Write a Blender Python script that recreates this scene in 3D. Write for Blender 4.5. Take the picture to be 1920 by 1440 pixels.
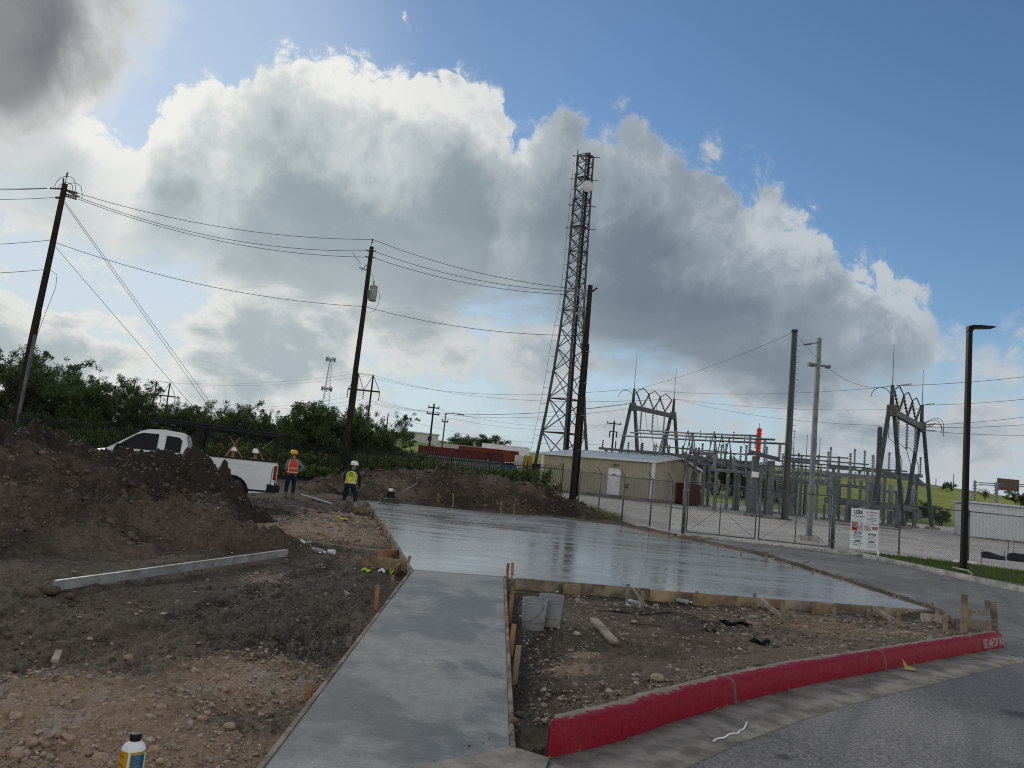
import bpy, bmesh, math, random
import numpy as np
from mathutils import Vector, Matrix, Euler

random.seed(7)
rng = np.random.default_rng(7)
SC = bpy.context.scene
COL = SC.collection
for _o in list(bpy.data.objects):
    bpy.data.objects.remove(_o)

# ------------------------------------------------------------------ camera
FPX = 1440.0
PITCH, ROLL, EYE = math.radians(7.3), math.radians(5.85), 1.7
CAM = np.array([0.0, 0.0, EYE])
_F = np.array([0, math.cos(PITCH), math.sin(PITCH)])
_U0 = np.array([0, -math.sin(PITCH), math.cos(PITCH)])
_R0 = np.array([1.0, 0, 0])
_R = math.cos(ROLL) * _R0 + math.sin(ROLL) * _U0
_U = -math.sin(ROLL) * _R0 + math.cos(ROLL) * _U0
cam_data = bpy.data.cameras.new("camera")
cam_data.sensor_width = 36.0
cam_data.lens = 36.0 * FPX / 1920.0
cam_data.clip_start = 0.05
cam_data.clip_end = 6000
cam = bpy.data.objects.new("camera", cam_data)
COL.objects.link(cam)
cam.matrix_world = Matrix(((_R[0], _U[0], -_F[0], 0), (_R[1], _U[1], -_F[1], 0), (_R[2], _U[2], -_F[2], EYE), (0, 0, 0, 1)))
SC.camera = cam


def ray(x, y):
    return _F + (x - 960) / FPX * _R + (720 - y) / FPX * _U


def at(x, y, Y):
    """point on the sight line of a pixel at depth Y"""
    d = ray(x, y)
    return CAM + d * Y / d[1]


def ae(x, y):
    """azimuth and elevation of a pixel's sight line"""
    d = ray(x, y)
    d = d / np.linalg.norm(d)
    return math.atan2(d[0], d[1]), math.asin(d[2])


# ------------------------------------------------------------------ view / sun
SC.view_settings.view_transform = 'Standard'
SC.view_settings.look = 'None'
SC.view_settings.gamma = 1.0
SC.view_settings.exposure = 0.2
SC.render.engine = 'CYCLES'
SC.cycles.use_denoising = True
SC.cycles.max_bounces = 6
SC.cycles.filter_width = 1.1
SC.cycles.caustics_reflective = False
SC.cycles.caustics_refractive = False

SUN_AZ, SUN_EL = ae(70, 130)
SUN_DIR = np.array([math.sin(SUN_AZ) * math.cos(SUN_EL), math.cos(SUN_AZ) * math.cos(SUN_EL), math.sin(SUN_EL)])
sun_data = bpy.data.lights.new("sun", 'SUN')
sun_data.energy = 1.1
sun_data.angle = math.radians(14)
sun_data.color = (1.0, 0.94, 0.85)
sun = bpy.data.objects.new("sun", sun_data)
COL.objects.link(sun)
sun.location = (-30, 40, 40)
sun.rotation_euler = Vector((-SUN_DIR[0], -SUN_DIR[1], -SUN_DIR[2])).to_track_quat('-Z', 'Y').to_euler()

# ------------------------------------------------------------------ world: sky with cumulus
W = bpy.data.worlds.new("World")
SC.world = W
W.use_nodes = True
W.cycles.sampling_method = 'MANUAL'
W.cycles.sample_map_resolution = 512


class NT:
    """small helper for writing node trees"""

    def __init__(self, tree):
        self.t = tree
        self.n = tree.nodes
        self.l = tree.links

    def put(self, sock, v):
        if hasattr(v, 'is_output') or isinstance(v, bpy.types.NodeSocket):
            self.l.new(v, sock)
        elif v is not None:
            if isinstance(v, (tuple, list)) and len(v) == 3 and sock.type == 'RGBA':
                v = (*v, 1)
            sock.default_value = v

    def m(self, op, a=None, b=None, c=None, clamp=False):
        nd = self.n.new('ShaderNodeMath')
        nd.operation = op
        nd.use_clamp = clamp
        for i, v in enumerate((a, b, c)):
            if v is not None:
                self.put(nd.inputs[i], v)
        return nd.outputs[0]

    def v(self, op, a=None, b=None, s=None):
        nd = self.n.new('ShaderNodeVectorMath')
        nd.operation = op
        if a is not None:
            self.put(nd.inputs[0], a)
        if b is not None:
            self.put(nd.inputs[1], b)
        if s is not None:
            self.put(nd.inputs['Scale'], s)
        return nd.outputs['Value'] if op in ('DOT_PRODUCT', 'LENGTH', 'DISTANCE') else nd.outputs[0]

    def smooth(self, x, lo, hi, a=0.0, b=1.0, kind='SMOOTHSTEP'):
        nd = self.n.new('ShaderNodeMapRange')
        nd.interpolation_type = kind
        nd.clamp = True
        for i, v in enumerate((x, lo, hi, a, b)):
            self.put(nd.inputs[i], v)
        return nd.outputs[0]

    def noise(self, vec, scale, detail=2.0, rough=0.5, dist=0.0, dim='3D', color=False):
        nd = self.n.new('ShaderNodeTexNoise')
        nd.noise_dimensions = dim
        if vec is not None:
            self.put(nd.inputs['Vector'], vec)
        self.put(nd.inputs['Scale'], scale)
        self.put(nd.inputs['Detail'], detail)
        self.put(nd.inputs['Roughness'], rough)
        self.put(nd.inputs['Distortion'], dist)
        return nd.outputs['Color' if color else 'Fac']

    def mix(self, f, a, b, kind='MIX'):
        nd = self.n.new('ShaderNodeMix')
        nd.data_type = 'RGBA'
        nd.blend_type = kind
        self.put(nd.inputs[0], f)
        self.put(nd.inputs[6], a)
        self.put(nd.inputs[7], b)
        return nd.outputs[2]

    def ramp(self, f, stops):
        nd = self.n.new('ShaderNodeValToRGB')
        cr = nd.color_ramp
        while len(cr.elements) < len(stops):
            cr.elements.new(0.5)
        for e, (p, c) in zip(cr.elements, stops):
            e.position = p
            e.color = (c[0], c[1], c[2], 1)
        self.put(nd.inputs[0], f)
        return nd.outputs[0]

    def curve(self, x, pts):
        nd = self.n.new('ShaderNodeFloatCurve')
        c = nd.mapping.curves[0]
        c.points[0].location = pts[0]
        c.points[1].location = pts[-1]
        for p in pts[1:-1]:
            c.points.new(*p)
        for p in c.points:
            p.handle_type = 'VECTOR'
        nd.mapping.update()
        self.put(nd.inputs['Value'], x)
        return nd.outputs[0]


def build_world():
    W.node_tree.nodes.clear()
    T = NT(W.node_tree)
    out = T.n.new('ShaderNodeOutputWorld')
    bg = T.n.new('ShaderNodeBackground')
    T.l.new(bg.outputs[0], out.inputs[0])
    STR = 0.1
    bg.inputs['Strength'].default_value = STR
    sky = T.n.new('ShaderNodeTexSky')
    sky.sky_type = 'NISHITA'
    sky.sun_disc = False
    sky.sun_elevation = SUN_EL
    sky.sun_rotation = SUN_AZ
    sky.air_density = 1.0
    sky.dust_density = 0.35
    sky.ozone_density = 2.5
    tc = T.n.new('ShaderNodeTexCoord')
    d = tc.outputs['Generated']
    sep = T.n.new('ShaderNodeSeparateXYZ')
    T.l.new(d, sep.inputs[0])
    x, y, z = sep.outputs
    az = T.m('ARCTAN2', x, y)
    el = T.m('ARCSINE', T.m('MINIMUM', T.m('MAXIMUM', z, -1.0), 1.0))

    # cauliflower relief, used twice (second time shifted towards the sun)
    grp = bpy.data.node_groups.new("cloud_billow", 'ShaderNodeTree')
    grp.interface.new_socket('Vector', in_out='INPUT', socket_type='NodeSocketVector')
    grp.interface.new_socket('Fac', in_out='OUTPUT', socket_type='NodeSocketFloat')
    G = NT(grp)
    gi = G.n.new('NodeGroupInput')
    go = G.n.new('NodeGroupOutput')
    wv = G.noise(gi.outputs[0], 9.0, 3, 0.55, color=True)
    wv = G.v('ADD', gi.outputs[0], G.v('SCALE', G.v('SUBTRACT', wv, (0.5, 0.5, 0.5)), s=0.09))
    tot = None
    for sc_, am in ((7.0, 0.42), (15.0, 0.27), (33.0, 0.17), (75.0, 0.10), (170.0, 0.06), (380.0, 0.035)):
        nz = G.noise(G.v('ADD', wv, (sc_ * 0.37, 1.7, sc_ * 0.11)), sc_, 0, 0.5)
        b = G.m('MULTIPLY', G.m('ABSOLUTE', G.m('MULTIPLY_ADD', nz, 2.0, -1.0)), am * 2.2)
        tot = b if tot is None else G.m('ADD', tot, b)
    G.l.new(tot, go.inputs[0])

    def billow(vec):
        g = T.n.new('ShaderNodeGroup')
        g.node_tree = grp
        T.put(g.inputs[0], vec)
        return g.outputs[0]

    bl = billow(d)
    lift = T.v('NORMALIZE', T.v('ADD', d, T.v('SCALE', tuple(float(c) for c in (SUN_DIR + np.array([0, 0, 0.25]))), s=0.022)))
    bl2 = billow(lift)
    relief = T.m('SUBTRACT', bl, bl2)
    fb = T.noise(d, 5.0, 9, 0.6, 0.2)
    fb2 = T.noise(T.v('MULTIPLY', d, (1.0, 1.0, 2.3)), 5.5, 10, 0.6, 0.3)

    AZ0, AZW = -0.85, 1.7
    t = T.m('DIVIDE', T.m('SUBTRACT', az, AZ0), AZW)
    wide = T.m('MULTIPLY', T.m('SUBTRACT', T.noise(d, 1.7, 2, 0.5), 0.5), T.smooth(T.m('ABSOLUTE', az), 0.62, 1.1, 0.0, 1.6))
    wide = T.m('ADD', wide, T.smooth(T.m('ABSOLUTE', az), 0.75, 1.8, 0.0, 0.35))  # raises the cloud tops out of view, added for fill light

    def edge(pts):
        q = sorted(((a - AZ0) / AZW, max(0.0, e)) for a, e in (ae(*p) for p in pts))
        q = [(0.0, q[0][1])] + [p for p in q if 0 < p[0] < 1] + [(1.0, q[-1][1])]
        return T.curve(t, q)

    top = edge([(-120, 60), (0, 200), (60, 215), (150, 150), (215, 215), (262, 262), (300, 185), (345, 118), (395, 130), (432, 175), (455, 140), (500, 105), (545, 60),
                (640, 82), (740, 108), (860, 128), (940, 185), (950, 245), (1000, 250), (1050, 205), (1110, 243), (1180, 240),
                (1255, 283), (1330, 300), (1375, 355), (1440, 375), (1480, 410), (1545, 425), (1590, 480), (1660, 495),
                (1705, 525), (1742, 580), (1760, 640), (1775, 640), (1850, 628), (1990, 640)])
    base = edge([(-60, 380), (60, 420), (200, 470), (330, 520), (480, 560), (640, 585), (800, 605), (930, 600), (1040, 625), (1100, 675), (1180, 705), (1290, 725),
                 (1450, 750), (1600, 775), (1700, 760), (1745, 715), (1760, 650), (1775, 520), (1990, 420)])
    top = T.m('ADD', top, wide)
    # angle to the sun
    cs = T.v('DOT_PRODUCT', d, tuple(float(c) for c in SUN_DIR))
    near_sun = T.smooth(cs, 0.72, 0.985)

    disp = T.m('MULTIPLY_ADD', T.m('SUBTRACT', bl, 0.42), 0.075, T.m('MULTIPLY', T.m('SUBTRACT', fb, 0.5), 0.055))
    s = T.m('ADD', T.m('SUBTRACT', top, el), disp)
    m_top = T.smooth(s, 0.0, 0.016)
    sb = T.m('ADD', T.m('SUBTRACT', el, base), T.m('MULTIPLY', T.m('SUBTRACT', fb2, 0.5), 0.22))
    m_base = T.smooth(sb, -0.035, 0.045)
    m_main = T.m('MULTIPLY', m_top, m_base)
    # how much cloud the light has crossed
    thick = T.m('ADD', T.m('ADD', s, T.m('MULTIPLY', relief, -0.085)), T.m('MULTIPLY', T.m('SUBTRACT', fb, 0.5), 0.42))
    fill_cloud = T.smooth(cs, 0.45, -0.35)     # clouds away from the sun, mostly out of view, brightened as fill light
    dark_in = T.mix(near_sun, (1.4, 1.82, 2.25), (2.65, 3.25, 3.5))
    rim = T.mix(near_sun, (4.4, 4.8, 5.2), (7.5, 7.5, 7.2))
    mid = T.mix(near_sun, (2.5, 3.0, 3.5), (5.1, 5.55, 5.6))
    c_main = T.mix(T.smooth(thick, 0.0, 0.075), rim, mid)
    c_main = T.mix(T.smooth(thick, 0.05, 0.19), c_main, dark_in)
    c_main = T.mix(T.smooth(sb, 0.0, 0.14, 0.55, 0.0), c_main, mid)
    c_main = T.mix(fill_cloud, c_main, (11.0, 10.6, 9.8))

    # broken, paler cloud under and behind the big bank
    low_b = T.m('ADD', T.m('ADD', T.m('MULTIPLY', fb2, 0.75), T.m('MULTIPLY', bl, 0.17)), T.m('MULTIPLY', T.noise(d, 3.2, 3, 0.5), 0.28))
    # 0.55 .. 0.75; edges light up, the inside greys
    edge_n = T.smooth(low_b, 0.535, 0.625)
    deep_n = T.smooth(T.m('SUBTRACT', low_b, T.m('MULTIPLY', relief, 0.05)), 0.585, 0.76)
    k_haze = T.mix(near_sun, (3.6, 4.6, 5.3), (5.3, 6.0, 6.3))
    k_lit = T.mix(near_sun, (4.5, 4.8, 5.1), (6.9, 7.0, 6.7))
    k_grey = T.mix(near_sun, (2.6, 3.15, 3.6), (3.1, 3.75, 4.05))
    c_low = T.mix(edge_n, k_haze, k_lit)
    c_low = T.mix(T.m('MULTIPLY', deep_n, 0.85), c_low, k_grey)
    c_low = T.mix(T.m('MULTIPLY', fill_cloud, 0.85), c_low, (10.2, 9.9, 9.3))
    m_low = T.m('MULTIPLY', T.smooth(low_b, 0.50, 0.60, 0.45, 1.0), T.smooth(s, -0.012, 0.04))

    # dense dark cloud that hides the sun
    blob_c = ray(20, 40)
    blob_c = blob_c / np.linalg.norm(blob_c)
    dist = T.m('ARCCOSINE', T.m('MINIMUM', T.v('DOT_PRODUCT', d, tuple(float(c) for c in blob_c)), 1.0))
    s3 = T.m('ADD', T.m('SUBTRACT', 0.15, dist), T.m('MULTIPLY', T.m('SUBTRACT', fb, 0.5), 0.25))
    m3 = T.smooth(s3, 0.0, 0.06)
    c3 = T.mix(T.smooth(s3, 0.01, 0.11), (6.6, 6.7, 6.6), T.mix(T.smooth(fb, 0.4, 0.62), (1.35, 1.45, 1.58), (2.2, 2.3, 2.4)))

    hsv = T.n.new('ShaderNodeHueSaturation')
    hsv.inputs['Saturation'].default_value = 1.12
    T.l.new(sky.outputs[0], hsv.inputs['Color'])
    glare = T.smooth(cs, 0.80, 1.0, 1.0, 0.85)
    col = T.mix(1.0, hsv.outputs[0], T.mix(glare, (0.0, 0.0, 0.0), (1.0, 1.0, 1.0)), 'MULTIPLY')
    col = T.mix(T.smooth(cs, 0.90, 0.99, 0.0, 0.75), col, (3.7, 4.9, 6.4))
    col = T.mix(T.smooth(el, 0.0, 0.25, 0.8, 0.0), col, (4.4, 5.2, 5.8))
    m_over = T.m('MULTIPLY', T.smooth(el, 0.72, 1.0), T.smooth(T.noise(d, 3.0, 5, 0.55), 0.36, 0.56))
    col = T.mix(m_over, col, (6.6, 6.5, 6.2))     # unseen broken cloud overhead, added to whiten the fill light
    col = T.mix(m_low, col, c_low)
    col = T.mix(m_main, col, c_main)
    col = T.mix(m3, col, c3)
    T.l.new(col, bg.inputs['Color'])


build_world()

# ------------------------------------------------------------------ mesh helpers
ORG = {}          # object name -> world origin its mesh coordinates are relative to


def setp(o, label=None, cat=None, group=None, kind=None):
    if label:
        o["label"] = label
    if cat:
        o["category"] = cat
    if group:
        o["group"] = group
    if kind:
        o["kind"] = kind
    return o


def thing(name, label, cat, loc=(0, 0, 0), rotz=0.0, group=None, scale=1.0):
    o = bpy.data.objects.new(name, None)
    COL.objects.link(o)
    o.empty_display_size = 0.2
    o.location = tuple(float(c) for c in loc)
    o.rotation_euler = (0, 0, rotz)
    o.scale = (scale,) * 3
    return setp(o, label, cat, group)


def link(name, me, parent=None):
    o = bpy.data.objects.new(name, me)
    COL.objects.link(o)
    if parent is not None:
        o.parent = parent
    return o


def copy_tree(o, parent=None):
    c = o.copy()
    COL.objects.link(c)
    c.parent = parent
    for ch in o.children:
        copy_tree(ch, c)
    return c


class MB:
    """collects shapes; build() links them as one mesh object"""

    def __init__(self):
        self.v, self.f, self.fm = [], [], []
        self.mi = 0

    def add(self, vs, fs):
        n = len(self.v)
        self.v.extend(tuple(float(c) for c in p) for p in vs)
        self.f.extend(tuple(i + n for i in f) for f in fs)
        self.fm.extend([self.mi] * len(fs))
        return self

    def box(self, c, s, rot=None):
        hx, hy, hz = s[0] / 2, s[1] / 2, s[2] / 2
        vs = [Vector((sx * hx, sy * hy, sz * hz)) for sz in (-1, 1) for sy in (-1, 1) for sx in (-1, 1)]
        if rot is not None:
            M = rot if isinstance(rot, Matrix) else Euler(rot).to_matrix()
            vs = [M @ p for p in vs]
        vs = [p + Vector(tuple(float(k) for k in c)) for p in vs]
        return self.add(vs, [(0, 2, 3, 1), (4, 5, 7, 6), (0, 1, 5, 4), (2, 6, 7, 3), (0, 4, 6, 2), (1, 3, 7, 5)])

    def frame(self, p, q, up=(0, 0, 1)):
        p, q = Vector(tuple(map(float, p))), Vector(tuple(map(float, q)))
        d = (q - p).normalized()
        u = Vector(up)
        if abs(d.dot(u)) > 0.98:
            u = Vector((0, 1, 0))
        s = d.cross(u).normalized()
        return p, q, d, s, s.cross(d).normalized()

    def beam(self, p, q, w, h, up=(0, 0, 1), w2=None, h2=None):
        """bar from p to q, w across, h along up"""
        p, q, d, s, u = self.frame(p, q, up)
        w2, h2 = w2 or w, h2 or h
        vs = [p + s * (a * w / 2) + u * (b * h / 2) for a, b in ((-1, -1), (1, -1), (1, 1), (-1, 1))]
        vs += [q + s * (a * w2 / 2) + u * (b * h2 / 2) for a, b in ((-1, -1), (1, -1), (1, 1), (-1, 1))]
        return self.add(vs, [(0, 1, 2, 3), (7, 6, 5, 4), (0, 4, 5, 1), (1, 5, 6, 2), (2, 6, 7, 3), (3, 7, 4, 0)])

    def tube(self, p, q, r0, r1=None, n=8, cap=True):
        r1 = r0 if r1 is None else r1
        p, q, d, s, u = self.frame(p, q)
        vs = []
        for c, r in ((p, r0), (q, r1)):
            for k in range(n):
                a = 2 * math.pi * k / n
                vs.append(c + s * (r * math.cos(a)) + u * (r * math.sin(a)))
        fs = [(k, (k + 1) % n, n + (k + 1) % n, n + k) for k in range(n)]
        if cap:
            fs += [tuple(range(n - 1, -1, -1)), tuple(range(n, 2 * n))]
        return self.add(vs, fs)

    def path(self, pts, r, n=6, closed=False):
        """tube along a polyline; r a number or one per point"""
        P = [Vector(tuple(map(float, p))) for p in pts]
        m = len(P)
        rs = [r] * m if not hasattr(r, '__len__') else r
        vs = []
        ref = Vector((0, 0, 1))
        for i in range(m):
            d = (P[min(i + 1, m - 1)] - P[max(i - 1, 0)]).normalized()
            if abs(d.dot(ref)) > 0.95:
                s = d.cross(Vector((1, 0, 0))).normalized() if i == 0 else (s - d * s.dot(d)).normalized()
            else:
                s = d.cross(ref).normalized()
            u = s.cross(d)
            for k in range(n):
                a = 2 * math.pi * k / n
                vs.append(P[i] + s * (rs[i] * math.cos(a)) + u * (rs[i] * math.sin(a)))
        fs = [(i * n + k, i * n + (k + 1) % n, (i + 1) * n + (k + 1) % n, (i + 1) * n + k) for i in range(m - 1) for k in range(n)]
        fs += [tuple(range(n - 1, -1, -1)), tuple(range((m - 1) * n, m * n))]
        return self.add(vs, fs)

    def lathe(self, prof, c=(0, 0, 0), n=20, M=None):
        """profile of (r, z) turned about z"""
        vs = []
        for r, z in prof:
            for k in range(n):
                a = 2 * math.pi * k / n
                p = Vector((r * math.cos(a), r * math.sin(a), z))
                if M is not None:
                    p = M @ p
                vs.append(p + Vector(tuple(map(float, c))))
        m = len(prof)
        fs = [(i * n + k, i * n + (k + 1) % n, (i + 1) * n + (k + 1) % n, (i + 1) * n + k) for i in range(m - 1) for k in range(n)]
        if prof[0][0] > 1e-4:
            fs.append(tuple(range(n - 1, -1, -1)))
        if prof[-1][0] > 1e-4:
            fs.append(tuple(range((m - 1) * n, m * n)))
        return self.add(vs, fs)

    def prism(self, poly, y0, y1, axes='xz'):
        """polygon in two axes pushed along the third from y0 to y1"""
        def P(a, b, t):
            return (a, t, b) if axes == 'xz' else ((a, b, t) if axes == 'xy' else (t, a, b))
        n = len(poly)
        vs = [P(a, b, y0) for a, b in poly] + [P(a, b, y1) for a, b in poly]
        fs = [(k, (k + 1) % n, n + (k + 1) % n, n + k) for k in range(n)] + [tuple(range(n - 1, -1, -1)), tuple(range(n, 2 * n))]
        return self.add(vs, fs)

    def loft(self, rings, cap=True):
        n = len(rings[0])
        vs = [p for r in rings for p in r]
        fs = [(i * n + k, i * n + (k + 1) % n, (i + 1) * n + (k + 1) % n, (i + 1) * n + k) for i in range(len(rings) - 1) for k in range(n)]
        if cap:
            fs += [tuple(range(n - 1, -1, -1)), tuple(range((len(rings) - 1) * n, len(rings) * n))]
        return self.add(vs, fs)

    def mesh(self, name, mats, smooth=False, origin=(0, 0, 0), fix=True):
        me = bpy.data.meshes.new(name)
        ox, oy, oz = (float(c) for c in origin)
        me.from_pydata([(a - ox, b - oy, c - oz) for a, b, c in self.v], [], self.f)
        if not isinstance(mats, (list, tuple)):
            mats = [mats]
        for mm in mats:
            me.materials.append(mm)
        if len(mats) > 1:
            me.polygons.foreach_set('material_index', self.fm)
        if fix:
            bm = bmesh.new()
            bm.from_mesh(me)
            bmesh.ops.recalc_face_normals(bm, faces=bm.faces)
            bm.to_mesh(me)
            bm.free()
        if smooth:
            me.polygons.foreach_set('use_smooth', [True] * len(me.polygons))
            if smooth is not True:
                me.set_sharp_from_angle(angle=math.radians(smooth))
        me.update()
        return me

    def build(self, name, mat, parent=None, smooth=False, local=False, bevel=0.0, seg=2, label=None, cat=None, group=None, kind=None):
        """world coordinates unless local; a top-level mesh gets its origin at its own base"""
        if local:
            org = (0, 0, 0)
        elif parent is not None:
            org = world_loc(parent)
        else:
            a = np.array(self.v)
            org = (a[:, 0].mean(), a[:, 1].mean(), a[:, 2].min())
        o = link(name, self.mesh(name, mat, smooth, org), parent)
        if parent is None and not local:
            o.location = tuple(float(c) for c in org)
        if bevel:
            m = o.modifiers.new('bevel', 'BEVEL')
            m.width = bevel
            m.segments = seg
            m.limit_method = 'ANGLE'
            m.angle_limit = math.radians(40)
        return setp(o, label, cat, group, kind)


def world_loc(o):
    p = Vector((0, 0, 0))
    while o is not None:
        p = p + o.location
        o = o.parent
    return tuple(p)


def np_mesh(name, V, F, mat, smooth=False, attrs=None):
    """fast mesh from arrays; F has 3 or 4 columns"""
    me = bpy.data.meshes.new(name)
    V = np.asarray(V, dtype=np.float32)
    F = np.asarray(F, dtype=np.int32)
    k = F.shape[1]
    me.vertices.add(len(V))
    me.vertices.foreach_set('co', V.ravel())
    me.loops.add(F.size)
    me.loops.foreach_set('vertex_index', F.ravel())
    me.polygons.add(len(F))
    me.polygons.foreach_set('loop_start', np.arange(0, F.size, k, dtype=np.int32))
    for nm, arr in (attrs or {}).items():
        a = me.attributes.new(nm, 'FLOAT', 'POINT')
        a.data.foreach_set('value', np.asarray(arr, dtype=np.float32))
    me.update(calc_edges=True)
    if smooth:
        me.polygons.foreach_set('use_smooth', np.ones(len(F), dtype=bool))
    for m in (mat if isinstance(mat, (list, tuple)) else [mat]):
        me.materials.append(m)
    me.validate()
    return me


# ------------------------------------------------------------------ numpy noise
def _hash(ix, iy, seed):
    h = (ix.astype(np.int64) * 374761393 + iy.astype(np.int64) * 668265263 + seed * 982451653) & 0xffffffff
    h = ((h ^ (h >> 13)) * 1274126177) & 0xffffffff
    return ((h ^ (h >> 16)) & 0xffff) / 65535.0


def vnoise(x, y, seed=0):
    ix, iy = np.floor(x), np.floor(y)
    fx, fy = x - ix, y - iy
    ux, uy = fx * fx * fx * (fx * (fx * 6 - 15) + 10), fy * fy * fy * (fy * (fy * 6 - 15) + 10)
    a, b = _hash(ix, iy, seed), _hash(ix + 1, iy, seed)
    c, d = _hash(ix, iy + 1, seed), _hash(ix + 1, iy + 1, seed)
    return (a + (b - a) * ux) + ((c + (d - c) * ux) - (a + (b - a) * ux)) * uy


def fbm(x, y, scale=1.0, octs=4, gain=0.5, seed=0, billow=False):
    t, amp, tot = 0.0, 1.0, 0.0
    x, y = np.asarray(x, float) * scale, np.asarray(y, float) * scale
    for o in range(octs):
        n = vnoise(x * 0.8 - y * 0.6 + 13.7 * o, x * 0.6 + y * 0.8 + 7.1 * o, seed + o) * 2 - 1
        t = t + amp * ((np.abs(n) * 2 - 0.7) if billow else n)
        tot += amp
        amp *= gain
        x, y = x * 2.03, y * 2.03
    return t / tot


def sstep(a, b, x):
    t = np.clip((x - a) / (b - a), 0, 1)
    return t * t * (3 - 2 * t)


def in_poly(x, y, poly):
    x, y = np.asarray(x, float), np.asarray(y, float)
    r = np.zeros(x.shape, bool)
    n = len(poly)
    for i in range(n):
        x0, y0 = poly[i][0], poly[i][1]
        x1, y1 = poly[(i + 1) % n][0], poly[(i + 1) % n][1]
        c = ((y0 > y) != (y1 > y)) & (x < (x1 - x0) * (y - y0) / ((y1 - y0) if y1 != y0 else 1e-9) + x0)
        r ^= c
    return r


def poly_dist(x, y, line, closed=False):
    """distance to a polyline and the parameter (segment + t) of the nearest point"""
    x, y = np.asarray(x, float), np.asarray(y, float)
    best = np.full(x.shape, 1e9)
    par = np.zeros(x.shape)
    L = list(line) + ([line[0]] if closed else [])
    for i in range(len(L) - 1):
        ax, ay, bx, by = L[i][0], L[i][1], L[i + 1][0], L[i + 1][1]
        dx, dy = bx - ax, by - ay
        t = np.clip(((x - ax) * dx + (y - ay) * dy) / (dx * dx + dy * dy + 1e-12), 0, 1)
        d = np.hypot(x - ax - t * dx, y - ay - t * dy)
        m = d < best
        best = np.where(m, d, best)
        par = np.where(m, i + t, par)
    return best, par


# ------------------------------------------------------------------ materials
MATS = {}


def mat(name, col, rough=0.7, metal=0.0, var=0.25, scale=6.0, bump=0.0, bscale=60.0, spec=0.22, stretch=None, coord='Object', col2=None, detail=5, island=0.0, emit=None, trans=0.0):
    if name in MATS:
        return MATS[name]
    m = bpy.data.materials.new(name)
    m.use_nodes = True
    T = NT(m.node_tree)
    b = m.node_tree.nodes['Principled BSDF']
    b.inputs['Roughness'].default_value = rough
    b.inputs['Metallic'].default_value = metal
    b.inputs['Specular IOR Level'].default_value = spec
    vec = None
    tc = T.n.new('ShaderNodeTexCoord')
    vec = tc.outputs[coord]
    if stretch:
        vec = T.v('MULTIPLY', vec, stretch)
    nz = T.noise(vec, scale, detail, 0.6)
    c2 = col2 or tuple(max(0.0, c * (1 - var * 1.6)) for c in col)
    c1 = tuple(min(1.0, c * (1 + var * 0.6)) for c in col) if not col2 else col
    c = T.mix(T.smooth(nz, 0.33, 0.68), c2, c1)
    if island:
        g = T.n.new('ShaderNodeNewGeometry')
        c = T.mix(1.0, c, T.ramp(g.outputs['Random Per Island'], [(0, (1 - island,) * 3), (1, (1 + island * 0.5,) * 3)]), 'MULTIPLY')
    T.put(b.inputs['Base Color'], c)
    T.put(b.inputs['Roughness'], T.smooth(T.noise(vec, scale * 2.3, 3, 0.5), 0.3, 0.7, max(0.02, rough - 0.08), min(1, rough + 0.08)))
    if bump:
        bp = T.n.new('ShaderNodeBump')
        bp.inputs['Strength'].default_value = bump
        bp.inputs['Distance'].default_value = 0.02
        T.put(bp.inputs['Height'], T.noise(vec, bscale, 4, 0.6))
        T.l.new(bp.outputs[0], b.inputs['Normal'])
    if trans:
        b.inputs['Transmission Weight'].default_value = trans
    MATS[name] = m
    return m


def leafmat(name, c1, c2, back=0.35):
    if name in MATS:
        return MATS[name]
    m = bpy.data.materials.new(name)
    m.use_nodes = True
    T = NT(m.node_tree)
    T.n.clear()
    out = T.n.new('ShaderNodeOutputMaterial')
    g = T.n.new('ShaderNodeNewGeometry')
    c = T.mix(g.outputs['Random Per Island'], c1, c2)
    di = T.n.new('ShaderNodeBsdfPrincipled')
    di.inputs['Roughness'].default_value = 0.6
    di.inputs['Specular IOR Level'].default_value = 0.25
    T.put(di.inputs['Base Color'], c)
    tr = T.n.new('ShaderNodeBsdfTranslucent')
    T.put(tr.inputs['Color'], T.mix(1.0, c, (1.0, 1.15, 0.55), 'MULTIPLY'))
    mx = T.n.new('ShaderNodeMixShader')
    mx.inputs[0].default_value = back
    T.l.new(di.outputs[0], mx.inputs[1])
    T.l.new(tr.outputs[0], mx.inputs[2])
    T.l.new(mx.outputs[0], out.inputs[0])
    MATS[name] = m
    return m


M_WOODPOLE = mat('creosote_wood', (0.030, 0.024, 0.020), 0.85, var=0.4, scale=5, stretch=(6, 6, 0.6), bump=0.3, bscale=30, spec=0.12)
M_WIRE = mat('wire', (0.03, 0.03, 0.032), 0.5, var=0.1)
M_GALV = mat('galvanised_steel', (0.15, 0.172, 0.19), 0.5, 0.25, var=0.2, scale=3, bump=0.05)
M_GALVD = mat('dull_grey_steel', (0.10, 0.115, 0.126), 0.55, 0.25, var=0.22, scale=2.5)
M_TOWER = mat('tower_steel', (0.085, 0.088, 0.092), 0.6, 0.3, var=0.25, scale=2, spec=0.12)
M_AFRAME = mat('frame_steel', (0.075, 0.088, 0.096), 0.55, 0.2, var=0.25, scale=2)
M_IRON = mat('black_iron', (0.012, 0.012, 0.013), 0.45, 0.0, var=0.2, spec=0.12)
M_BLACK = mat('black_plastic', (0.012, 0.012, 0.014), 0.5, var=0.2, spec=0.12)
M_BRONZE = mat('dark_bronze_paint', (0.008, 0.007, 0.007), 0.45, 0.0, var=0.15, spec=0.12)
M_INSUL = mat('grey_porcelain', (0.22, 0.24, 0.26), 0.25, var=0.1)
M_INSULB = mat('brown_porcelain', (0.05, 0.045, 0.045), 0.25, var=0.1)
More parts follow.
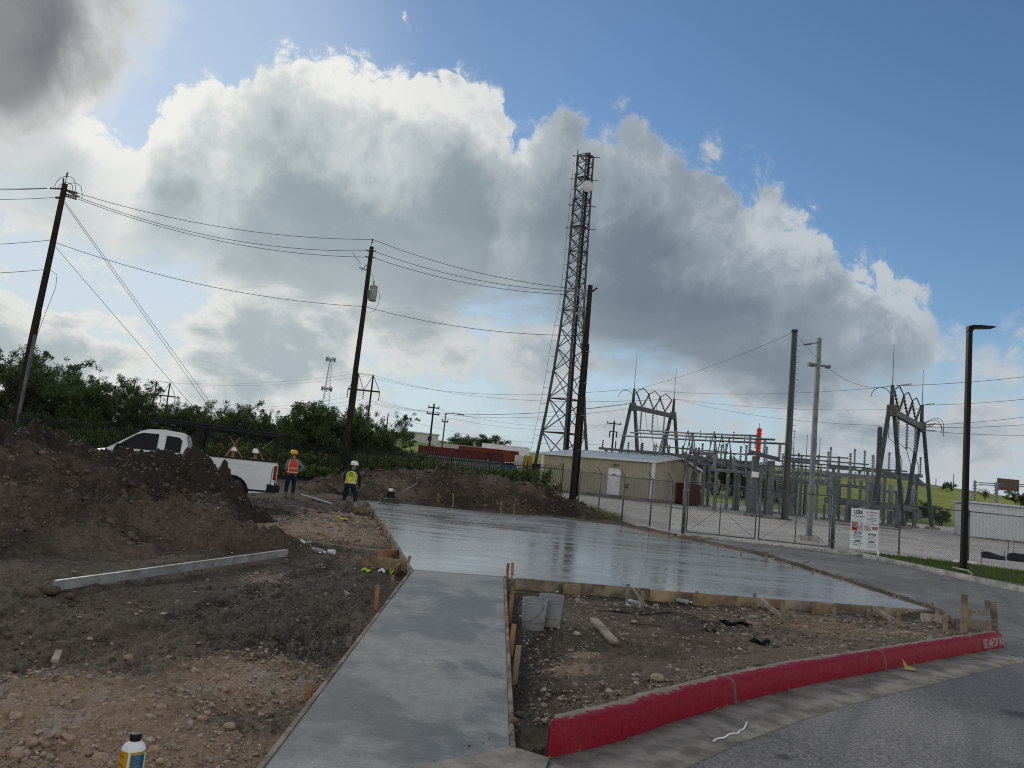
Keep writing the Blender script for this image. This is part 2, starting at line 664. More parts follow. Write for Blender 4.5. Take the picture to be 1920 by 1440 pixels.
M_WOOD = mat('form_lumber', (0.30, 0.225, 0.145), 0.75, var=0.38, scale=2.2, stretch=(1, 1, 1), bump=0.25, bscale=55)
M_WOODO = mat('orange_lumber', (0.34, 0.19, 0.10), 0.75, var=0.32, scale=2.5, bump=0.2, bscale=60)
M_WOODG = mat('weathered_lumber', (0.25, 0.215, 0.17), 0.8, var=0.35, scale=3, bump=0.25, bscale=50)
M_MUDWOOD = mat('muddy_form_lumber', (0.20, 0.165, 0.125), 0.85, var=0.4, scale=4, bump=0.3, bscale=50)
M_WHITE = mat('white_paint', (0.72, 0.74, 0.76), 0.4, var=0.08, scale=3)
M_ALU = mat('aluminium', (0.27, 0.28, 0.285), 0.6, 0.25, var=0.2, scale=5)
M_RUBBER = mat('rubber', (0.02, 0.02, 0.021), 0.8, var=0.3)
M_GLASS = mat('tinted_glass', (0.004, 0.006, 0.010), 0.12, var=0.1, spec=0.10)

# ------------------------------------------------------------------ lie of the land
def H(x, y):
    """smooth height of the natural grade"""
    x, y = np.asarray(x, float), np.asarray(y, float)
    z = np.interp(y, [-60, 0, 36, 45, 60, 75, 100, 130, 250, 320, 900, 2500], [-0.6, -0.02, 0.412, 0.75, 1.2, 1.45, 3.0, 4.3, 12.6, 13.0, 8.0, -20])
    z = z + 0.28 * sstep(27, 36, y) * sstep(-2, -12, x) * sstep(80, 50, y)
    far = sstep(90, 240, y)
    px = 960 + 1440 * x / np.maximum(y, 1.0)
    off = np.interp(px, [-600, 300, 760, 950, 1150, 1350, 1500, 1700, 1920, 2600], [-5.0, -4.0, 1.0, -1.0, 0.2, 2.4, 3.6, 3.2, 0.8, -3.0])
    return z + far * off + far * 0.5 * fbm(x, y, 0.02, 3, seed=5)


def pl(px, py, dz=0.0):
    """point of the grade (+dz) seen at a pixel, up to y = 36 where the grade is a plane"""
    d = ray(px, py)
    t = (-0.02 + dz - EYE) / (d[2] - 0.012 * d[1])
    return CAM + t * d


def pp(*q, dz=0.0):
    return [tuple(pl(a, b, dz)) for a, b in q]


# outlines on the ground, read off the photograph on the plane of the grade
jL, jR = pl(775, 1068), pl(944, 1081)
SLAB = [tuple(jL), tuple(jR), tuple(pl(965, 1085)), tuple(pl(1300, 1112)), tuple(pl(1745, 1144)),
        tuple(pl(1560, 1084)), tuple(pl(1400, 1036)), tuple(pl(1250, 1006)), tuple(pl(1150, 984)),
        tuple(pl(1040, 971)), tuple(pl(940, 962)), tuple(pl(820, 951)), tuple(pl(690, 940)), tuple(pl(735, 1003))]
WALK = [tuple(pl(470, 1474)), tuple(pl(765, 1442)), tuple(pl(955, 1400)), tuple(jR), tuple(jL)]
CURB = pp((1025, 1421), (1150, 1391), (1260, 1352), (1400, 1311), (1510, 1284), (1650, 1257), (1750, 1237), (1850, 1219))
# tight turn at the far end of the red curb
_e, _d = np.array(CURB[-1][:2]), np.array(CURB[-1][:2]) - np.array(CURB[-2][:2])
_d = _d / np.linalg.norm(_d)
_n = np.array([-_d[1], _d[0]])
for k in range(1, 7):
    a = k / 6 * math.radians(100)
    q = _e + _d * (0.62 + 0.42 * math.sin(a)) + _n * 0.42 * (1 - math.cos(a))
    CURB.append((q[0], q[1], -0.02 + 0.012 * q[1]))
CURB = [tuple(c) for c in CURB]
FARCURB = pp((1548, 1034), (1620, 1044), (1700, 1061), (1800, 1083), (1920, 1109)) + [(15.2, 15.0, 0.16), (18.0, 7.0, 0.07), (26, -4, -0.1)]
# everything the asphalt covers
ROAD = [(-14, -6), (-6, -1.2), (-1.6, 3.0)] + [(c[0], c[1]) for c in CURB] + [tuple(pl(1760, 1140)[:2]), tuple(pl(1580, 1082)[:2]), tuple(pl(1420, 1033)[:2]), tuple(pl(1290, 1006)[:2]), tuple(pl(1420, 1018)[:2])] \
    + [(c[0], c[1]) for c in FARCURB] + [(26, -12), (-14, -12)]


def dirt_off(x, y):
    """how far the bare site lies above or below the grade"""
    x, y = np.asarray(x, float), np.asarray(y, float)
    ds, _ = poly_dist(x, y, SLAB, True)
    dc, _ = poly_dist(x, y, CURB)
    dw, _ = poly_dist(x, y, WALK, True)
    z = -0.06 + 0 * x
    z = z - 0.115 * sstep(2.2, 0.2, ds) * sstep(24, 14, y)
    z = z - 0.10 * sstep(1.5, 0.1, ds) * sstep(14, 24, y)
    dr, _ = poly_dist(x, y, SLAB[4:9])
    z = np.where((dr < 0.9) & (x > 2.5) & (ds > 0.02), np.maximum(z, -0.05 - 0.12 * sstep(0.35, 0.9, dr)), z)
    z = z + 0.19 * sstep(1.6, 0.1, dc)
    z = z - 0.06 * sstep(0.8, 0.05, dw)
    z = z + 0.05 * fbm(x, y, 0.35, 3, seed=21)
    return z


def G(x, y):
    return H(x, y) + dirt_off(x, y)


def gp(px, py, dz=0.0, fn=None):
    """point of the bare ground seen at a pixel"""
    fn = fn or G
    d = ray(px, py)
    t = np.linspace(2.0, 90.0, 9000)
    P = CAM[None, :] + d[None, :] * t[:, None]
    hit = np.nonzero(P[:, 2] <= fn(P[:, 0], P[:, 1]) + dz)[0]
    k = hit[0] if len(hit) else -1
    return P[k]


# ------------------------------------------------------------------ ground materials
def ground_mat():
    m = bpy.data.materials.new('grass_and_soil')
    m.use_nodes = True
    T = NT(m.node_tree)
    b = m.node_tree.nodes['Principled BSDF']
    b.inputs['Roughness'].default_value = 0.9
    b.inputs['Specular IOR Level'].default_value = 0.1
    g = T.n.new('ShaderNodeNewGeometry')
    P = g.outputs['Position']
    n1 = T.noise(P, 0.035, 6, 0.6)
    n2 = T.noise(P, 0.6, 6, 0.65)
    c = T.mix(T.smooth(n1, 0.38, 0.62), (0.25, 0.28, 0.06), (0.16, 0.20, 0.05))
    c = T.mix(T.smooth(n2, 0.45, 0.7, 0, 0.7), c, (0.32, 0.31, 0.09))
    c = T.mix(T.smooth(T.noise(P, 0.012, 3, 0.5), 0.55, 0.62, 0, 0.6), c, (0.17, 0.15, 0.07))
    T.put(b.inputs['Base Color'], c)
    bp = T.n.new('ShaderNodeBump')
    bp.inputs['Strength'].default_value = 0.6
    bp.inputs['Distance'].default_value = 0.3
    T.put(bp.inputs['Height'], T.noise(P, 2.0, 5, 0.7))
    T.l.new(bp.outputs[0], b.inputs['Normal'])
    return m


def soil_mat(name, wet=(0.034, 0.027, 0.021), dry=(0.150, 0.123, 0.092), tan=(0.275, 0.19, 0.125), use_zone=True, base_dry=0.5):
    """clay soil: dark damp clods, drier grey-brown dust, tan caliche where 'tan' says so"""
    m = bpy.data.materials.new(name)
    m.use_nodes = True
    T = NT(m.node_tree)
    b = m.node_tree.nodes['Principled BSDF']
    b.inputs['Specular IOR Level'].default_value = 0.08
    g = T.n.new('ShaderNodeNewGeometry')
    P = g.outputs['Position']
    big = T.noise(P, 0.55, 5, 0.6)
    fine = T.noise(P, 11, 6, 0.7)
    vfine = T.noise(P, 70, 4, 0.7)
    def attr(nm):
        a = T.n.new('ShaderNodeAttribute')
        a.attribute_name = nm
        return a.outputs['Fac']
    dz = T.m('ADD', T.m('MULTIPLY', T.m('SUBTRACT', big, 0.5), 1.6), T.m('MULTIPLY', T.m('SUBTRACT', fine, 0.5), 1.1))
    if use_zone:
        dz = T.m('ADD', dz, attr('dry'))
    else:
        dz = T.m('ADD', dz, base_dry)
    c = T.mix(T.smooth(dz, 0.1, 0.95), wet, dry)
    if use_zone:
        tz = T.m('ADD', attr('tan'), T.m('MULTIPLY', T.m('SUBTRACT', fine, 0.5), 1.5))
        tz = T.m('ADD', tz, T.m('MULTIPLY', T.m('SUBTRACT', big, 0.5), 0.8))
        tcol = T.mix(T.smooth(big, 0.38, 0.62), (0.27, 0.195, 0.14), tan)
        tcol = T.mix(T.smooth(T.noise(P, 2.1, 3, 0.5), 0.5, 0.68, 0, 0.75), tcol, (0.30, 0.265, 0.225))
        c = T.mix(T.smooth(tz, 0.22, 0.95), c, tcol)
    c = T.mix(T.smooth(vfine, 0.6, 0.74, 0, 0.55), c, (0.30, 0.265, 0.22))
    c = T.mix(1.0, c, T.ramp(vfine, [(0.25, (0.62,) * 3), (0.7, (1.2,) * 3)]), 'MULTIPLY')
    T.put(b.inputs['Base Color'], c)
    T.put(b.inputs['Roughness'], T.smooth(dz, 0.0, 0.6, 0.62, 0.95))
    bp = T.n.new('ShaderNodeBump')
    bp.inputs['Strength'].default_value = 0.75
    bp.inputs['Distance'].default_value = 0.02
    T.put(bp.inputs['Height'], T.m('ADD', T.m('MULTIPLY', fine, 2.0), T.noise(P, 45, 5, 0.75)))
    T.l.new(bp.outputs[0], b.inputs['Normal'])
    return m


def concrete_slab_mat():
    m = bpy.data.materials.new('wet_troweled_concrete')
    m.use_nodes = True
    T = NT(m.node_tree)
    b = m.node_tree.nodes['Principled BSDF']
    g = T.n.new('ShaderNodeNewGeometry')
    P = g.outputs['Position']
    warp = T.v('ADD', P, T.v('SCALE', T.noise(P, 0.25, 2, 0.5, color=True), s=2.0))
    st = T.noise(T.v('MULTIPLY', warp, (0.16, 1.5, 1)), 1.6, 6, 0.6)
    st2 = T.noise(T.v('MULTIPLY', warp, (0.30, 3.2, 1)), 2.4, 5, 0.6)
    big = T.noise(P, 0.22, 3, 0.5)
    c = T.mix(T.smooth(st, 0.3, 0.7), (0.15, 0.157, 0.153), (0.265, 0.273, 0.264))
    c = T.mix(T.smooth(T.m('ADD', st2, T.m('MULTIPLY', big, 0.25)), 0.72, 0.86, 0, 0.55), c, (0.075, 0.08, 0.08))
    T.put(b.inputs['Base Color'], c)
    r = T.m('ADD', T.smooth(st, 0.3, 0.7, 0.09, 0.27), T.smooth(big, 0.35, 0.65, -0.03, 0.08))
    T.put(b.inputs['Roughness'], r)
    b.inputs['Specular IOR Level'].default_value = 0.8
    bp = T.n.new('ShaderNodeBump')
    bp.inputs['Strength'].default_value = 0.10
    bp.inputs['Distance'].default_value = 0.012
    T.put(bp.inputs['Height'], T.m('ADD', st2, T.m('MULTIPLY', T.noise(P, 9, 4, 0.6), 0.18)))
    T.l.new(bp.outputs[0], b.inputs['Normal'])
    return m


def walk_mat():
    m = bpy.data.materials.new('broomed_concrete')
    m.use_nodes = True
    T = NT(m.node_tree)
    b = m.node_tree.nodes['Principled BSDF']
    b.inputs['Specular IOR Level'].default_value = 0.3
    g = T.n.new('ShaderNodeNewGeometry')
    P = g.outputs['Position']
    dx, dy = (np.array(jL) - np.array(pl(495, 1440)))[:2]
    wn = T.noise(P, 1.1, 3, 0.5, color=True)
    warp = T.v('ADD', P, T.v('SCALE', wn, s=0.6))
    blot = T.noise(T.v('MULTIPLY', warp, (1.0, 0.75, 1)), 1.5, 7, 0.6)
    edge = T.noise(P, 14, 4, 0.6)
    damp = T.smooth(T.m('ADD', blot, T.m('MULTIPLY', edge, 0.035)), 0.46, 0.60)
    broom = T.noise(T.v('MULTIPLY', P, (1.2, 55, 1)), 3.2, 3, 0.6)
    speck = T.noise(P, 75, 4, 0.7)
    c = T.mix(T.smooth(broom, 0.3, 0.7), (0.20, 0.212, 0.20), (0.29, 0.302, 0.285))
    c2 = T.mix(T.smooth(broom, 0.3, 0.7), (0.082, 0.088, 0.084), (0.14, 0.148, 0.142))
    c = T.mix(T.m('MULTIPLY', damp, 0.9), c, c2)
    fn_ = T.noise(P, 10, 7, 0.75)
    c = T.mix(1.0, c, T.ramp(fn_, [(0.3, (0.70,) * 3), (0.7, (1.22,) * 3)]), 'MULTIPLY')
    c = T.mix(1.0, c, T.ramp(speck, [(0.3, (0.72,) * 3), (0.7, (1.18,) * 3)]), 'MULTIPLY')
    c = T.mix(T.smooth(T.noise(P, 0.8, 3, 0.5), 0.35, 0.65, 0, 0.30), c, (0.15, 0.158, 0.16))
    T.put(b.inputs['Base Color'], c)
    T.put(b.inputs['Roughness'], T.m('ADD', T.smooth(damp, 0, 1, 0.62, 0.42), T.smooth(broom, 0.3, 0.7, 0, 0.1)))
    bp = T.n.new('ShaderNodeBump')
    bp.inputs['Strength'].default_value = 0.35
    bp.inputs['Distance'].default_value = 0.006
    T.put(bp.inputs['Height'], T.m('ADD', broom, T.m('MULTIPLY', speck, 0.5)))
    T.l.new(bp.outputs[0], b.inputs['Normal'])
    return m


def asphalt_mat():
    m = bpy.data.materials.new('dusty_asphalt')
    m.use_nodes = True
    T = NT(m.node_tree)
    b = m.node_tree.nodes['Principled BSDF']
    b.inputs['Specular IOR Level'].default_value = 0.14
    g = T.n.new('ShaderNodeNewGeometry')
    P = g.outputs['Position']
    big = T.noise(P, 0.45, 5, 0.55, 0.4)
    # wheel tracks run along the drive, roughly away from the camera and to the left
    ang = math.radians(62)
    u = T.v('DOT_PRODUCT', P, (math.cos(ang), math.sin(ang), 0.0))
    w = T.v('DOT_PRODUCT', P, (-math.sin(ang), math.cos(ang), 0.0))
    cv = T.n.new('ShaderNodeCombineXYZ')
    T.put(cv.inputs[0], T.m('MULTIPLY', u, 0.06))
    T.put(cv.inputs[1], w)
    tr = T.noise(T.v('ADD', cv.outputs[0], T.v('SCALE', T.noise(P, 0.2, 2, 0.5, color=True), s=0.5)), 1.5, 5, 0.6)
    sp = T.noise(P, 180, 2, 0.7)
    c = T.mix(T.smooth(big, 0.33, 0.68), (0.125, 0.122, 0.116), (0.200, 0.192, 0.178))
    c = T.mix(T.smooth(tr, 0.50, 0.70, 0, 0.6), c, (0.070, 0.069, 0.067))
    c = T.mix(T.smooth(T.noise(P, 1.6, 6, 0.65), 0.60, 0.74, 0, 0.6), c, (0.26, 0.245, 0.22))
    ag = T.noise(P, 42, 4, 0.75)
    c = T.mix(1.0, c, T.ramp(ag, [(0.32, (0.42,) * 3), (0.5, (1.0,) * 3), (0.66, (1.75,) * 3)]), 'MULTIPLY')
    c = T.mix(1.0, c, T.ramp(sp, [(0.3, (0.68,) * 3), (0.72, (1.35,) * 3)]), 'MULTIPLY')
    oil = T.noise(P, 1.3, 3, 0.5)
    c = T.mix(T.smooth(T.m('ADD', oil, T.m('MULTIPLY', ag, 0.06)), 0.68, 0.72, 0, 0.7), c, (0.035, 0.034, 0.033))
    wv = T.v('ADD', P, T.v('SCALE', T.noise(P, 1.5, 4, 0.6, color=True), s=0.9))
    vc = T.n.new('ShaderNodeTexVoronoi')
    vc.feature = 'DISTANCE_TO_EDGE'
    vc.inputs['Scale'].default_value = 0.28
    T.put(vc.inputs['Vector'], wv)
    c = T.mix(T.smooth(vc.outputs['Distance'], 0.0, 0.006, 0.6, 0.0), c, (0.03, 0.03, 0.03))
    T.put(b.inputs['Base Color'], c)
    T.put(b.inputs['Roughness'], T.smooth(tr, 0.4, 0.7, 0.85, 0.55))
    bp = T.n.new('ShaderNodeBump')
    bp.inputs['Strength'].default_value = 0.45
    bp.inputs['Distance'].default_value = 0.006
    T.put(bp.inputs['Height'], T.m('ADD', sp, T.m('MULTIPLY', ag, 1.5)))
    T.l.new(bp.outputs[0], b.inputs['Normal'])
    return m


M_SOIL = soil_mat('site_soil')
M_PILE = soil_mat('spoil_soil', use_zone=True)
M_CONC = mat('pale_concrete', (0.36, 0.345, 0.315), 0.85, var=0.28, scale=2.2, bump=0.3, bscale=90, coord='Object')
M_CONCD = mat('dirty_concrete', (0.245, 0.225, 0.195), 0.88, var=0.30, scale=4.5, bump=0.4, bscale=60, detail=8)


def curb_mat():
    m = bpy.data.materials.new('red_painted_concrete')
    m.use_nodes = True
    T = NT(m.node_tree)
    b = m.node_tree.nodes['Principled BSDF']
    b.inputs['Specular IOR Level'].default_value = 0.12
    g = T.n.new('ShaderNodeNewGeometry')
    P = g.outputs['Position']
    a = T.n.new('ShaderNodeAttribute')
    a.attribute_name = 'paint'
    n = T.noise(P, 3.0, 6, 0.65)
    n2 = T.noise(P, 22, 5, 0.7)
    v = T.m('ADD', a.outputs['Fac'], T.m('ADD', T.m('MULTIPLY', T.m('SUBTRACT', n, 0.5), 1.5), T.m('MULTIPLY', T.m('SUBTRACT', n2, 0.5), 1.3)))
    red = T.mix(T.smooth(n2, 0.35, 0.65), (0.165, 0.003, 0.014), (0.225, 0.006, 0.021))
    red = T.mix(T.smooth(T.noise(P, 1.1, 4, 0.6), 0.52, 0.70, 0, 0.45), red, (0.21, 0.03, 0.038))
    con = T.mix(T.smooth(n, 0.4, 0.65), (0.17, 0.15, 0.125), (0.29, 0.27, 0.24))
    cc = T.mix(T.smooth(v, 0.26, 0.42), con, red)
    cc = T.mix(T.smooth(T.noise(P, 55, 4, 0.7), 0.63, 0.72, 0, 0.6), cc, (0.24, 0.20, 0.17))
    cc = T.mix(T.smooth(T.noise(P, 6, 5, 0.7), 0.60, 0.74, 0, 0.45), cc, (0.15, 0.09, 0.075))
    T.put(b.inputs['Base Color'], cc)
    T.put(b.inputs['Roughness'], T.smooth(v, 0.3, 0.6, 0.9, 0.55))
    bp = T.n.new('ShaderNodeBump')
    bp.inputs['Strength'].default_value = 0.3
    bp.inputs['Distance'].default_value = 0.01
    T.put(bp.inputs['Height'], T.m('ADD', T.noise(P, 40, 5, 0.7), T.smooth(v, 0.26, 0.42, 0, 0.5)))
    T.l.new(bp.outputs[0], b.inputs['Normal'])
    return m


def gravel_mat():
    m = bpy.data.materials.new('pale_gravel')
    m.use_nodes = True
    T = NT(m.node_tree)
    b = m.node_tree.nodes['Principled BSDF']
    b.inputs['Roughness'].default_value = 0.9
    g = T.n.new('ShaderNodeNewGeometry')
    P = g.outputs['Position']
    vo = T.n.new('ShaderNodeTexVoronoi')
    T.put(vo.inputs['Vector'], P)
    vo.inputs['Scale'].default_value = 13
    c = T.mix(T.smooth(T.noise(P, 0.35, 4, 0.6), 0.35, 0.65), (0.47, 0.44, 0.39), (0.64, 0.60, 0.54))
    c = T.mix(1.0, c, T.ramp(T.noise(P, 9, 4, 0.7), [(0.3, (0.55,) * 3), (0.7, (1.25,) * 3)]), 'MULTIPLY')
    c = T.mix(1.0, c, T.ramp(vo.outputs['Distance'], [(0.1, (1.1,) * 3), (0.7, (0.55,) * 3)]), 'MULTIPLY')
    T.put(b.inputs['Base Color'], c)
    bp = T.n.new('ShaderNodeBump')
    bp.inputs['Strength'].default_value = 0.8
    bp.inputs['Distance'].default_value = 0.04
    bp.invert = True
    T.put(bp.inputs['Height'], vo.outputs['Distance'])
    T.l.new(bp.outputs[0], b.inputs['Normal'])
    return m


def struct(name, me, label=None):
    o = link(name, me)
    o["kind"] = "structure"
    if label:
        o["label"] = label
    return o


# ------------------------------------------------------------------ ground: one sheet to the horizon
def build_ground():
    ys = np.concatenate([np.linspace(-60, 0, 13)[:-1], np.linspace(0, 60, 41)[:-1], np.linspace(60, 340, 110)[:-1], np.geomspace(340, 2500, 30)])
    us = np.linspace(-1.25, 1.25, 150)
    Y, Uu = np.meshgrid(ys, us, indexing='ij')
    X = Uu * (60 + np.maximum(Y, 0) * 1.1)
    site = sstep(31, 24, X) * sstep(-34, -28, X) * sstep(-9, -5, Y) * sstep(51, 45, Y)
    yard = sstep(2, 5, X) * sstep(30, 33, Y) * sstep(84, 78, Y) * sstep(70, 62, X)
    Z = H(X, Y) - 0.55 * np.maximum(site, 0) - 0.22 * yard * (1 - site)
    ny, nx = X.shape
    idx = np.arange(ny * nx).reshape(ny, nx)
    F = np.stack([idx[:-1, :-1], idx[:-1, 1:], idx[1:, 1:], idx[1:, :-1]], -1).reshape(-1, 4)
    me = np_mesh('ground', np.stack([X, Y, Z], -1).reshape(-1, 3), F, ground_mat(), True)
    return struct('ground', me, 'grassy rise and open land around the building site')


build_ground()


def sheet(name, poly, material, dz, res=0.8, fn=H, label=None, thick=0.0):
    """flat-lying sheet with an outline, following the grade; triangulated grid so that it bends with the land"""
    bm = bmesh.new()
    vs = [bm.verts.new((p[0], p[1], 0)) for p in poly]
    f = bm.faces.new(vs)
    if f.normal.z < 0:
        f.normal_flip()
    x0, x1 = min(p[0] for p in poly), max(p[0] for p in poly)
    y0, y1 = min(p[1] for p in poly), max(p[1] for p in poly)
    for a in np.arange(x0 + res, x1, res):
        g = bm.verts[:] + bm.edges[:] + bm.faces[:]
        bmesh.ops.bisect_plane(bm, geom=g, plane_co=(a, 0, 0), plane_no=(1, 0, 0))
    for a in np.arange(y0 + res, y1, res):
        g = bm.verts[:] + bm.edges[:] + bm.faces[:]
        bmesh.ops.bisect_plane(bm, geom=g, plane_co=(0, a, 0), plane_no=(0, 1, 0))
    bmesh.ops.recalc_face_normals(bm, faces=bm.faces)
    if sum(q.normal.z for q in bm.faces) < 0:
        bmesh.ops.reverse_faces(bm, faces=bm.faces)
    co = np.array([v.co[:] for v in bm.verts])
    z = fn(co[:, 0], co[:, 1]) + dz
    for v, zz in zip(bm.verts, z):
        v.co.z = zz
    if thick:
        ret = bmesh.ops.extrude_face_region(bm, geom=bm.faces[:])
        for e in ret['geom']:
            if isinstance(e, bmesh.types.BMVert):
                pass
        top = {e for e in ret['geom'] if isinstance(e, bmesh.types.BMVert)}
        for v in bm.verts:
            if v not in top:
                v.co.z -= thick
        bmesh.ops.recalc_face_normals(bm, faces=bm.faces)
    me = bpy.data.meshes.new(name)
    bm.to_mesh(me)
    bm.free()
    me.materials.append(material)
    return me


# asphalt, gutters and kerbs
struct('road', sheet('road', ROAD, asphalt_mat(), -0.012, 1.2), 'dusty dark asphalt drive curving up to the double gate')


def offset_line(line, d):
    """polyline moved sideways by d (to the left of its direction when positive)"""
    L = np.array([(p[0], p[1]) for p in line], float)
    T_ = np.gradient(L, axis=0)
    T_ /= np.linalg.norm(T_, axis=1)[:, None] + 1e-9
    return L + np.stack([-T_[:, 1], T_[:, 0]], 1) * d


def resample(line, step):
    L = np.array([(p[0], p[1]) for p in line], float)
    s = np.concatenate([[0], np.cumsum(np.linalg.norm(np.diff(L, axis=0), axis=1))])
    t = np.linspace(0, s[-1], max(3, int(s[-1] / step)))
    return np.stack([np.interp(t, s, L[:, 0]), np.interp(t, s, L[:, 1])], 1)


def strip(name, line, prof, material, label, attrs=None, smooth=False, noise=0.0, skew=0.0):
    """profile of (sideways, up) swept along a ground line"""
    L = resample(line, 0.12)
    tg = (L[1] - L[0]) / np.linalg.norm(L[1] - L[0])
    back = np.clip(1 - np.arange(len(L)) * 0.12 / 0.9, 0, 1)[:, None]
    rows = []
    for d, z in prof:
        q = offset_line(L, d) + tg[None] * back * (skew * d)
        rows.append(np.stack([q[:, 0], q[:, 1], H(q[:, 0], q[:, 1]) + z], 1))
    V = np.stack(rows, 1)
    n, k = V.shape[:2]
    if noise:
        V[:, :, 2] += noise * fbm(V[:, :, 0], V[:, :, 1], 9, 3, seed=3) * (np.array([p[1] for p in prof]) > 0.03)[None, :]
    idx = np.arange(n * k).reshape(n, k)
    F = np.stack([idx[:-1, :-1], idx[1:, :-1], idx[1:, 1:], idx[:-1, 1:]], -1).reshape(-1, 4)
    V = V.reshape(-1, 3)
    at_ = {nm: np.tile(np.array(vals), n) for nm, vals in (attrs or {}).items()}
    me = np_mesh(name, V, F, material, smooth, at_)
    # close the two ends with faces of their own
    bm = bmesh.new()
    bm.from_mesh(me)
    for row in (0, n - 1):
        bm.faces.new([bm.verts.new(c_) for c_ in [V[int(idx[row, q])] for q in range(k)]])
    bmesh.ops.recalc_face_normals(bm, faces=bm.faces)
    bm.to_mesh(me)
    bm.free()
    return me


_redprof = [(0.0, -0.10), (0.0, 0.0), (0.008, 0.06), (0.022, 0.140), (0.036, 0.166), (0.060, 0.178), (0.13, 0.182), (0.195, 0.176), (0.205, 0.0), (0.205, -0.12)]
_paint = [0.50, 0.52, 0.80, 0.95, 0.88, 0.66, 0.32, 0.05, 0.0, 0.0]
o = thing('red_curb', 'red painted concrete curb with worn top along the dirt strip', 'curb', CURB[0])
_cl = resample(CURB, 0.04)
_cs = np.concatenate([[0], np.cumsum(np.linalg.norm(np.diff(_cl, axis=0), axis=1))])
_cm = curb_mat()
for _i, (_a, _b) in enumerate(zip((0, 2.45, 5.5, 8.3), (2.442, 5.492, 8.292, 99))):      # sections between the joints
    _k = (_cs >= _a) & (_cs <= _b)
    _c = link('curb_section', strip('curb_section', _cl[_k], _redprof, _cm, '', {'paint': _paint}, True, 0.008, 1.3 if _i == 0 else 0.0), o)
    _c.location = (-CURB[0][0], -CURB[0][1], -CURB[0][2])
RED_CURB = o
_gl = [(CURB[0][0] - 1.9, CURB[0][1] - 1.75, 0)] + [(CURB[0][0] - 0.9, CURB[0][1] - 0.8, 0)] + list(CURB[:8])
struct('gutter', strip('gutter', _gl, [(-0.52, -0.03), (-0.52, -0.004), (-0.30, -0.003), (-0.01, -0.002), (0.004, -0.03)], M_CONCD, ''), 'dusty concrete gutter pan below the red curb')
struct('far_gutter', strip('far_gutter', list(FARCURB), [(0.42, -0.04), (0.42, 0.0), (0.1, 0.0), (0.03, 0.02), (0.0, 0.11), (-0.05, 0.14), (-0.16, 0.145), (-0.18, 0.02), (-0.18, -0.06)], M_CONC, '', None, False), 'pale concrete kerb and gutter beside the grass verge')
# apron where the new walk meets the gutter
_ap = [tuple(pl(955, 1402)), tuple(pl(765, 1444)), tuple(pl(700, 1520)), tuple(pl(1000, 1500)), tuple(pl(1030, 1424))]
struct('apron', sheet('apron', _ap, M_CONCD, 0.012, 0.5), 'rough concrete apron at the foot of the new walk')

# new concrete
M_SLAB = concrete_slab_mat()
M_WALK = walk_mat()
struct('concrete_pad', sheet('concrete_pad', SLAB, M_SLAB, 0.0, 1.5, thick=0.30), 'freshly poured wet grey concrete pad')
_j = 0.03
_wk = [WALK[0], WALK[1], WALK[2], (jR[0], jR[1] - _j, 0), (jL[0], jL[1] - _j, 0)]
struct('new_walk', sheet('new_walk', _wk, M_WALK, -0.004, 1.0, thick=0.22), 'new broomed concrete walk with damp patches')

# ------------------------------------------------------------------ site soil
def tan_zone(x, y):
    """caliche and stone: foreground left, strip by the kerb, patch by the worker"""
    z = np.zeros_like(x)
    px = 960 + 1440 * x / np.maximum(y, 0.5)
    a = pl(60, 1330); b = pl(470, 1260); c = pl(300, 1400)
    z = np.maximum(z, 1.1 * np.exp(-(((x - a[0]) / 1.3) ** 2 + ((y - a[1]) / 1.1) ** 2)))
    z = np.maximum(z, 1.0 * np.exp(-(((x - b[0]) / 0.75) ** 2 + ((y - b[1]) / 0.95) ** 2)))
    z = np.maximum(z, 1.0 * np.exp(-(((x - c[0]) / 1.1) ** 2 + ((y - c[1]) / 0.8) ** 2)))
    for q, r, k in (((600, 985), 2.6, 0.95), ((660, 965), 1.6, 0.9), ((1075, 1240), 0.35, 0.9), ((1100, 1215), 0.25, 0.8), ((1550, 1165), 1.6, 0.55), ((1400, 1160), 1.5, 0.45), ((1690, 1190), 0.9, 0.45), ((500, 1075), 0.5, 0.6), ((1230, 1000), 2.0, 0.5)):
        p = pl(*q)
        z = np.maximum(z, k * np.exp(-((x - p[0]) ** 2 + ((y - p[1]) * 0.8) ** 2) / r ** 2))
    return z


def dry_zone(x, y):
    z = 0.55 + 0 * x
    z = z + 0.35 * sstep(2.2, 0.3, poly_dist(x, y, CURB)[0])
    z = z - 0.55 * sstep(0.7, 0.1, poly_dist(x, y, [tuple(pl(955, 1100)), tuple(pl(960, 1380))])[0])
    z = z - 0.45 * np.exp(-(((x - pl(590, 1215)[0]) / 0.55) ** 2 + ((y - pl(590, 1215)[1]) / 0.7) ** 2))
    z = z - 0.30 * sstep(15, 20, y) * sstep(30, 24, y) * sstep(-1, -3, x)
    z = z - 0.30 * np.exp(-(((x + 2.6) / 1.5) ** 2 + ((y - 11) / 2.5) ** 2))
    return z


def clods(x, y, k=1.0):
    """lumpy turned clay"""
    r = np.hypot(x, y)
    n = 0.055 * fbm(x, y, 1.1, 3, seed=31) + 0.035 * fbm(x, y, 4.0, 4, 0.55, seed=41, billow=True)
    n = n + 0.022 * fbm(x, y, 14, 3, 0.6, seed=51, billow=True) + 0.010 * fbm(x, y, 45, 2, 0.6, seed=61) * sstep(16, 6, r)
    return n * k


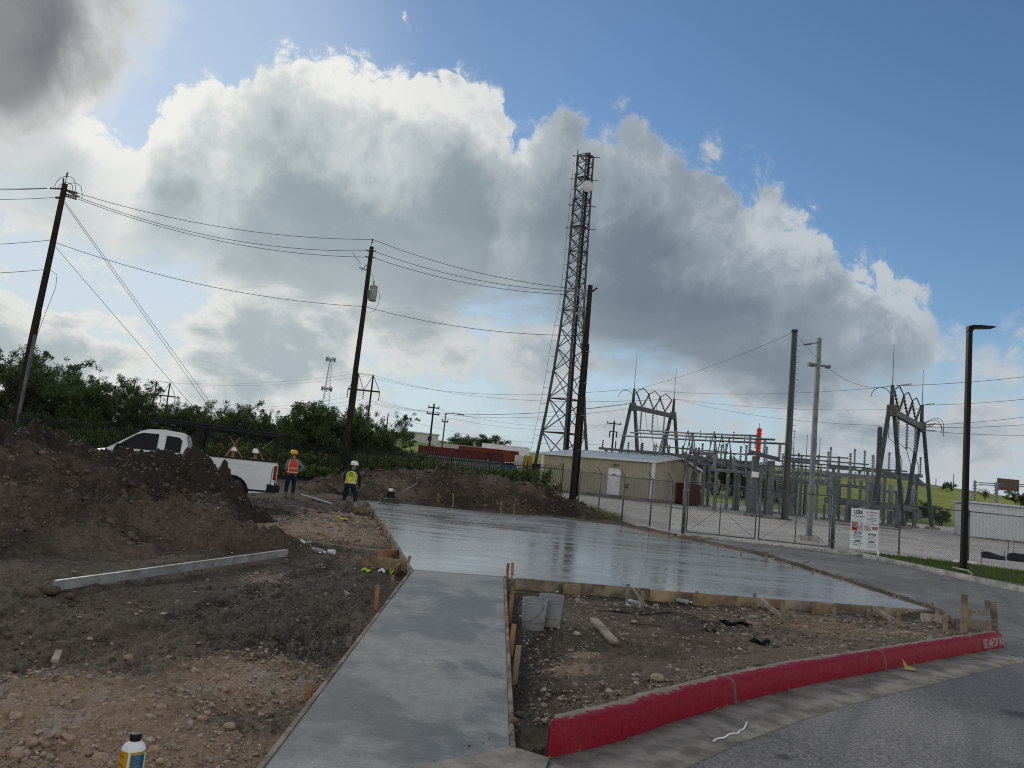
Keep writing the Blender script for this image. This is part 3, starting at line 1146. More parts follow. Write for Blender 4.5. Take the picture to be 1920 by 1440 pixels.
def build_site():
    na, nr = 800, 560
    az = np.linspace(-0.86, 0.80, na)
    rr = np.geomspace(2.3, 50.0, nr)
    R_, A_ = np.meshgrid(rr, az, indexing='ij')
    X, Y = R_ * np.sin(A_), R_ * np.cos(A_)
    tz, dz = tan_zone(X, Y), dry_zone(X, Y)
    dslab, _ = poly_dist(X, Y, SLAB, True)
    dwalk, _ = poly_dist(X, Y, WALK, True)
    dedge = np.minimum(dslab, dwalk)
    rough = 0.75 + 0.5 * fbm(X, Y, 0.3, 2, seed=77) + 0.35 * sstep(14, 20, Y)
    rough = rough * (1 - 0.35 * np.clip(tz, 0, 1))
    flat = sstep(0.0, 0.5, dedge)
    rut = 0
    for ln in ([(-3.6, 4.5), (-3.0, 8.5), (-2.6, 13.0), (-3.4, 19.0), (-5.0, 26.0)], [(-5.3, 5.2), (-4.75, 8.8), (-4.3, 13.0), (-5.1, 18.6), (-6.6, 25.5)]):
        dr_, pr_ = poly_dist(X + 0.08 * fbm(X, Y, 1.0, 2, seed=66), Y, ln)
        rut = rut - 0.030 * sstep(0.20, 0.10, dr_) + 0.018 * sstep(0.36, 0.26, dr_) * sstep(0.16, 0.26, dr_) + 0.007 * np.sin(pr_ * 160) * sstep(0.17, 0.10, dr_)
    Z = G(X, Y) + clods(X, Y, 1.25) * rough * (0.35 + 0.65 * flat) + rut
    # keep below finished work and below the road
    inside = in_poly(X, Y, SLAB) | in_poly(X, Y, _wk)
    froad = in_poly(X, Y, ROAD)
    Z = np.where(inside, H(X, Y) - 0.32, Z)
    cap = H(X, Y) - 0.035
    Z = np.where((dwalk < 0.25), np.minimum(Z, cap), Z)
    dcurb, _ = poly_dist(X, Y, offset_line(resample(CURB, 0.2), 0.12))
    Z = np.where((dcurb < 0.14), np.minimum(Z, H(X, Y) + 0.10), Z)
    d0, _ = poly_dist(X, Y, CURB)
    rl = ROAD[16:21]
    drl, _ = poly_dist(X, Y, rl)
    Z = np.where((drl < 0.4) & ~froad & ~inside, np.maximum(Z, H(X, Y) + 0.012 * sstep(0.3, 0.0, drl) - 0.08 * sstep(0.0, 0.4, drl) + 0.03 * fbm(X, Y, 6, 3, seed=91)), Z)
    Z = np.where(froad, np.where((drl < 0.35), H(X, Y) - 0.02 - 0.3 * drl, H(X, Y) - 0.20), Z)
    Z = np.where((d0 < 0.19) & ~froad, H(X, Y) - 0.15, Z)
    Z = np.where(in_poly(X, Y, _ap) | (poly_dist(X, Y, _ap, True)[0] < 0.12), H(X, Y) - 0.15, Z)
    idx = np.arange(nr * na).reshape(nr, na)
    F = np.stack([idx[:-1, :-1], idx[:-1, 1:], idx[1:, 1:], idx[1:, :-1]], -1).reshape(-1, 4)
    drop = froad | (inside & (dedge > 0.3))
    # the yard beyond the fences is gravel
    keep = ~(drop.ravel()[F].all(1)) & ~((X.ravel()[F] > 9.5).all(1) & (Y.ravel()[F] > 14).all(1)) & (Y.ravel()[F].max(1) < 46)
    F = F[keep]
    used = np.unique(F)
    remap = -np.ones(nr * na, int)
    remap[used] = np.arange(len(used))
    V = np.stack([X, Y, Z], -1).reshape(-1, 3)[used]
    me = np_mesh('site_soil', V, remap[F], M_SOIL, False, {'tan': tz.ravel()[used], 'dry': dz.ravel()[used]})
    return struct('site_soil', me, 'rough dark clay soil of the building site')


build_site()


# ------------------------------------------------------------------ spoil heaps
def heap(name, label, ridge, slope, rough, step, x0, x1, y0, y1, seed, dryf, tanf, sharp=0.25):
    """heap of soil: ridge = [(x, y, z_top)], falling away at a slope; slope may differ to the front"""
    xs, ys = np.arange(x0, x1, step), np.arange(y0, y1, step)
    X, Y = np.meshgrid(xs, ys)
    wx = X + 0.85 * fbm(X, Y, 0.55, 4, 0.55, seed=seed)
    wy = Y + 0.85 * fbm(X, Y, 0.5, 3, seed=seed + 9)
    Z = np.full(X.shape, -5.0)
    for grp in ridge:
        d, p = poly_dist(wx, wy, grp)
        zt = np.interp(p, np.arange(len(grp)), [q[2] for q in grp])
        sl = np.interp(p, np.arange(len(grp)), [q[3] if len(q) > 3 else slope for q in grp])
        z = zt - sl * (np.sqrt(d * d + sharp ** 2) - sharp)
        Z = np.maximum(Z, z)
    above = Z - G(X, Y)
    k = sstep(-0.25, 0.5, above)
    lump = 0.12 + 0.16 * sstep(0.5, -0.2, dryf(X, Y, Z))
    Z = Z + k * (rough * 0.15 * fbm(X, Y, 0.9, 4, 0.55, seed=seed + 1) + rough * lump * fbm(X, Y, 2.6, 4, 0.6, seed=seed + 2, billow=True) + rough * 0.07 * fbm(X, Y, 8, 4, 0.65, seed=seed + 3, billow=True) + 0.012 * fbm(X, Y, 30, 2, seed=seed + 4))
    # runnels and slipped blocks on the flank
    Z = Z + k * 0.05 * np.minimum(0, fbm(X * 1.5 + Y * 0.4, Y * 0.5 - X * 0.2, 1.3, 3, seed=seed + 6))
    ok = Z > G(X, Y) - 0.22
    idx = np.arange(X.size).reshape(X.shape)
    F = np.stack([idx[:-1, :-1], idx[:-1, 1:], idx[1:, 1:], idx[1:, :-1]], -1).reshape(-1, 4)
    F = F[ok.ravel()[F].any(1)]
    used = np.unique(F)
    rm = -np.ones(X.size, int)
    rm[used] = np.arange(len(used))
    P = np.stack([X, Y, Z], -1).reshape(-1, 3)[used]
    # floor skirt so that the heap is a closed body
    org = np.array([P[:, 0].mean(), P[:, 1].mean(), P[:, 2].min()])
    me = np_mesh(name, P - org, rm[F], M_PILE, False, {'dry': dryf(P[:, 0], P[:, 1], P[:, 2]), 'tan': tanf(P[:, 0], P[:, 1], P[:, 2])})
    o = link(name, me)
    o.location = tuple(org)
    setp(o, label, 'dirt pile')

    def hz(x, y):
        ix = int(round((x - x0) / step)); iy = int(round((y - y0) / step))
        if 0 <= ix < X.shape[1] and 0 <= iy < X.shape[0]:
            return max(float(Z[iy, ix]), float(G(np.array(x), np.array(y))))
        return float(G(np.array(x), np.array(y)))
    return o, hz


def A3(px, py, Y, s=None):
    q = at(px, py, Y)
    return (q[0], q[1], q[2], s) if s else tuple(q)


_r1 = [[A3(-330, 790, 12.5, .42), A3(-120, 800, 13.2, .42), A3(40, 803, 14.0, .42), A3(120, 822, 14.6, .45), A3(185, 842, 15.5, .6)],
       [A3(185, 850, 16.0, .7), A3(265, 856, 17.0, .75), A3(350, 850, 18.0, .8), A3(388, 862, 18.6, .75), A3(410, 900, 19.0, .7), A3(436, 940, 19.3, .6)],
       [A3(385, 926, 14.6, .6), A3(435, 945, 14.4, .6), A3(485, 985, 14.4, .6)]]
_split = at(150, 830, 15.0)
HEAP1, hz1 = heap('dirt_pile', 'tall heap of brown and dark clay soil in front of the white pickup', _r1, 0.6, 1.15, 0.05, -19, -2.2, 7.5, 24.5, 100,
                  lambda x, y, z: 0.42 - 1.0 * sstep(-0.25, 0.30, (y - 14.6) * 0.30 + (z - 0.9) * 0.25 + 0.45 * fbm(x, y, 0.7, 3, seed=9)) + 0.15 * fbm(x, y, 0.6, 3, seed=10),
                  lambda x, y, z: 0.12 + 0 * x)
_r2 = [[A3(555, 915, 32.5, .55), A3(600, 897, 34, .55), A3(680, 884, 35, .6), A3(760, 882, 36, .6), A3(850, 880, 37, .6), A3(900, 888, 37.5, .6), A3(960, 905, 38, .55), A3(1020, 918, 38, .5), A3(1075, 945, 37.5, .5), A3(1130, 968, 36.5, .4)],
       [A3(850, 872, 37.5, .9), A3(875, 885, 36.5, .9)], [A3(735, 872, 38.5, .8), A3(720, 878, 38.5, .8)]]
HEAP2, hz2 = heap('dirt_pile', 'long low bank of lumpy brown soil behind the wet concrete pad', _r2, 0.55, 1.5, 0.075, -13, 11, 30.5, 46, 200,
                  lambda x, y, z: 0.36 + 0.45 * fbm(x, y, 0.5, 3, seed=19), lambda x, y, z: 0.10 + 0 * x)


def ground_z(x, y):
    a = float(G(np.array(float(x)), np.array(float(y))))
    return max(a, hz1(x, y) if y < 24.4 else a, hz2(x, y) if y > 30.6 else a)


# ------------------------------------------------------------------ loose stones
def ico():
    t = (1 + 5 ** 0.5) / 2
    v = np.array([(-1, t, 0), (1, t, 0), (-1, -t, 0), (1, -t, 0), (0, -1, t), (0, 1, t), (0, -1, -t), (0, 1, -t), (t, 0, -1), (t, 0, 1), (-t, 0, -1), (-t, 0, 1)], float)
    v /= np.linalg.norm(v, axis=1)[:, None]
    f = np.array([(0, 11, 5), (0, 5, 1), (0, 1, 7), (0, 7, 10), (0, 10, 11), (1, 5, 9), (5, 11, 4), (11, 10, 2), (10, 7, 6), (7, 1, 8), (3, 9, 4), (3, 4, 2), (3, 2, 6), (3, 6, 8), (3, 8, 9), (4, 9, 5), (2, 4, 11), (6, 2, 10), (8, 6, 7), (9, 8, 1)])
    return v, f


ICO_V, ICO_F = ico()


def stones(name, X, Y, Z, S, material, label, flat=0.65):
    n = len(X)
    V = ICO_V[None] * (1 + rng.uniform(-0.45, 0.40, (n, 12, 1)))
    sc = np.stack([rng.uniform(0.75, 1.35, n), rng.uniform(0.7, 1.2, n), rng.uniform(flat * 0.7, flat * 1.2, n)], 1)
    V = V * sc[:, None, :] * S[:, None, None]
    a = rng.uniform(0, 6.28, n)
    ca, sa = np.cos(a)[:, None], np.sin(a)[:, None]
    V = np.stack([V[..., 0] * ca - V[..., 1] * sa, V[..., 0] * sa + V[..., 1] * ca, V[..., 2]], -1)
    V += np.stack([X, Y, Z], 1)[:, None, :]
    F = ICO_F[None] + (np.arange(n) * 12)[:, None, None]
    me = np_mesh(name, V.reshape(-1, 3), F.reshape(-1, 3), material)
    o = link(name, me)
    return setp(o, label, None, None, 'stuff')


def stone_mat(name, cols, dirt):
    m = bpy.data.materials.new(name)
    m.use_nodes = True
    T = NT(m.node_tree)
    b = m.node_tree.nodes['Principled BSDF']
    b.inputs['Roughness'].default_value = 0.9
    b.inputs['Specular IOR Level'].default_value = 0.08
    g = T.n.new('ShaderNodeNewGeometry')
    c = T.ramp(g.outputs['Random Per Island'], [(i / (len(cols) - 1), k) for i, k in enumerate(cols)])
    c = T.mix(T.smooth(T.noise(g.outputs['Position'], 38, 5, 0.7), 0.42, 0.66, 0, 0.75), c, dirt)
    T.put(b.inputs['Base Color'], c)
    bp = T.n.new('ShaderNodeBump')
    bp.inputs['Strength'].default_value = 0.4
    bp.inputs['Distance'].default_value = 0.01
    T.put(bp.inputs['Height'], T.noise(g.outputs['Position'], 90, 4, 0.6))
    T.l.new(bp.outputs[0], b.inputs['Normal'])
    return m


M_STONE = stone_mat('caliche_stone', [(0.195, 0.150, 0.117), (0.312, 0.215, 0.150), (0.390, 0.286, 0.208), (0.286, 0.247, 0.215), (0.442, 0.370, 0.299)], (0.169, 0.130, 0.101))
M_STONEG = stone_mat('grey_stone', [(0.17, 0.145, 0.115), (0.26, 0.225, 0.18), (0.36, 0.32, 0.265), (0.20, 0.17, 0.14), (0.46, 0.42, 0.36)], (0.13, 0.105, 0.08))
M_CLOD = stone_mat('clay_clod', [(0.055, 0.044, 0.035), (0.10, 0.080, 0.060), (0.16, 0.127, 0.092), (0.08, 0.065, 0.05)], (0.075, 0.06, 0.046))


def scatter_stones():
    # candidates fall evenly over the view, so near ground gets small stones and far ground fewer
    n = 66000
    az = rng.uniform(-0.72, 0.66, n)
    r = np.exp(rng.uniform(math.log(2.6), math.log(32), n))
    X, Y = r * np.sin(az), r * np.cos(az)
    ok = ~(in_poly(X, Y, SLAB) | in_poly(X, Y, _wk) | in_poly(X, Y, ROAD) | in_poly(X, Y, _ap))
    ok &= poly_dist(X, Y, CURB)[0] > 0.25
    ok &= (X < 9.5)
    X, Y = X[ok], Y[ok]
    tz = tan_zone(X, Y) + 0.25 * fbm(X, Y, 0.9, 3, seed=71)
    Z = G(X, Y) + clods(X, Y, 0.9) * 0.7
    u = rng.uniform(0, 1, len(X))
    size = np.exp(rng.normal(math.log(0.0115), 0.48, len(X)))
    size = np.clip(size, 0.005, 0.045) * np.clip(np.hypot(X, Y) / 9.0, 0.9, 2.6)
    t_ = tz > 0.42
    k1 = t_ & (u < 0.98)
    stones('tan_gravel', X[k1], Y[k1], Z[k1] + size[k1] * 0.25, size[k1] * 0.95, M_STONE, 'tan caliche gravel strewn over the near ground')
    right = (X > 0.4)
    k2 = ~t_ & (u < np.where(right, 0.42, 0.05))
    stones('grey_gravel', X[k2], Y[k2], Z[k2] + size[k2] * 0.15, size[k2] * 1.05, M_STONEG, 'grey pebbles mixed into the clay soil')
    k3 = ~t_ & (u > 0.58)
    stones('clay_clods', X[k3], Y[k3], Z[k3], size[k3] * 0.85, M_CLOD, 'crumbled dark clay lumps', 0.8)
    # lumps and pebbles on the two heaps
    n = 11000
    X = rng.uniform(-15, -2.6, n); Y = rng.uniform(8.2, 21, n)
    Z = np.array([hz1(a, b) for a, b in zip(X, Y)])
    up = Z > G(X, Y) + 0.12
    X, Y, Z = X[up], Y[up], Z[up]
    s = np.clip(np.exp(rng.normal(math.log(0.018), 0.55, len(X))), 0.007, 0.06)
    dk = rng.uniform(0, 1, len(X)) < 0.72
    stones('heap_clods', X[dk], Y[dk], Z[dk], s[dk] * 1.3, M_CLOD, 'clay lumps on the tall heap', 0.85)
    stones('heap_pebbles', X[~dk], Y[~dk], Z[~dk], s[~dk] * 0.55, M_STONEG, 'pebbles in the tall heap')
    n = 3800
    X = rng.uniform(-12, 10, n); Y = rng.uniform(31, 40, n)
    Z = np.array([hz2(a, b) for a, b in zip(X, Y)])
    up = Z > G(X, Y) + 0.10
    X, Y, Z = X[up], Y[up], Z[up]
    s = np.clip(np.exp(rng.normal(math.log(0.045), 0.5, len(X))), 0.02, 0.12)
    dk = rng.uniform(0, 1, len(X)) < 0.8
    stones('bank_clods', X[dk], Y[dk], Z[dk], s[dk] * 1.3, M_CLOD, 'clay lumps on the low bank', 0.85)
    stones('bank_pebbles', X[~dk], Y[~dk], Z[~dk], s[~dk] * 0.55, M_STONEG, 'pebbles in the low bank')


scatter_stones()

# ------------------------------------------------------------------ gravel yard, verge
def zf(x, y):
    return float(H(np.array(float(x)), np.array(float(y))))


G1, G2 = pl(1280, 1002), pl(1560, 1032)
FE_R = at(1052, 920, 46)             # right end of the iron fence
CH_L = [np.array([FE_R[0] + (G1[0] - FE_R[0]) * t, FE_R[1] + (G1[1] - FE_R[1]) * t]) for t in np.linspace(0, 1, 6)]
_q1, _q2 = pl(1685, 1041), pl(1815, 1056)
CH_R = [G2[:2], _q1[:2], _q2[:2]]
_st = CH_R[2] - CH_R[1]
CH_R += [CH_R[2] + _st, CH_R[2] + 2 * _st, CH_R[2] + 3 * _st]
YARD = [tuple(CH_L[0] + (0, 1.0)), tuple(CH_L[3] + (0, -.1)), tuple(G1[:2] + (-.2, -.35)), tuple(pl(1420, 1019)[:2]), tuple(G2[:2] + (-.3, -.2)), tuple(pl(1640, 1043)[:2]), tuple(pl(1780, 1060)[:2]), tuple(pl(1920, 1078)[:2]), (30, 24), (64, 40), (64, 80), (6, 80)]
M_GRAV = gravel_mat()
struct('gravel_yard', sheet('gravel_yard', YARD, M_GRAV, 0.03, 3.0, thick=0.25), 'pale gravel yard of the electrical substation')
_fc = offset_line(resample(FARCURB, 0.5), -0.17)
VERGE = [tuple(q) for q in _fc if q[1] > 2] + [(40, 8), (40, 26), (30, 24.2)] + [tuple(pl(1920, 1074)[:2]), tuple(pl(1780, 1056)[:2]), tuple(pl(1660, 1042)[:2])]
M_TURF = mat('turf', (0.050, 0.080, 0.026), 0.9, var=0.5, scale=3, col2=(0.075, 0.095, 0.035), spec=0.1, bump=0.6, bscale=40)
struct('grass_verge', sheet('grass_verge', VERGE, M_TURF, 0.045, 1.5), 'strip of mown grass beside the drive')


def blades(name, label, poly, n, h0, h1, c1, c2, w=0.012, fn=None):
    P = np.array(poly)
    x0, y0, x1, y1 = P[:, 0].min(), P[:, 1].min(), P[:, 0].max(), P[:, 1].max()
    X, Y = rng.uniform(x0, x1, n * 4), rng.uniform(y0, y1, n * 4)
    k = in_poly(X, Y, poly)
    X, Y = X[k][:n], Y[k][:n]
    Z = (fn or H)(X, Y) + 0.03
    n = len(X)
    h = rng.uniform(h0, h1, n) * (0.7 + 0.6 * (fbm(X, Y, 0.8, 3, seed=88) * 0.5 + 0.5))
    a = rng.uniform(0, 6.28, n)
    lean = rng.normal(0, 0.35, (n, 2)) * h[:, None]
    dx, dy = np.cos(a) * w, np.sin(a) * w
    V = np.stack([np.stack([X - dx, Y - dy, Z], 1), np.stack([X + dx, Y + dy, Z], 1), np.stack([X + lean[:, 0], Y + lean[:, 1], Z + h], 1)], 1)
    F = np.arange(n * 3).reshape(n, 3)
    o = link(name, np_mesh(name, V.reshape(-1, 3), F, leafmat(name + '_blade', c1, c2, 0.3)))
    return setp(o, label, None, None, 'stuff')


_vp = [tuple(p) for p in VERGE if p[0] < 31]
blades('verge_grass', 'short green grass blades of the verge', VERGE[:12] + [(26, 14), (27, 24)] + VERGE[-3:], 26000, 0.05, 0.13, (0.045, 0.085, 0.02), (0.10, 0.135, 0.04), 0.014)


# ------------------------------------------------------------------ chain-link fence and gate
def chain_mesh(mb, p, q, h, base=0.06, pitch=0.062, r=0.0030):
    """woven diagonal wires between two ground points"""
    p, q = np.array(p, float), np.array(q, float)
    L = float(np.linalg.norm(q[:2] - p[:2]))
    d = (q - p) / L
    nrm = np.array([-d[1], d[0], 0])
    hh = h - base

    def P(s, t, off):
        c = p + d * s + nrm * off
        return (c[0], c[1], c[2] + base + t)
    for sg in (1, -1):
        k = -hh
        while k < L:
            a, b = (k, 0.0), (k + hh, hh)
            if a[0] < 0:
                a = (0.0, -k)
            if b[0] > L:
                b = (L, L - k)
            if b[0] - a[0] > 0.02:
                s0, t0, s1, t1 = a[0], a[1], b[0], b[1]
                if sg < 0:
                    s0, s1 = L - s0, L - s1
                mb.tube(P(s0, t0, 0.003 * sg), P(s1, t1, 0.003 * sg), r, n=3, cap=False)
            k += pitch * 1.42


CH = thing('chain_link_fence', 'galvanised chain link fence topped with barbed wire around the gravel yard', 'fence', (G1[0], G1[1], zf(*G1[:2])))


def chain_run(posts, first=True, end_big=False):
    for i, q in enumerate(posts):
        z = zf(*q)
        MB().tube((q[0], q[1], z - 0.3), (q[0], q[1], z + 2.12), 0.034, n=10).build('post', M_GALVD, CH, True)
        out = np.array([-0.26, -0.12])
        MB().beam((q[0], q[1], z + 2.08), (q[0] + out[0], q[1] + out[1], z + 2.42), 0.035, 0.02).build('barb_arm', M_GALVD, CH)
        if i + 1 < len(posts):
            r = posts[i + 1]
            zr = zf(*r)
            MB().tube((q[0], q[1], z + 2.08), (r[0], r[1], zr + 2.08), 0.021, n=8).build('top_rail', M_GALVD, CH, True)
            m = MB()
            chain_mesh(m, (q[0], q[1], z), (r[0], r[1], zr), 2.06)
            m.build('wire_mesh', M_GALVD, CH, kind='stuff')
            for k in range(3):
                t = (k + 1) / 3
                a = (q[0] + out[0] * t, q[1] + out[1] * t, z + 2.08 + 0.34 * t)
                b = (r[0] + out[0] * t, r[1] + out[1] * t, zr + 2.08 + 0.34 * t)
                mm = ((a[0] + b[0]) / 2, (a[1] + b[1]) / 2, (a[2] + b[2]) / 2 - 0.03)
                MB().path([a, mm, b], 0.004, 3).build('barbed_wire', M_GALVD, CH)


chain_run(CH_L[:5] + [CH_L[4] + (CH_L[5] - CH_L[4]) * 0.62])
MB().tube((CH_L[4][0], CH_L[4][1], zf(*CH_L[4]) + 1.0), (G1[0], G1[1], zf(*G1[:2]) + 1.0), 0.02, n=6).build('brace_rail', M_GALVD, CH, True)
chain_run(CH_R)
MB().tube((G2[0], G2[1], zf(*G2[:2]) + 1.05), (CH_R[1][0], CH_R[1][1], zf(*CH_R[1]) + 1.05), 0.02, n=6).build('brace_rail', M_GALVD, CH, True)

# gate posts and leaves
for q, lab in ((G1, 'thick galvanised gate post at the end of the gate near the tan building'), (G2, 'thick galvanised gate post beside the white notice board')):
    t = thing('gate_post', lab, 'gate post', (q[0], q[1], zf(*q[:2])))
    MB().tube((q[0], q[1], zf(*q[:2]) - 0.3), (q[0], q[1], zf(*q[:2]) + 2.45), 0.075, n=14).build('post', M_GALVD, t, True)
    MB().lathe([(0.078, 0), (0.078, 0.03), (0.05, 0.07), (0.0, 0.085)], (q[0], q[1], zf(*q[:2]) + 2.45), 14).build('cap', M_GALVD, t, True)
    for hz in (0.35, 1.75):
        MB().box((q[0], q[1], zf(*q[:2]) + hz), (0.19, 0.19, 0.07)).build('hinge', M_GALV, t)
_gm = (G1[:2] + G2[:2]) / 2 + (0, 0.05)


def gate_leaf(a, b, lab):
    a, b = np.array(a, float), np.array(b, float)
    za, zb = zf(*a), zf(*b)
    t = thing('gate_leaf', lab, 'gate', (a[0], a[1], za))

    def P(s, h):
        c = a + (b - a) * s
        return (c[0], c[1], za + (zb - za) * s + h)
    for s in (0.0, 1.0):
        MB().tube(P(s, 0.12), P(s, 2.15), 0.026, n=8).build('frame_stile', M_GALVD, t, True)
    MB().tube(P(0.48, 0.12), P(0.48, 2.12), 0.02, n=8).build('middle_stile', M_GALVD, t, True)
    for h in (0.12, 2.12):
        MB().tube(P(0, h), P(1, h), 0.024, n=8).build('rail', M_GALVD, t, True)
    MB().tube(P(0.02, 0.15), P(0.47, 1.15), 0.007, n=5).build('truss_rod', M_GALVD, t)
    MB().tube(P(0.49, 1.15), P(0.98, 0.15), 0.007, n=5).build('truss_rod', M_GALVD, t)
    m = MB()
    chain_mesh(m, P(0, 0), P(1, 0), 2.1, 0.14)
    m.build('wire_mesh', M_GALVD, t, kind='stuff')
    for k in range(3):
        MB().tube(P(0, 2.2 + 0.1 * k), P(1, 2.2 + 0.1 * k), 0.004, n=3).build('barbed_wire', M_GALVD, t)
    return t


gate_leaf(G1[:2] + (0.13, 0), _gm - (0.07, 0), 'chain link gate leaf hung on the post near the tan building')
gate_leaf(G2[:2] - (0.13, 0), _gm + (0.07, 0), 'chain link gate leaf hung on the post beside the notice board')

# ------------------------------------------------------------------ notice board
def text_mesh(s, size, align='CENTER', bold=0.0, shear=0.0):
    cu = bpy.data.curves.new('t', 'FONT')
    cu.body = s
    cu.size = size
    cu.align_x = align
    cu.align_y = 'CENTER'
    cu.offset = bold
    cu.shear = shear
    cu.resolution_u = 3
    ob = bpy.data.objects.new('t', cu)
    COL.objects.link(ob)
    dg = bpy.context.evaluated_depsgraph_get()
    me = bpy.data.meshes.new_from_object(ob.evaluated_get(dg))
    bpy.data.objects.remove(ob)
    return me


def flat_text(name, s, size, mt, parent, x, z, y, bold=0.0, width=None, shear=0.0):
    """text standing upright on a board facing -y, local coordinates of the parent"""
    me = text_mesh(s, size, bold=bold, shear=shear)
    n = len(me.vertices)
    co = np.empty(n * 3, np.float32)
    me.vertices.foreach_get('co', co)
    co = co.reshape(-1, 3)
    k = 1.0
    if width:
        k = width / max(1e-6, co[:, 0].max() - co[:, 0].min())
    out = np.stack([co[:, 0] * k + x, np.full(n, y), co[:, 1] + z], 1)
    me.vertices.foreach_set('co', out.astype(np.float32).ravel())
    me.materials.clear()
    me.materials.append(mt)
    me.name = name
    o = link(name, me, parent)
    return o


M_SIGN = mat('sign_face', (0.62, 0.66, 0.70), 0.45, var=0.04)
M_NAVY = mat('navy_print', (0.012, 0.016, 0.035), 0.5, var=0.05)
M_REDP = mat('red_print', (0.30, 0.018, 0.02), 0.5, var=0.05)
M_GREYP = mat('grey_print', (0.20, 0.22, 0.25), 0.5, var=0.05)
M_ORANGEP = mat('orange_print', (0.36, 0.14, 0.06), 0.5, var=0.05)
_s0, _s1 = at(1603, 957, 30.3), at(1656, 957, 30.3)
_sb = at(1600, 1029, 30.3)
SW, SH = float(_s1[0] - _s0[0]), 1.58
sg = thing('notice_board', 'white notice board with blue, red and grey print wired to the chain link fence', 'sign', ((_s0[0] + _s1[0]) / 2, G2[1] - 0.12, float(_sb[2])), math.radians(-1))
MB().box((0, 0, SH / 2), (SW, 0.012, SH)).build('board', M_SIGN, sg, local=True)
fy = -0.0085


def rect(name, x, z, w, h, mt, y=fy):
    return MB().add([(x - w / 2, y, z - h / 2), (x + w / 2, y, z - h / 2), (x + w / 2, y, z + h / 2), (x - w / 2, y, z + h / 2)], [(0, 1, 2, 3)]).build(name, mt, sg, local=True)


u_, v_ = SW, SH
flat_text('logo', 'LCRA', 0.20, M_NAVY, sg, -0.25 * u_, 0.905 * v_, fy, 0.010, 0.31 * u_, 0.0)
rect('blue_bar', -0.235 * u_, 0.805 * v_, 0.44 * u_, 0.026, M_NAVY)
for k, (zz, ww) in enumerate(((0.765, 0.36), (0.735, 0.32), (0.705, 0.25))):
    rect('small_print', -0.235 * u_, zz * v_, ww * u_, 0.010, M_GREYP)
flat_text('heading', 'NO TRESPASSING', 0.095, M_REDP, sg, 0.25 * u_, 0.925 * v_, fy, 0.002, 0.43 * u_)
for zz, ww in ((0.858, .38), (0.822, .08), (0.786, .40), (0.750, .34), (0.714, .30), (0.678, .05), (0.640, .44)):
    rect('small_print', 0.25 * u_, zz * v_, ww * u_, 0.017, M_NAVY)
rect('red_panel', -0.36 * u_, 0.555 * v_, 0.20 * u_, 0.22 * v_, M_REDP)
_pr = MB()
_pr.path([(-0.36 * u_ + 0.078 * math.cos(a), fy - 0.004, 0.585 * v_ + 0.085 * math.sin(a)) for a in np.linspace(0, 2 * math.pi, 21)], 0.008, 4)
_pr.beam((-0.36 * u_ - 0.052, fy - 0.004, 0.585 * v_ + 0.058), (-0.36 * u_ + 0.052, fy - 0.004, 0.585 * v_ - 0.058), 0.016, 0.012, (0, 1, 0))
_pr.build('prohibition_symbol', M_SIGN, sg, local=True)
rect('grey_panel', -0.15 * u_, 0.555 * v_, 0.19 * u_, 0.22 * v_, mat('pale_print', (0.40, 0.40, 0.43), 0.5))
rect('pictogram', -0.20 * u_, 0.60 * v_, 0.06 * u_, 0.10, M_SIGN, fy - 0.002)
rect('grey_panel', 0.10 * u_, 0.535 * v_, 0.25 * u_, 0.14 * v_, mat('pale_print', (0.3, 0.3, 0.3)))
rect('orange_panel', 0.36 * u_, 0.545 * v_, 0.21 * u_, 0.08 * v_, M_ORANGEP)
flat_text('heading', 'NOTICE', 0.095, M_NAVY, sg, -0.24 * u_, 0.40 * v_, fy, 0.006, 0.27 * u_)
flat_text('heading', 'NOTICE', 0.095, M_NAVY, sg, 0.26 * u_, 0.385 * v_, fy, 0.006, 0.27 * u_)
flat_text('heading', 'AVISO', 0.090, M_NAVY, sg, -0.24 * u_, 0.195 * v_, fy, 0.006, 0.23 * u_)
flat_text('heading', 'AVISO', 0.090, M_NAVY, sg, 0.26 * u_, 0.20 * v_, fy, 0.006, 0.23 * u_)
for x, zs in ((-0.24, (0.35, 0.312, 0.27, 0.145, 0.10)), (0.26, (0.345, 0.315, 0.285, 0.255, 0.155, 0.13, 0.10, 0.07))):
    for k, zz in enumerate(zs):
        rect('small_print', x * u_, zz * v_, (0.36 if k % 2 else 0.30) * u_, 0.014 if x > 0 else 0.020, M_NAVY if x < 0 else M_GREYP)

# marker stake below the board
mk = gp(1646, 1052, fn=H)
t = thing('marker_post', 'small white marker post at the edge of the verge', 'marker', mk)
MB().tube(mk, mk + (0, 0, 0.30), 0.012, n=8).build('stem', M_BLACK, t)
MB().tube(mk + (0, 0, 0.12), mk + (0, 0, 0.34), 0.03, n=10).build('sleeve', M_WHITE, t, True)

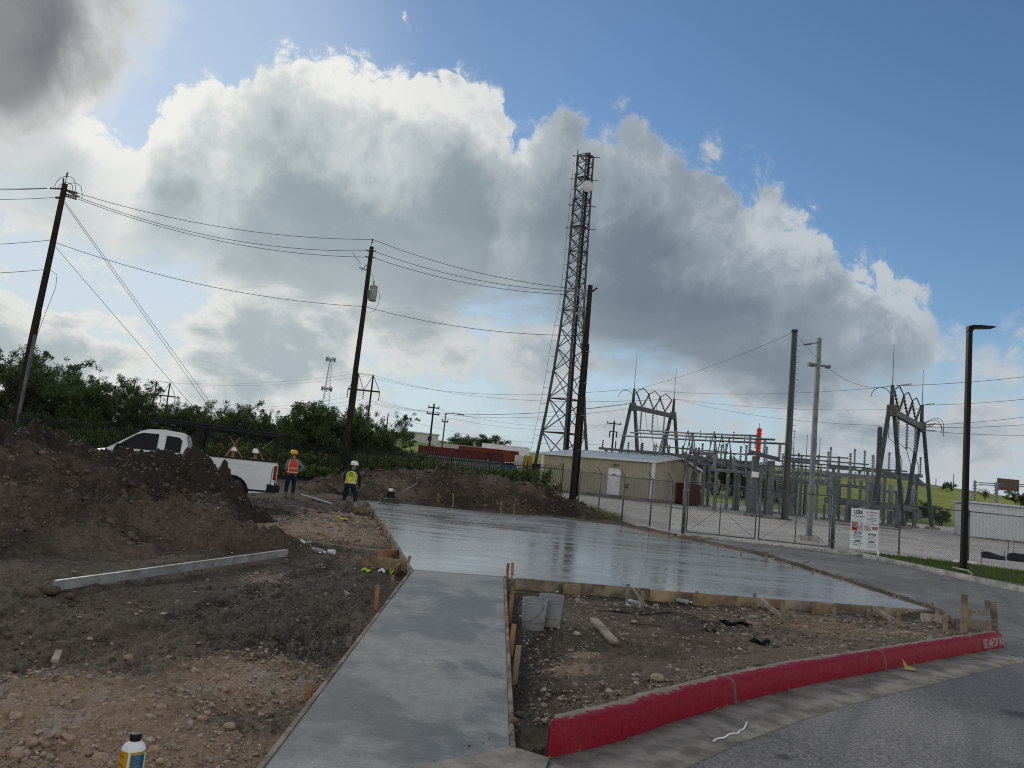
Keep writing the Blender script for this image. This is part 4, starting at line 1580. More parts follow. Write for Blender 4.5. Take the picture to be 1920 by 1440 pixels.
# ------------------------------------------------------------------ street lamp on the verge
lb = np.array([15.2, 25.32, 0.0])
lb[2] = zf(lb[0], lb[1])
t = thing('street_lamp', 'tall dark bronze square lamp post with flat angled head on the grass verge', 'street lamp', lb)
MB().box(lb + (0, 0, 0.02), (0.30, 0.30, 0.10)).build('base_plate', M_BRONZE, t)
MB().beam(lb, lb + (0, 0, 8.05), 0.155, 0.155, (0, 1, 0), 0.14, 0.14).build('pole', M_BRONZE, t)
_hx = lb + (0, 0, 8.05)
MB().loft([[_hx + (-.085, -.085, -.02), _hx + (.085, -.085, -.02), _hx + (.085, .085, -.02), _hx + (-.085, .085, -.02)],
           [_hx + (-.07, -.10, .16), _hx + (.12, -.10, .13), _hx + (.12, .10, .13), _hx + (-.07, .10, .16)],
           ]).build('bracket', M_BRONZE, t, bevel=0.01)
MB().loft([[_hx + (.02, -.12, .05), _hx + (.02, .12, .05), _hx + (.02, .12, .19), _hx + (.02, -.12, .19)],
           [_hx + (.30, -.19, .115), _hx + (.30, .19, .115), _hx + (.30, .19, .20), _hx + (.30, -.19, .20)],
           [_hx + (.78, -.17, .165), _hx + (.78, .17, .165), _hx + (.78, .17, .21), _hx + (.78, -.17, .21)]]).build('lamp_head', M_BRONZE, t, bevel=0.008)

# ------------------------------------------------------------------ black picket fence
FI0 = np.array([-31.0, 30.6])
FI1 = FE_R[:2]
_fl = float(np.linalg.norm(FI1 - FI0))
_fd = (FI1 - FI0) / _fl
FIZ = lambda s: float(np.interp(s / _fl, [0, 0.25, 0.55, 0.8, 1.0], [0.60, 0.70, 0.86, 1.05, 1.22]))
IFN = thing('picket_fence', 'long black iron picket fence in front of the trees and weeds', 'fence', (*FI0, FIZ(0)))
_np = int(round(_fl / 2.44))
_ps = np.linspace(0, _fl, _np + 1)
_post = MB().box((0, 0, 0.85), (0.065, 0.065, 2.1)).box((0, 0, 1.92), (0.08, 0.08, 0.03)).mesh('post', M_IRON)
_pick = MB().box((0, 0, 0.93), (0.027, 0.027, 1.72)).add([(-.011, -.011, 1.79), (.011, -.011, 1.79), (.011, .011, 1.79), (-.011, .011, 1.79), (0, 0, 1.85)], [(0, 1, 4), (1, 2, 4), (2, 3, 4), (3, 0, 4)]).mesh('picket', M_IRON)
for s in _ps:
    c = FI0 + _fd * s
    o = link('post', _post, IFN)
    o.location = (c[0] - FI0[0], c[1] - FI0[1], FIZ(s) - FIZ(0))
_n = 0
for a, b in zip(_ps[:-1], _ps[1:]):
    for h in (0.18, 1.58):
        pa, pb = FI0 + _fd * a, FI0 + _fd * b
        MB().beam((*pa, FIZ(a) + h), (*pb, FIZ(b) + h), 0.04, 0.045).build('rail', M_IRON, IFN)
    for k in range(1, 21):
        s = a + (b - a) * k / 21
        if _n > 299:
            break
        c = FI0 + _fd * s
        # pickets out of sight to the left are left out
        if c[0] / c[1] < -0.70:
            continue
        o = link('picket', _pick, IFN)
        o.location = (c[0] - FI0[0], c[1] - FI0[1], FIZ(s) - FIZ(0))
        _n += 1

# ------------------------------------------------------------------ tan metal building
B0 = np.array([12.02, 62.0])
BU, BW = np.array([-.843, .538]), np.array([.538, .843])
LU, LW, EAVE, RIDGE = 10.2, 11.5, 3.25, 4.0
BZ = 1.30
M_TAN = mat('tan_metal_siding', (0.34, 0.31, 0.235), 0.5, 0.0, var=0.06, scale=0.8)
M_TANW = mat('white_metal_trim', (0.62, 0.64, 0.66), 0.45, var=0.06)
M_ROOF = mat('pale_metal_roof', (0.50, 0.55, 0.62), 0.4, 0.2, var=0.08, scale=1)
M_FOUND = mat('concrete_plinth', (0.22, 0.21, 0.19), 0.9, var=0.3, scale=3)


def bp_(u, w, z):
    c = B0 + BU * u + BW * w
    return (c[0], c[1], BZ + z)


bd = thing('metal_building', 'tan ribbed metal building with pale low-pitched roof and white door', 'building', (B0[0], B0[1], BZ))


def ribbed(name, axis):
    """corrugated wall: ribs are geometry"""
    L = LU if axis == 'u' else LW
    n = int(L / 0.30)
    pts = []
    for k in range(n):
        s = k * L / n
        w = L / n
        pts += [(s, 0.0), (s + w * 0.55, 0.0), (s + w * 0.68, 0.035), (s + w * 0.87, 0.035)]
    pts.append((L, 0.0))
    m = MB()
    vs, fs = [], []
    for s, off in pts:
        if axis == 'u':
            top = EAVE
            vs += [bp_(s, -off, 0.25), bp_(s, -off, top)]
        else:
            top = EAVE + (RIDGE - EAVE) * (1 - abs(s - LW / 2) / (LW / 2))
            vs += [bp_(-off, s, 0.25), bp_(-off, s, top)]
    for k in range(len(pts) - 1):
        fs.append((2 * k, 2 * k + 2, 2 * k + 3, 2 * k + 1))
    return m.add(vs, fs).build(name, M_TAN, bd)


ribbed('wall', 'u')
ribbed('wall', 'w')
MB().add([bp_(LU, 0, .25), bp_(LU, LW, .25), bp_(LU, LW, EAVE), bp_(LU, LW / 2, RIDGE), bp_(LU, 0, EAVE)], [(0, 1, 2, 3, 4)]).build('wall', M_TAN, bd)
MB().add([bp_(0, LW, .25), bp_(LU, LW, .25), bp_(LU, LW, EAVE), bp_(0, LW, EAVE)], [(0, 1, 2, 3)]).build('wall', M_TAN, bd)
MB().loft([[bp_(-.06, -.06, -.4), bp_(LU + .06, -.06, -.4), bp_(LU + .06, LW + .06, -.4), bp_(-.06, LW + .06, -.4)], [bp_(-.06, -.06, .27), bp_(LU + .06, -.06, .27), bp_(LU + .06, LW + .06, .27), bp_(-.06, LW + .06, .27)]]).build('plinth', M_FOUND, bd)
rf = MB()
n = 34
for side in (0, 1):
    w0, w1 = (-.22, LW / 2) if side == 0 else (LW + .22, LW / 2)
    z0 = EAVE - .22 * (RIDGE - EAVE) / (LW / 2)
    vs, fs = [], []
    for k in range(n + 1):
        u = -.25 + (LU + .5) * k / n
        for (du, dz) in ((0, 0), (0.03, 0.045), (0.07, 0.0)):
            vs += [bp_(u + du, w0, z0 + dz + .05), bp_(u + du, w1, RIDGE + dz + .05)]
    for k in range(3 * (n + 1) - 1):
        fs.append((2 * k, 2 * k + 2, 2 * k + 3, 2 * k + 1))
    rf.add(vs, fs)
rf_o = rf.build('roof', M_ROOF, bd)
MB().beam(bp_(-.3, LW / 2, RIDGE + .10), bp_(LU + .3, LW / 2, RIDGE + .10), .35, .03).build('ridge_cap', M_ROOF, rf_o)
MB().beam(bp_(-.27, -.24, EAVE - .02), bp_(LU + .27, -.24, EAVE - .02), .06, .17).build('gutter', M_TANW, bd)
for w0, w1 in ((-.25, LW / 2), (LW + .25, LW / 2)):
    MB().beam(bp_(-.26, w0, EAVE - .02), bp_(-.26, w1, RIDGE + .02), .05, .20).build('rake_trim', M_TANW, bd)
for uu, ww in ((-.02, -.02), (-.02, LW + .02), (LU + .02, -.02)):
    MB().box(bp_(uu, ww, EAVE / 2 + .1), (.24, .24, EAVE - .3), (0, 0, math.atan2(BU[1], BU[0]))).build('corner_trim', M_TANW, bd)
_bang = math.atan2(BU[1], BU[0])
_du = 3.35
dr = MB().box(bp_(_du, -.06, .30 + 1.02), (1.0, .05, 2.04), (0, 0, _bang)).build('door', M_WHITE, bd)
MB().box(bp_(_du + .0, -.045, .30 + 1.05), (1.14, .05, 2.16), (0, 0, _bang)).build('door_frame', M_TANW, dr)
MB().box(bp_(_du - .38, -.12, .30 + 1.0), (.12, .08, .05), (0, 0, _bang)).build('handle', M_GALV, dr)
MB().box(bp_(_du, -.095, .30 + 1.62), (.32, .01, .18), (0, 0, _bang)).build('door_plate', M_GREYP, dr)
MB().box(bp_(_du, -.6, .10), (1.5, 1.2, .30), (0, 0, _bang)).build('step', M_FOUND, bd)
lm = MB().box(bp_(_du - .1, -.12, 2.75), (.45, .2, .12), (0, 0, _bang)).build('wall_light', M_GALVD, bd)
for s in (-.16, .16):
    MB().lathe([(0.03, -.06), (0.09, 0.06), (0.0, 0.09)], bp_(_du - .1 + s, -.25, 2.72), 10).build('lamp', M_INSUL, lm, True)
MB().box(bp_(_du - 1.2, -.08, 1.1), (.22, .10, .35), (0, 0, _bang)).build('meter_box', M_GALVD, bd)
# conduit scar high on the wall
MB().path([bp_(6.1, -.07, 2.9), bp_(6.1, -.07, 2.45), bp_(5.9, -.07, 2.35)], .02, 5).build('conduit', M_TANW, bd)

# maroon bin beside the gable wall
M_MAROON = mat('maroon_paint', (0.105, 0.020, 0.026), 0.5, var=0.25, scale=2)
c = B0 + BW * 6.6 - BU * 0.95
bn = thing('storage_bin', 'maroon metal bin standing against the gable wall of the tan building', 'bin', (c[0], c[1], zf(*c)), math.atan2(BW[1], BW[0]))
MB().loft([[(-1.35, -.65, .12), (1.35, -.65, .12), (1.35, .65, .12), (-1.35, .65, .12)], [(-1.5, -.75, 1.75), (1.5, -.75, 1.75), (1.5, .75, 1.75), (-1.5, .75, 1.75)]]).build('body', M_MAROON, bn, local=True, bevel=.03)
MB().box((0, 0, 1.80), (3.1, 1.6, .08)).build('lid', M_MAROON, bn, local=True, bevel=.02)
for x in (-.9, 0, .9):
    MB().box((x, -.74, .9), (.08, .07, 1.4), (math.radians(-3.5), 0, 0)).build('rib', M_MAROON, bn, local=True)
for x in (-1.0, 1.0):
    MB().box((x, 0, .06), (.12, 1.2, .12)).build('skid', M_BLACK, bn, local=True)
MB().box((.35, -.79, 1.35), (.6, .02, .16), (math.radians(-3.5), 0, 0)).build('label_plate', M_WHITE, bn, local=True)

# ------------------------------------------------------------------ utility poles and lines
def insulator(mb, p, q, r, n=5, seg=9):
    """ribbed insulator from p to q"""
    p, q = Vector(tuple(map(float, p))), Vector(tuple(map(float, q)))
    L = (q - p).length
    M = (q - p).to_track_quat('Z', 'Y').to_matrix()
    prof = [(r * .4, 0)]
    for k in range(n):
        z = L * (k + .15) / n
        prof += [(r * .45, z), (r, z + L * .22 / n), (r * .9, z + L * .34 / n), (r * .45, z + L * .5 / n)]
    prof.append((r * .4, L))
    mb.lathe(prof, p, seg, M)
    return mb


WIRES = []


def wire(a, b, sag, label, r=0.014, name='power_line', group='overhead wires', n=14):
    a, b = np.array(a, float), np.array(b, float)
    pts = []
    for k in range(n + 1):
        t = k / n
        p = a + (b - a) * t
        p[2] -= sag * 4 * t * (1 - t)
        pts.append(p)
    return MB().path(pts, r, 4).build(name, M_WIRE, None, False, label=label, cat='wire', group=group)


P1b, P1t = at(28, 790, 38), at(122, 345, 38)
P2b, P2t = at(643, 880, 42), at(697, 463, 42)
P3b, P3t = at(1073, 938, 40), at(1107, 535, 40)


def wood_pole(name, label, b, t, r0, r1):
    z = zf(b[0], b[1]) - 0.5
    k = (z - b[2]) / (t[2] - b[2])
    bb = b + (t - b) * k
    o = thing(name, label, 'utility pole', (bb[0], bb[1], z + 0.5))
    m = MB()
    n = 8
    m.path([bb + (t - bb) * i / n + (np.array([0.012 * math.sin(i * 1.3), 0, 0]) if 0 < i < n else 0) for i in range(n + 1)], [r0 + (r1 - r0) * i / n for i in range(n + 1)], 14)
    m.build('pole', M_WOODPOLE, o, True)
    return o


u1 = wood_pole('utility_pole', 'leaning dark wooden utility pole with looping jumper wires and a grey conduit riser', P1b, P1t, .185, .13)
ax1 = (P1t - P1b) / (P1t[2] - P1b[2])
p1 = lambda dz, dx=0.0, dy=0.0: P1t + ax1 * (-dz) + np.array([dx, dy, 0])
MB().tube(p1(-.05), p1(-.40), .02, n=6).build('ridge_pin', M_GALVD, u1)
insulator(MB(), p1(-.38, .0), p1(-.62, .0), .07, 3).build('pin_insulator', M_INSULB, u1, True)
insulator(MB(), p1(-.05, -.1), p1(-.3, -.14), .06, 3).build('pin_insulator', M_INSULB, u1, True)
MB().beam(p1(.25, -.1, 0), p1(.55, .75, .15), .10, .09).build('crossarm', M_WOODG, u1)
for i, (dz, sx) in enumerate(((.28, -1), (.75, -1), (.30, 1), (.52, 1), (.62, 1))):
    a = p1(dz, .12 * sx)
    b = p1(dz + (.02 if sx < 0 else .12), (.75 if i != 1 else .35) * sx)
    insulator(MB(), a, b, .065, 5).build('strain_insulator', M_INSULB, u1, True)
for x0, x1, hh, zz in ((-.75, .35, .62, .2), (-.55, .25, .38, .30), (-.35, .75, .55, .45)):
    pts = []
    for k in range(17):
        a = math.pi * k / 16
        cx, rx = (x0 + x1) / 2 + .25, (x1 - x0) / 2
        pts.append(p1(zz - hh * math.sin(a) - (.25 if k > 12 else 0) * (1 - math.sin(a)) * -1, cx - rx * math.cos(a), 0))
    MB().path(pts, .014, 5).build('jumper_wire', M_WIRE, u1)
MB().beam(p1(7.9, .17, -.10), p1(13.2, .17, -.10), .16, .08, (0, 1, 0)).build('conduit_riser', M_GALVD, u1)
MB().path([p1(4.6, -.12), p1(5.0, -.16), p1(5.6, -.12), p1(6.4, .12), p1(7.0, .20), p1(7.95, .18)], .016, 5).build('riser_cable', M_WIRE, u1)
MB().path([p1(4.55, .18), p1(4.75, .55), p1(5.4, .62), p1(6.6, .40), p1(7.95, .20)], .012, 5).build('riser_cable', M_WIRE, u1)

u2 = wood_pole('utility_pole', 'dark wooden utility pole carrying a grey can transformer behind the picket fence', P2b, P2t, .17, .12)
ax2 = (P2t - P2b) / (P2t[2] - P2b[2])
p2 = lambda dz, dx=0.0, dy=0.0: P2t + ax2 * (-dz) + np.array([dx, dy, 0])
MB().tube(p2(.5, -.1), p2(-.28, -.02), .018, n=6).build('ridge_pin', M_GALVD, u2)
insulator(MB(), p2(-.24, -.02), p2(-.46, -.01), .07, 3).build('pin_insulator', M_INSULB, u2, True)
for dz in (.25, .62):
    insulator(MB(), p2(dz, -.12), p2(dz - .05, -.30), .055, 3).build('post_insulator', M_INSULB, u2, True)
    insulator(MB(), p2(dz, .12), p2(dz - .05, .26), .055, 3).build('post_insulator', M_INSULB, u2, True)
m = MB()
m.lathe([(0.0, 0.0), (.20, .01), (.215, .05), (.215, .78), (.225, .79), (.225, .84), (.12, .90), (0, .92)], p2(3.1, .42, -.05), 18)
tr = m.build('transformer', mat('transformer_grey', (0.21, 0.23, 0.24), .4, .1, var=.12), u2, 35)
insulator(MB(), p2(2.22, .40, -.05), p2(1.92, .36, -.05), .075, 3).build('bushing', M_INSUL, tr, True)
MB().box(p2(2.75, .17, -.03), (.16, .12, .5)).build('bracket', M_GALVD, tr)
MB().path([p2(2.5, .68), p2(2.7, .80), p2(3.2, .78), p2(3.6, .62), p2(3.75, .35)], .012, 5).build('service_wire', M_WIRE, tr)
insulator(MB(), p2(1.05, -.16), p2(1.45, -.42), .05, 4).build('fuse_cutout', M_INSUL, u2, True)
MB().beam(p2(1.35, -.10), p2(1.25, -.55), .05, .05).build('cutout_bracket', M_GALVD, u2)
MB().path([p2(.42, -1.05), p2(.75, -.75), p2(1.05, -.5)], .012, 5).build('tap_wire', M_WIRE, u2)
MB().path([p2(1.5, .13), p2(1.7, .30), p2(1.95, .36)], .010, 5).build('tap_wire', M_WIRE, u2)

u3 = wood_pole('utility_pole', 'dark wooden utility pole with cable riser standing at the end of the soil bank', P3b, P3t, .20, .13)
ax3 = (P3t - P3b) / (P3t[2] - P3b[2])
p3 = lambda dz, dx=0.0, dy=0.0: P3t + ax3 * (-dz) + np.array([dx, dy, 0])
MB().beam(p3(.55, -.12), p3(.08, .38, .1), .10, .09).build('crossarm', M_WOODPOLE, u3)
for i, dz in enumerate((.28, .42, .60)):
    insulator(MB(), p3(dz, -.14), p3(dz + .02, -.72), .06, 5).build('strain_insulator', M_INSUL, u3, True)
for i, (dx, dz) in enumerate(((-.62, 1.35), (-.45, 1.25), (-.28, 1.15))):
    insulator(MB(), p3(dz, dx + .2), p3(dz + .38, dx - .05), .06, 4).build('fuse_cutout', M_INSUL, u3, True)
    MB().path([p3(dz + .4, dx), p3(dz + .9, dx - .02), p3(dz + 1.5, dx * .6), p3(dz + 2.3, -.16)], .018, 5).build('riser_cable', M_WIRE, u3)
MB().beam(p3(1.3, -.12), p3(1.2, -.75), .06, .06).build('cutout_bracket', M_GALVD, u3)
MB().tube(p3(3.2, .15, -.06), p3(11.2, .20, -.08), .055, n=10).build('riser_conduit', M_BLACK, u3, True)
for dz in (3.6, 5.3, 7.0, 8.8):
    MB().box(p3(dz, .12, -.05), (.26, .18, .04)).build('strap', M_GALV, u3)

# spans
la = 'three parallel power lines strung between the leaning pole and the transformer pole'
wire(p1(.42, 0.75), p2(-.44), .62, la, group='spans to the transformer pole')
wire(p1(.62, 0.8), p2(.25, -.25), .78, la, group='spans to the transformer pole')
wire(p1(.72, 0.8), p2(.62, -.25), .72, la, group='spans to the transformer pole')
lb_ = 'three parallel power lines strung between the transformer pole and the riser pole'
wire(p2(-.44), p3(.28, -.7), .42, lb_, group='spans to the riser pole')
wire(p2(.25, .22), p3(.42, -.7), .45, lb_, group='spans to the riser pole')
wire(p2(.62, .22), p3(.60, -.7), .45, lb_, group='spans to the riser pole')
wire(p1(3.1, .1), p2(3.45, -.1), .62, 'lower neutral wire between the leaning pole and the transformer pole')
wire(p2(3.45, .1), p3(2.75, -.14), .42, 'lower neutral wire between the transformer pole and the riser pole')
lc = 'power line running from the leaning pole out to the open ground on its far side'
for (dz, dx, (ex, ey)) in ((.30, -.85, (-260, 333)), (.33, -.85, (-260, 337)), (.77, -.4, (-260, 357)), (3.0, -.12, (-260, 452)), (4.55, -.12, (-260, 503))):
    wire(p1(dz, dx), at(ex, ey, 36), .25, lc, group='spans leaving the leaning pole')
lg = 'taut guy wire slanting down from the leaning utility pole into the trees'
for dz, dx, e in ((.95, .1, (398, 772, 46)), (.90, .14, (405, 770, 46)), (3.25, .1, (372, 775, 46))):
    g_ = at(*e)
    g_[2] = zf(g_[0], g_[1])
    gtop = p1(dz, dx)
    dirv = at(*e) - gtop
    kk = (zf(g_[0], g_[1]) - gtop[2]) / dirv[2]
    wire(gtop, gtop + dirv * min(kk, 1.6), 0.0, lg, .012, 'guy_wire', 'guy wires of the leaning pole', 2)


def far_pole(px, top, Y, label, r=.13, arms=((.25, 1.1),), light=None, cat='utility pole'):
    q = at(px, top, Y)
    z = zf(q[0], q[1])
    o = thing('utility_pole' if cat != 'street lamp' else 'street_lamp', label, cat, (q[0], q[1], z))
    MB().tube((q[0], q[1], z - .3), q, r, r * .75, 8).build('pole', M_WOODPOLE if not light else M_GALVD, o, True)
    for dz, w in arms:
        MB().beam(q + (-w, 0, -dz), q + (w, 0, -dz), .12, .14).build('crossarm', M_WOODPOLE if not light else M_GALVD, o)
        for s in (-.9, 0, .9):
            insulator(MB(), q + (w * s, 0, -dz + .05), q + (w * s, 0, -dz + .35), .09, 2, 6).build('insulator', M_INSULB, o, True)
    if light:
        MB().path([q + (0, 0, -.1), q + (light * .5, 0, .02), q + (light, 0, .0)], .05, 6).build('arm', M_GALVD, o)
        MB().loft([[q + (light, -.15, -.08), q + (light, .15, -.08), q + (light, .15, .08), q + (light, -.15, .08)], [q + (light + .75, -.12, -.1), q + (light + .75, .12, -.1), q + (light + .75, .12, 0), q + (light + .75, -.12, 0)]]).build('lamp_head', M_GALVD, o)
    return o, q


fp1, q1 = far_pole(814, 757, 95, 'distant wooden pole with two short crossarms beyond the red containers', .14, ((.5, .7), (1.3, .8)))
fp2, q2 = far_pole(836, 774, 85, 'distant grey lamp pole with one arm beyond the picket fence', .10, ((1.0, .35),), 1.3, 'street lamp')
fp3, q3 = far_pole(728, 775, 110, 'thin distant pole rising behind the trees near the containers', .10, ())
fp4, q4 = far_pole(1152, 789, 105, 'distant wooden pole with crossarm between lattice tower and steel gantry', .15, ((.4, 1.0),))
MB().beam(q4 + (-.55, 0, -1.5), q4 + (.55, 0, -1.5), .1, .12).build('crossarm', M_WOODPOLE, fp4)
for dz, dx in ((1.5, -.5), (1.5, .45)):
    insulator(MB(), q4 + (dx, 0, -dz), q4 + (dx, 0, -dz - .8), .16, 3, 7).build('fuse_cutout', M_INSULB, fp4, True)
fp5, q5 = far_pole(694, 748, 120, 'thin distant pole with curved bracket beside the far pole frame', .10, ())
lfar = 'thin distant power line crossing low over the site toward the substation'
wire(q1 + (0, 0, -.5), q4 + (0, 0, -.4), 1.2, lfar, .014, group='distant lines')
wire(q1 + (0, 0, -1.3), q4 + (0, 0, -.6), 1.2, lfar, .014, group='distant lines')
wire(q5 + (0, 0, -.3), q1 + (0, 0, -.5), .8, lfar, .014, group='distant lines')
wire(q3 + (0, 0, -.2), q4 + (0, 0, -3.2), 1.4, lfar, .014, group='distant lines')


def h_frame(px0, px1, top, base_y, Y, label):
    """two-pole transmission structure with X brace and crossarm"""
    a, b = at(px0, top, Y), at(px1, top + (px1 - px0) * .12, Y)
    za, zb = zf(a[0], a[1]), zf(b[0], b[1])
    o = thing('transmission_frame', label, 'pylon', ((a[0] + b[0]) / 2, Y, min(za, zb)))
    MB().tube((a[0], Y, za - .3), a, .20, .15, 8).build('pole', M_WOODPOLE, o, True)
    MB().tube((b[0], Y, zb - .3), b, .20, .15, 8).build('pole', M_WOODPOLE, o, True)
    w = b[0] - a[0]
    ca, cb = a + (-.55 * w, 0, -3.0), b + (.55 * w, 0, -3.0)
    cb[2] = ca[2] = (ca[2] + cb[2]) / 2
    MB().beam(ca, cb, .2, .28).build('crossarm', M_WOODPOLE, o)
    MB().tube(a, b, .04, n=5).build('tie_bar', M_WOODPOLE, o)
    for p, q in ((a, ca), (b, cb), (a, (a + b) / 2 + (0, 0, -3.0)), (b, (a + b) / 2 + (0, 0, -3.0))):
        MB().tube(p, q, .06, n=5).build('strut', M_WOODPOLE, o)
    for p, q in (((a[0], Y, a[2] - 6), (b[0], Y, b[2] - 12)), ((b[0], Y, b[2] - 6), (a[0], Y, a[2] - 12))):
        MB().tube(p, q, .09, n=5).build('brace', M_WOODPOLE, o)
    pts = []
    for t in (0, .5, 1):
        c = ca + (cb - ca) * t
        insulator(MB(), c, c + (0, 0, -1.6), .14, 5, 6).build('insulator', M_INSULB, o, True)
        pts.append(c + (0, 0, -1.6))
    return pts, a, b


hf1, hfa, hfb = h_frame(672, 700, 700, 790, 140, 'dark two-pole transmission frame with X bracing behind the transformer pole')
hf0, hfc, hfd = h_frame(294, 319, 715, 790, 170, 'dark two-pole transmission frame rising over the trees by the guy wires')
_lab = 'distant transmission line between the two pole frames behind the trees'
for p, q in zip(hf0, hf1):
    wire(p, q, 1.8, _lab, .02, group='transmission lines between pole frames')
for p, q in ((hfc, hfa), (hfd, hfb)):
    wire(p, q, 1.2, _lab, .016, group='transmission lines between pole frames')

# slim far mast with two rings of antennas
q = at(620, 675, 260)
z = zf(q[0], q[1])
t = thing('cell_mast', 'slim pale distant lattice mast with two rings of antennas above the trees', 'mast', (q[0], q[1], z))
for k in range(3):
    a = 2.1 * k + .4
    MB().tube((q[0] + 2.0 * math.cos(a), q[1] + 2.0 * math.sin(a), z), (q[0] + .5 * math.cos(a), q[1] + .5 * math.sin(a), q[2]), .09, .06, 6).build('leg', M_GALV, t)
m = MB()
for i in range(22):
    f0, f1 = i / 22, (i + 1) / 22
    for k in range(3):
        a, b = 2.1 * k + .4, 2.1 * (k + 1) + .4
        r0, r1 = 2.0 - 1.5 * f0, 2.0 - 1.5 * f1
        m.tube((q[0] + r0 * math.cos(a), q[1] + r0 * math.sin(a), z + (q[2] - z) * f0), (q[0] + r1 * math.cos(b), q[1] + r1 * math.sin(b), z + (q[2] - z) * f1), .035, n=3, cap=False)
m.build('bracing', M_GALV, t, kind='stuff')
for zz, rr, nn in ((q[2] + .2, 1.5, 7), (at(622, 730, 260)[2], 1.7, 7)):
    ring = MB().path([(q[0] + rr * .8 * math.cos(a), q[1] + rr * .8 * math.sin(a), zz) for a in np.linspace(0, 6.283, 13)], .10, 5).build('antenna_ring', M_GALV, t)
    for k in range(nn):
        a = 6.283 * k / nn
        MB().box((q[0] + rr * math.cos(a), q[1] + rr * math.sin(a), zz), (.3, .3, 1.5)).build('antenna', M_GALV, ring)

# ------------------------------------------------------------------ lattice tower
def lattice_tower():
    Y0 = 100.0
    c0 = at(1052, 845, Y0)
    top = at(1098, 294, Y0)
    gz = zf(c0[0], Y0)
    t = thing('lattice_tower', 'tall dark steel lattice communication tower with a round white dish', 'tower', (c0[0], Y0, gz))
    zs = [gz, 6.4, 11, 17, 22, 27, 33, 40, top[2]]
    ws = [7.0, 6.25, 5.1, 3.9, 3.15, 2.6, 2.4, 2.2, 2.05]
    cx = lambda z: np.interp(z, [gz, top[2]], [c0[0] + .15, top[0]])
    W_ = lambda z: np.interp(z, zs, ws)
    ang = [math.radians(a) for a in (200, -20, 265)]

    def corner(k, z):
        r = W_(z) / 2 / math.cos(math.radians(20))
        if k == 2:
            r = W_(z) * .62
        return (cx(z) + r * math.cos(ang[k]) + (0.06 * W_(z) if k == 2 else 0), Y0 + r * math.sin(ang[k]), z)
    for k in range(3):
        pts = [corner(k, z) for z in zs]
        MB().path(pts, [.22, .21, .19, .18, .17, .16, .15, .14, .13], 8).build('leg', M_TOWER, t, True)
    levels = [gz + .2]
    while levels[-1] < top[2] - 1:
        levels.append(min(top[2], levels[-1] + max(1.55, W_(levels[-1]) * .78)))
    sec = None
    for i, (z0, z1) in enumerate(zip(levels[:-1], levels[1:])):
        m = MB()
        th = .075 if z0 < 12 else .065
        for a, b in ((0, 1), (1, 2), (2, 0)):
            m.tube(corner(a, z0), corner(b, z1), th, n=4)
            m.tube(corner(b, z0), corner(a, z1), th, n=4)
            if i % 4 == 1 or z0 < 8:
                m.tube(corner(a, z1), corner(b, z1), th, n=4)
        m.build('bracing', M_TOWER, t, kind='stuff')
    # feeder ladder beside the front leg
    m = MB()
    lad = [np.array(corner(2, z)) + (.36, -.05, 0) for z in zs]
    m.path(lad, .19, 6)
    m.build('feeder_cables', M_BLACK, t, True)
    # climbing pegs on the rear left leg
    for k, z in enumerate(np.arange(gz + 3, top[2] - 1, 2.1)):
        p = np.array(corner(0, z))
        MB().tube(p, p + (-.9 if z < 24 else -.55, 0, 0), .025, n=4).build('peg', M_TOWER, t)
    MB().path([np.array(corner(0, z)) + (-.9 if z < 24 else -.55, 0, 0) for z in np.linspace(gz + 3, top[2] - 1, 9)], .02, 4).build('safety_cable', M_TOWER, t)
    for z in (top[2] - 3.3, top[2] - 10.2):
        p = MB()
        k = [np.array(corner(i, z)) for i in range(3)]
        p.add([q + (0, 0, .12) for q in k] + [q for q in k], [(0, 1, 2), (5, 4, 3), (0, 1, 4, 3), (1, 2, 5, 4), (2, 0, 3, 5)])
        p.build('platform', M_TOWER, t)
    for z in (top[2] - .2, top[2] - 3.5, top[2] - 7.2, top[2] - 10.4):
        a, b = np.array(corner(0, z)), np.array(corner(1, z))
        MB().tube(a + (-.8, 0, 0), b + (.9, 0, .1), .06, n=5).build('antenna_arm', M_TOWER, t)
        MB().tube(a + (-.15, -.1, -1.5), a + (-.15, -.1, .9), .07, n=6).build('whip_antenna', M_TOWER, t)
    d = at(1101, 350, Y0 - 2.2)
    Mx = Vector((.15, -1, -.05)).to_track_quat('Z', 'Y').to_matrix()
    ds = MB().lathe([(0, -.25), (.72, -.18), (.78, 0), (.78, .18), (.70, .24), (0, .30)], d, 24, Mx).build('dish', mat('dish_white', (.42, .43, .45), .5, var=.05), t, 40)
    MB().tube(d + (0, .25, 0), d + (-.1, 2.0, 0), .08, n=6).build('dish_mount', M_TOWER, ds)
    return t


lattice_tower()

# ------------------------------------------------------------------ substation
SUBG = 'steel gantries of the substation'


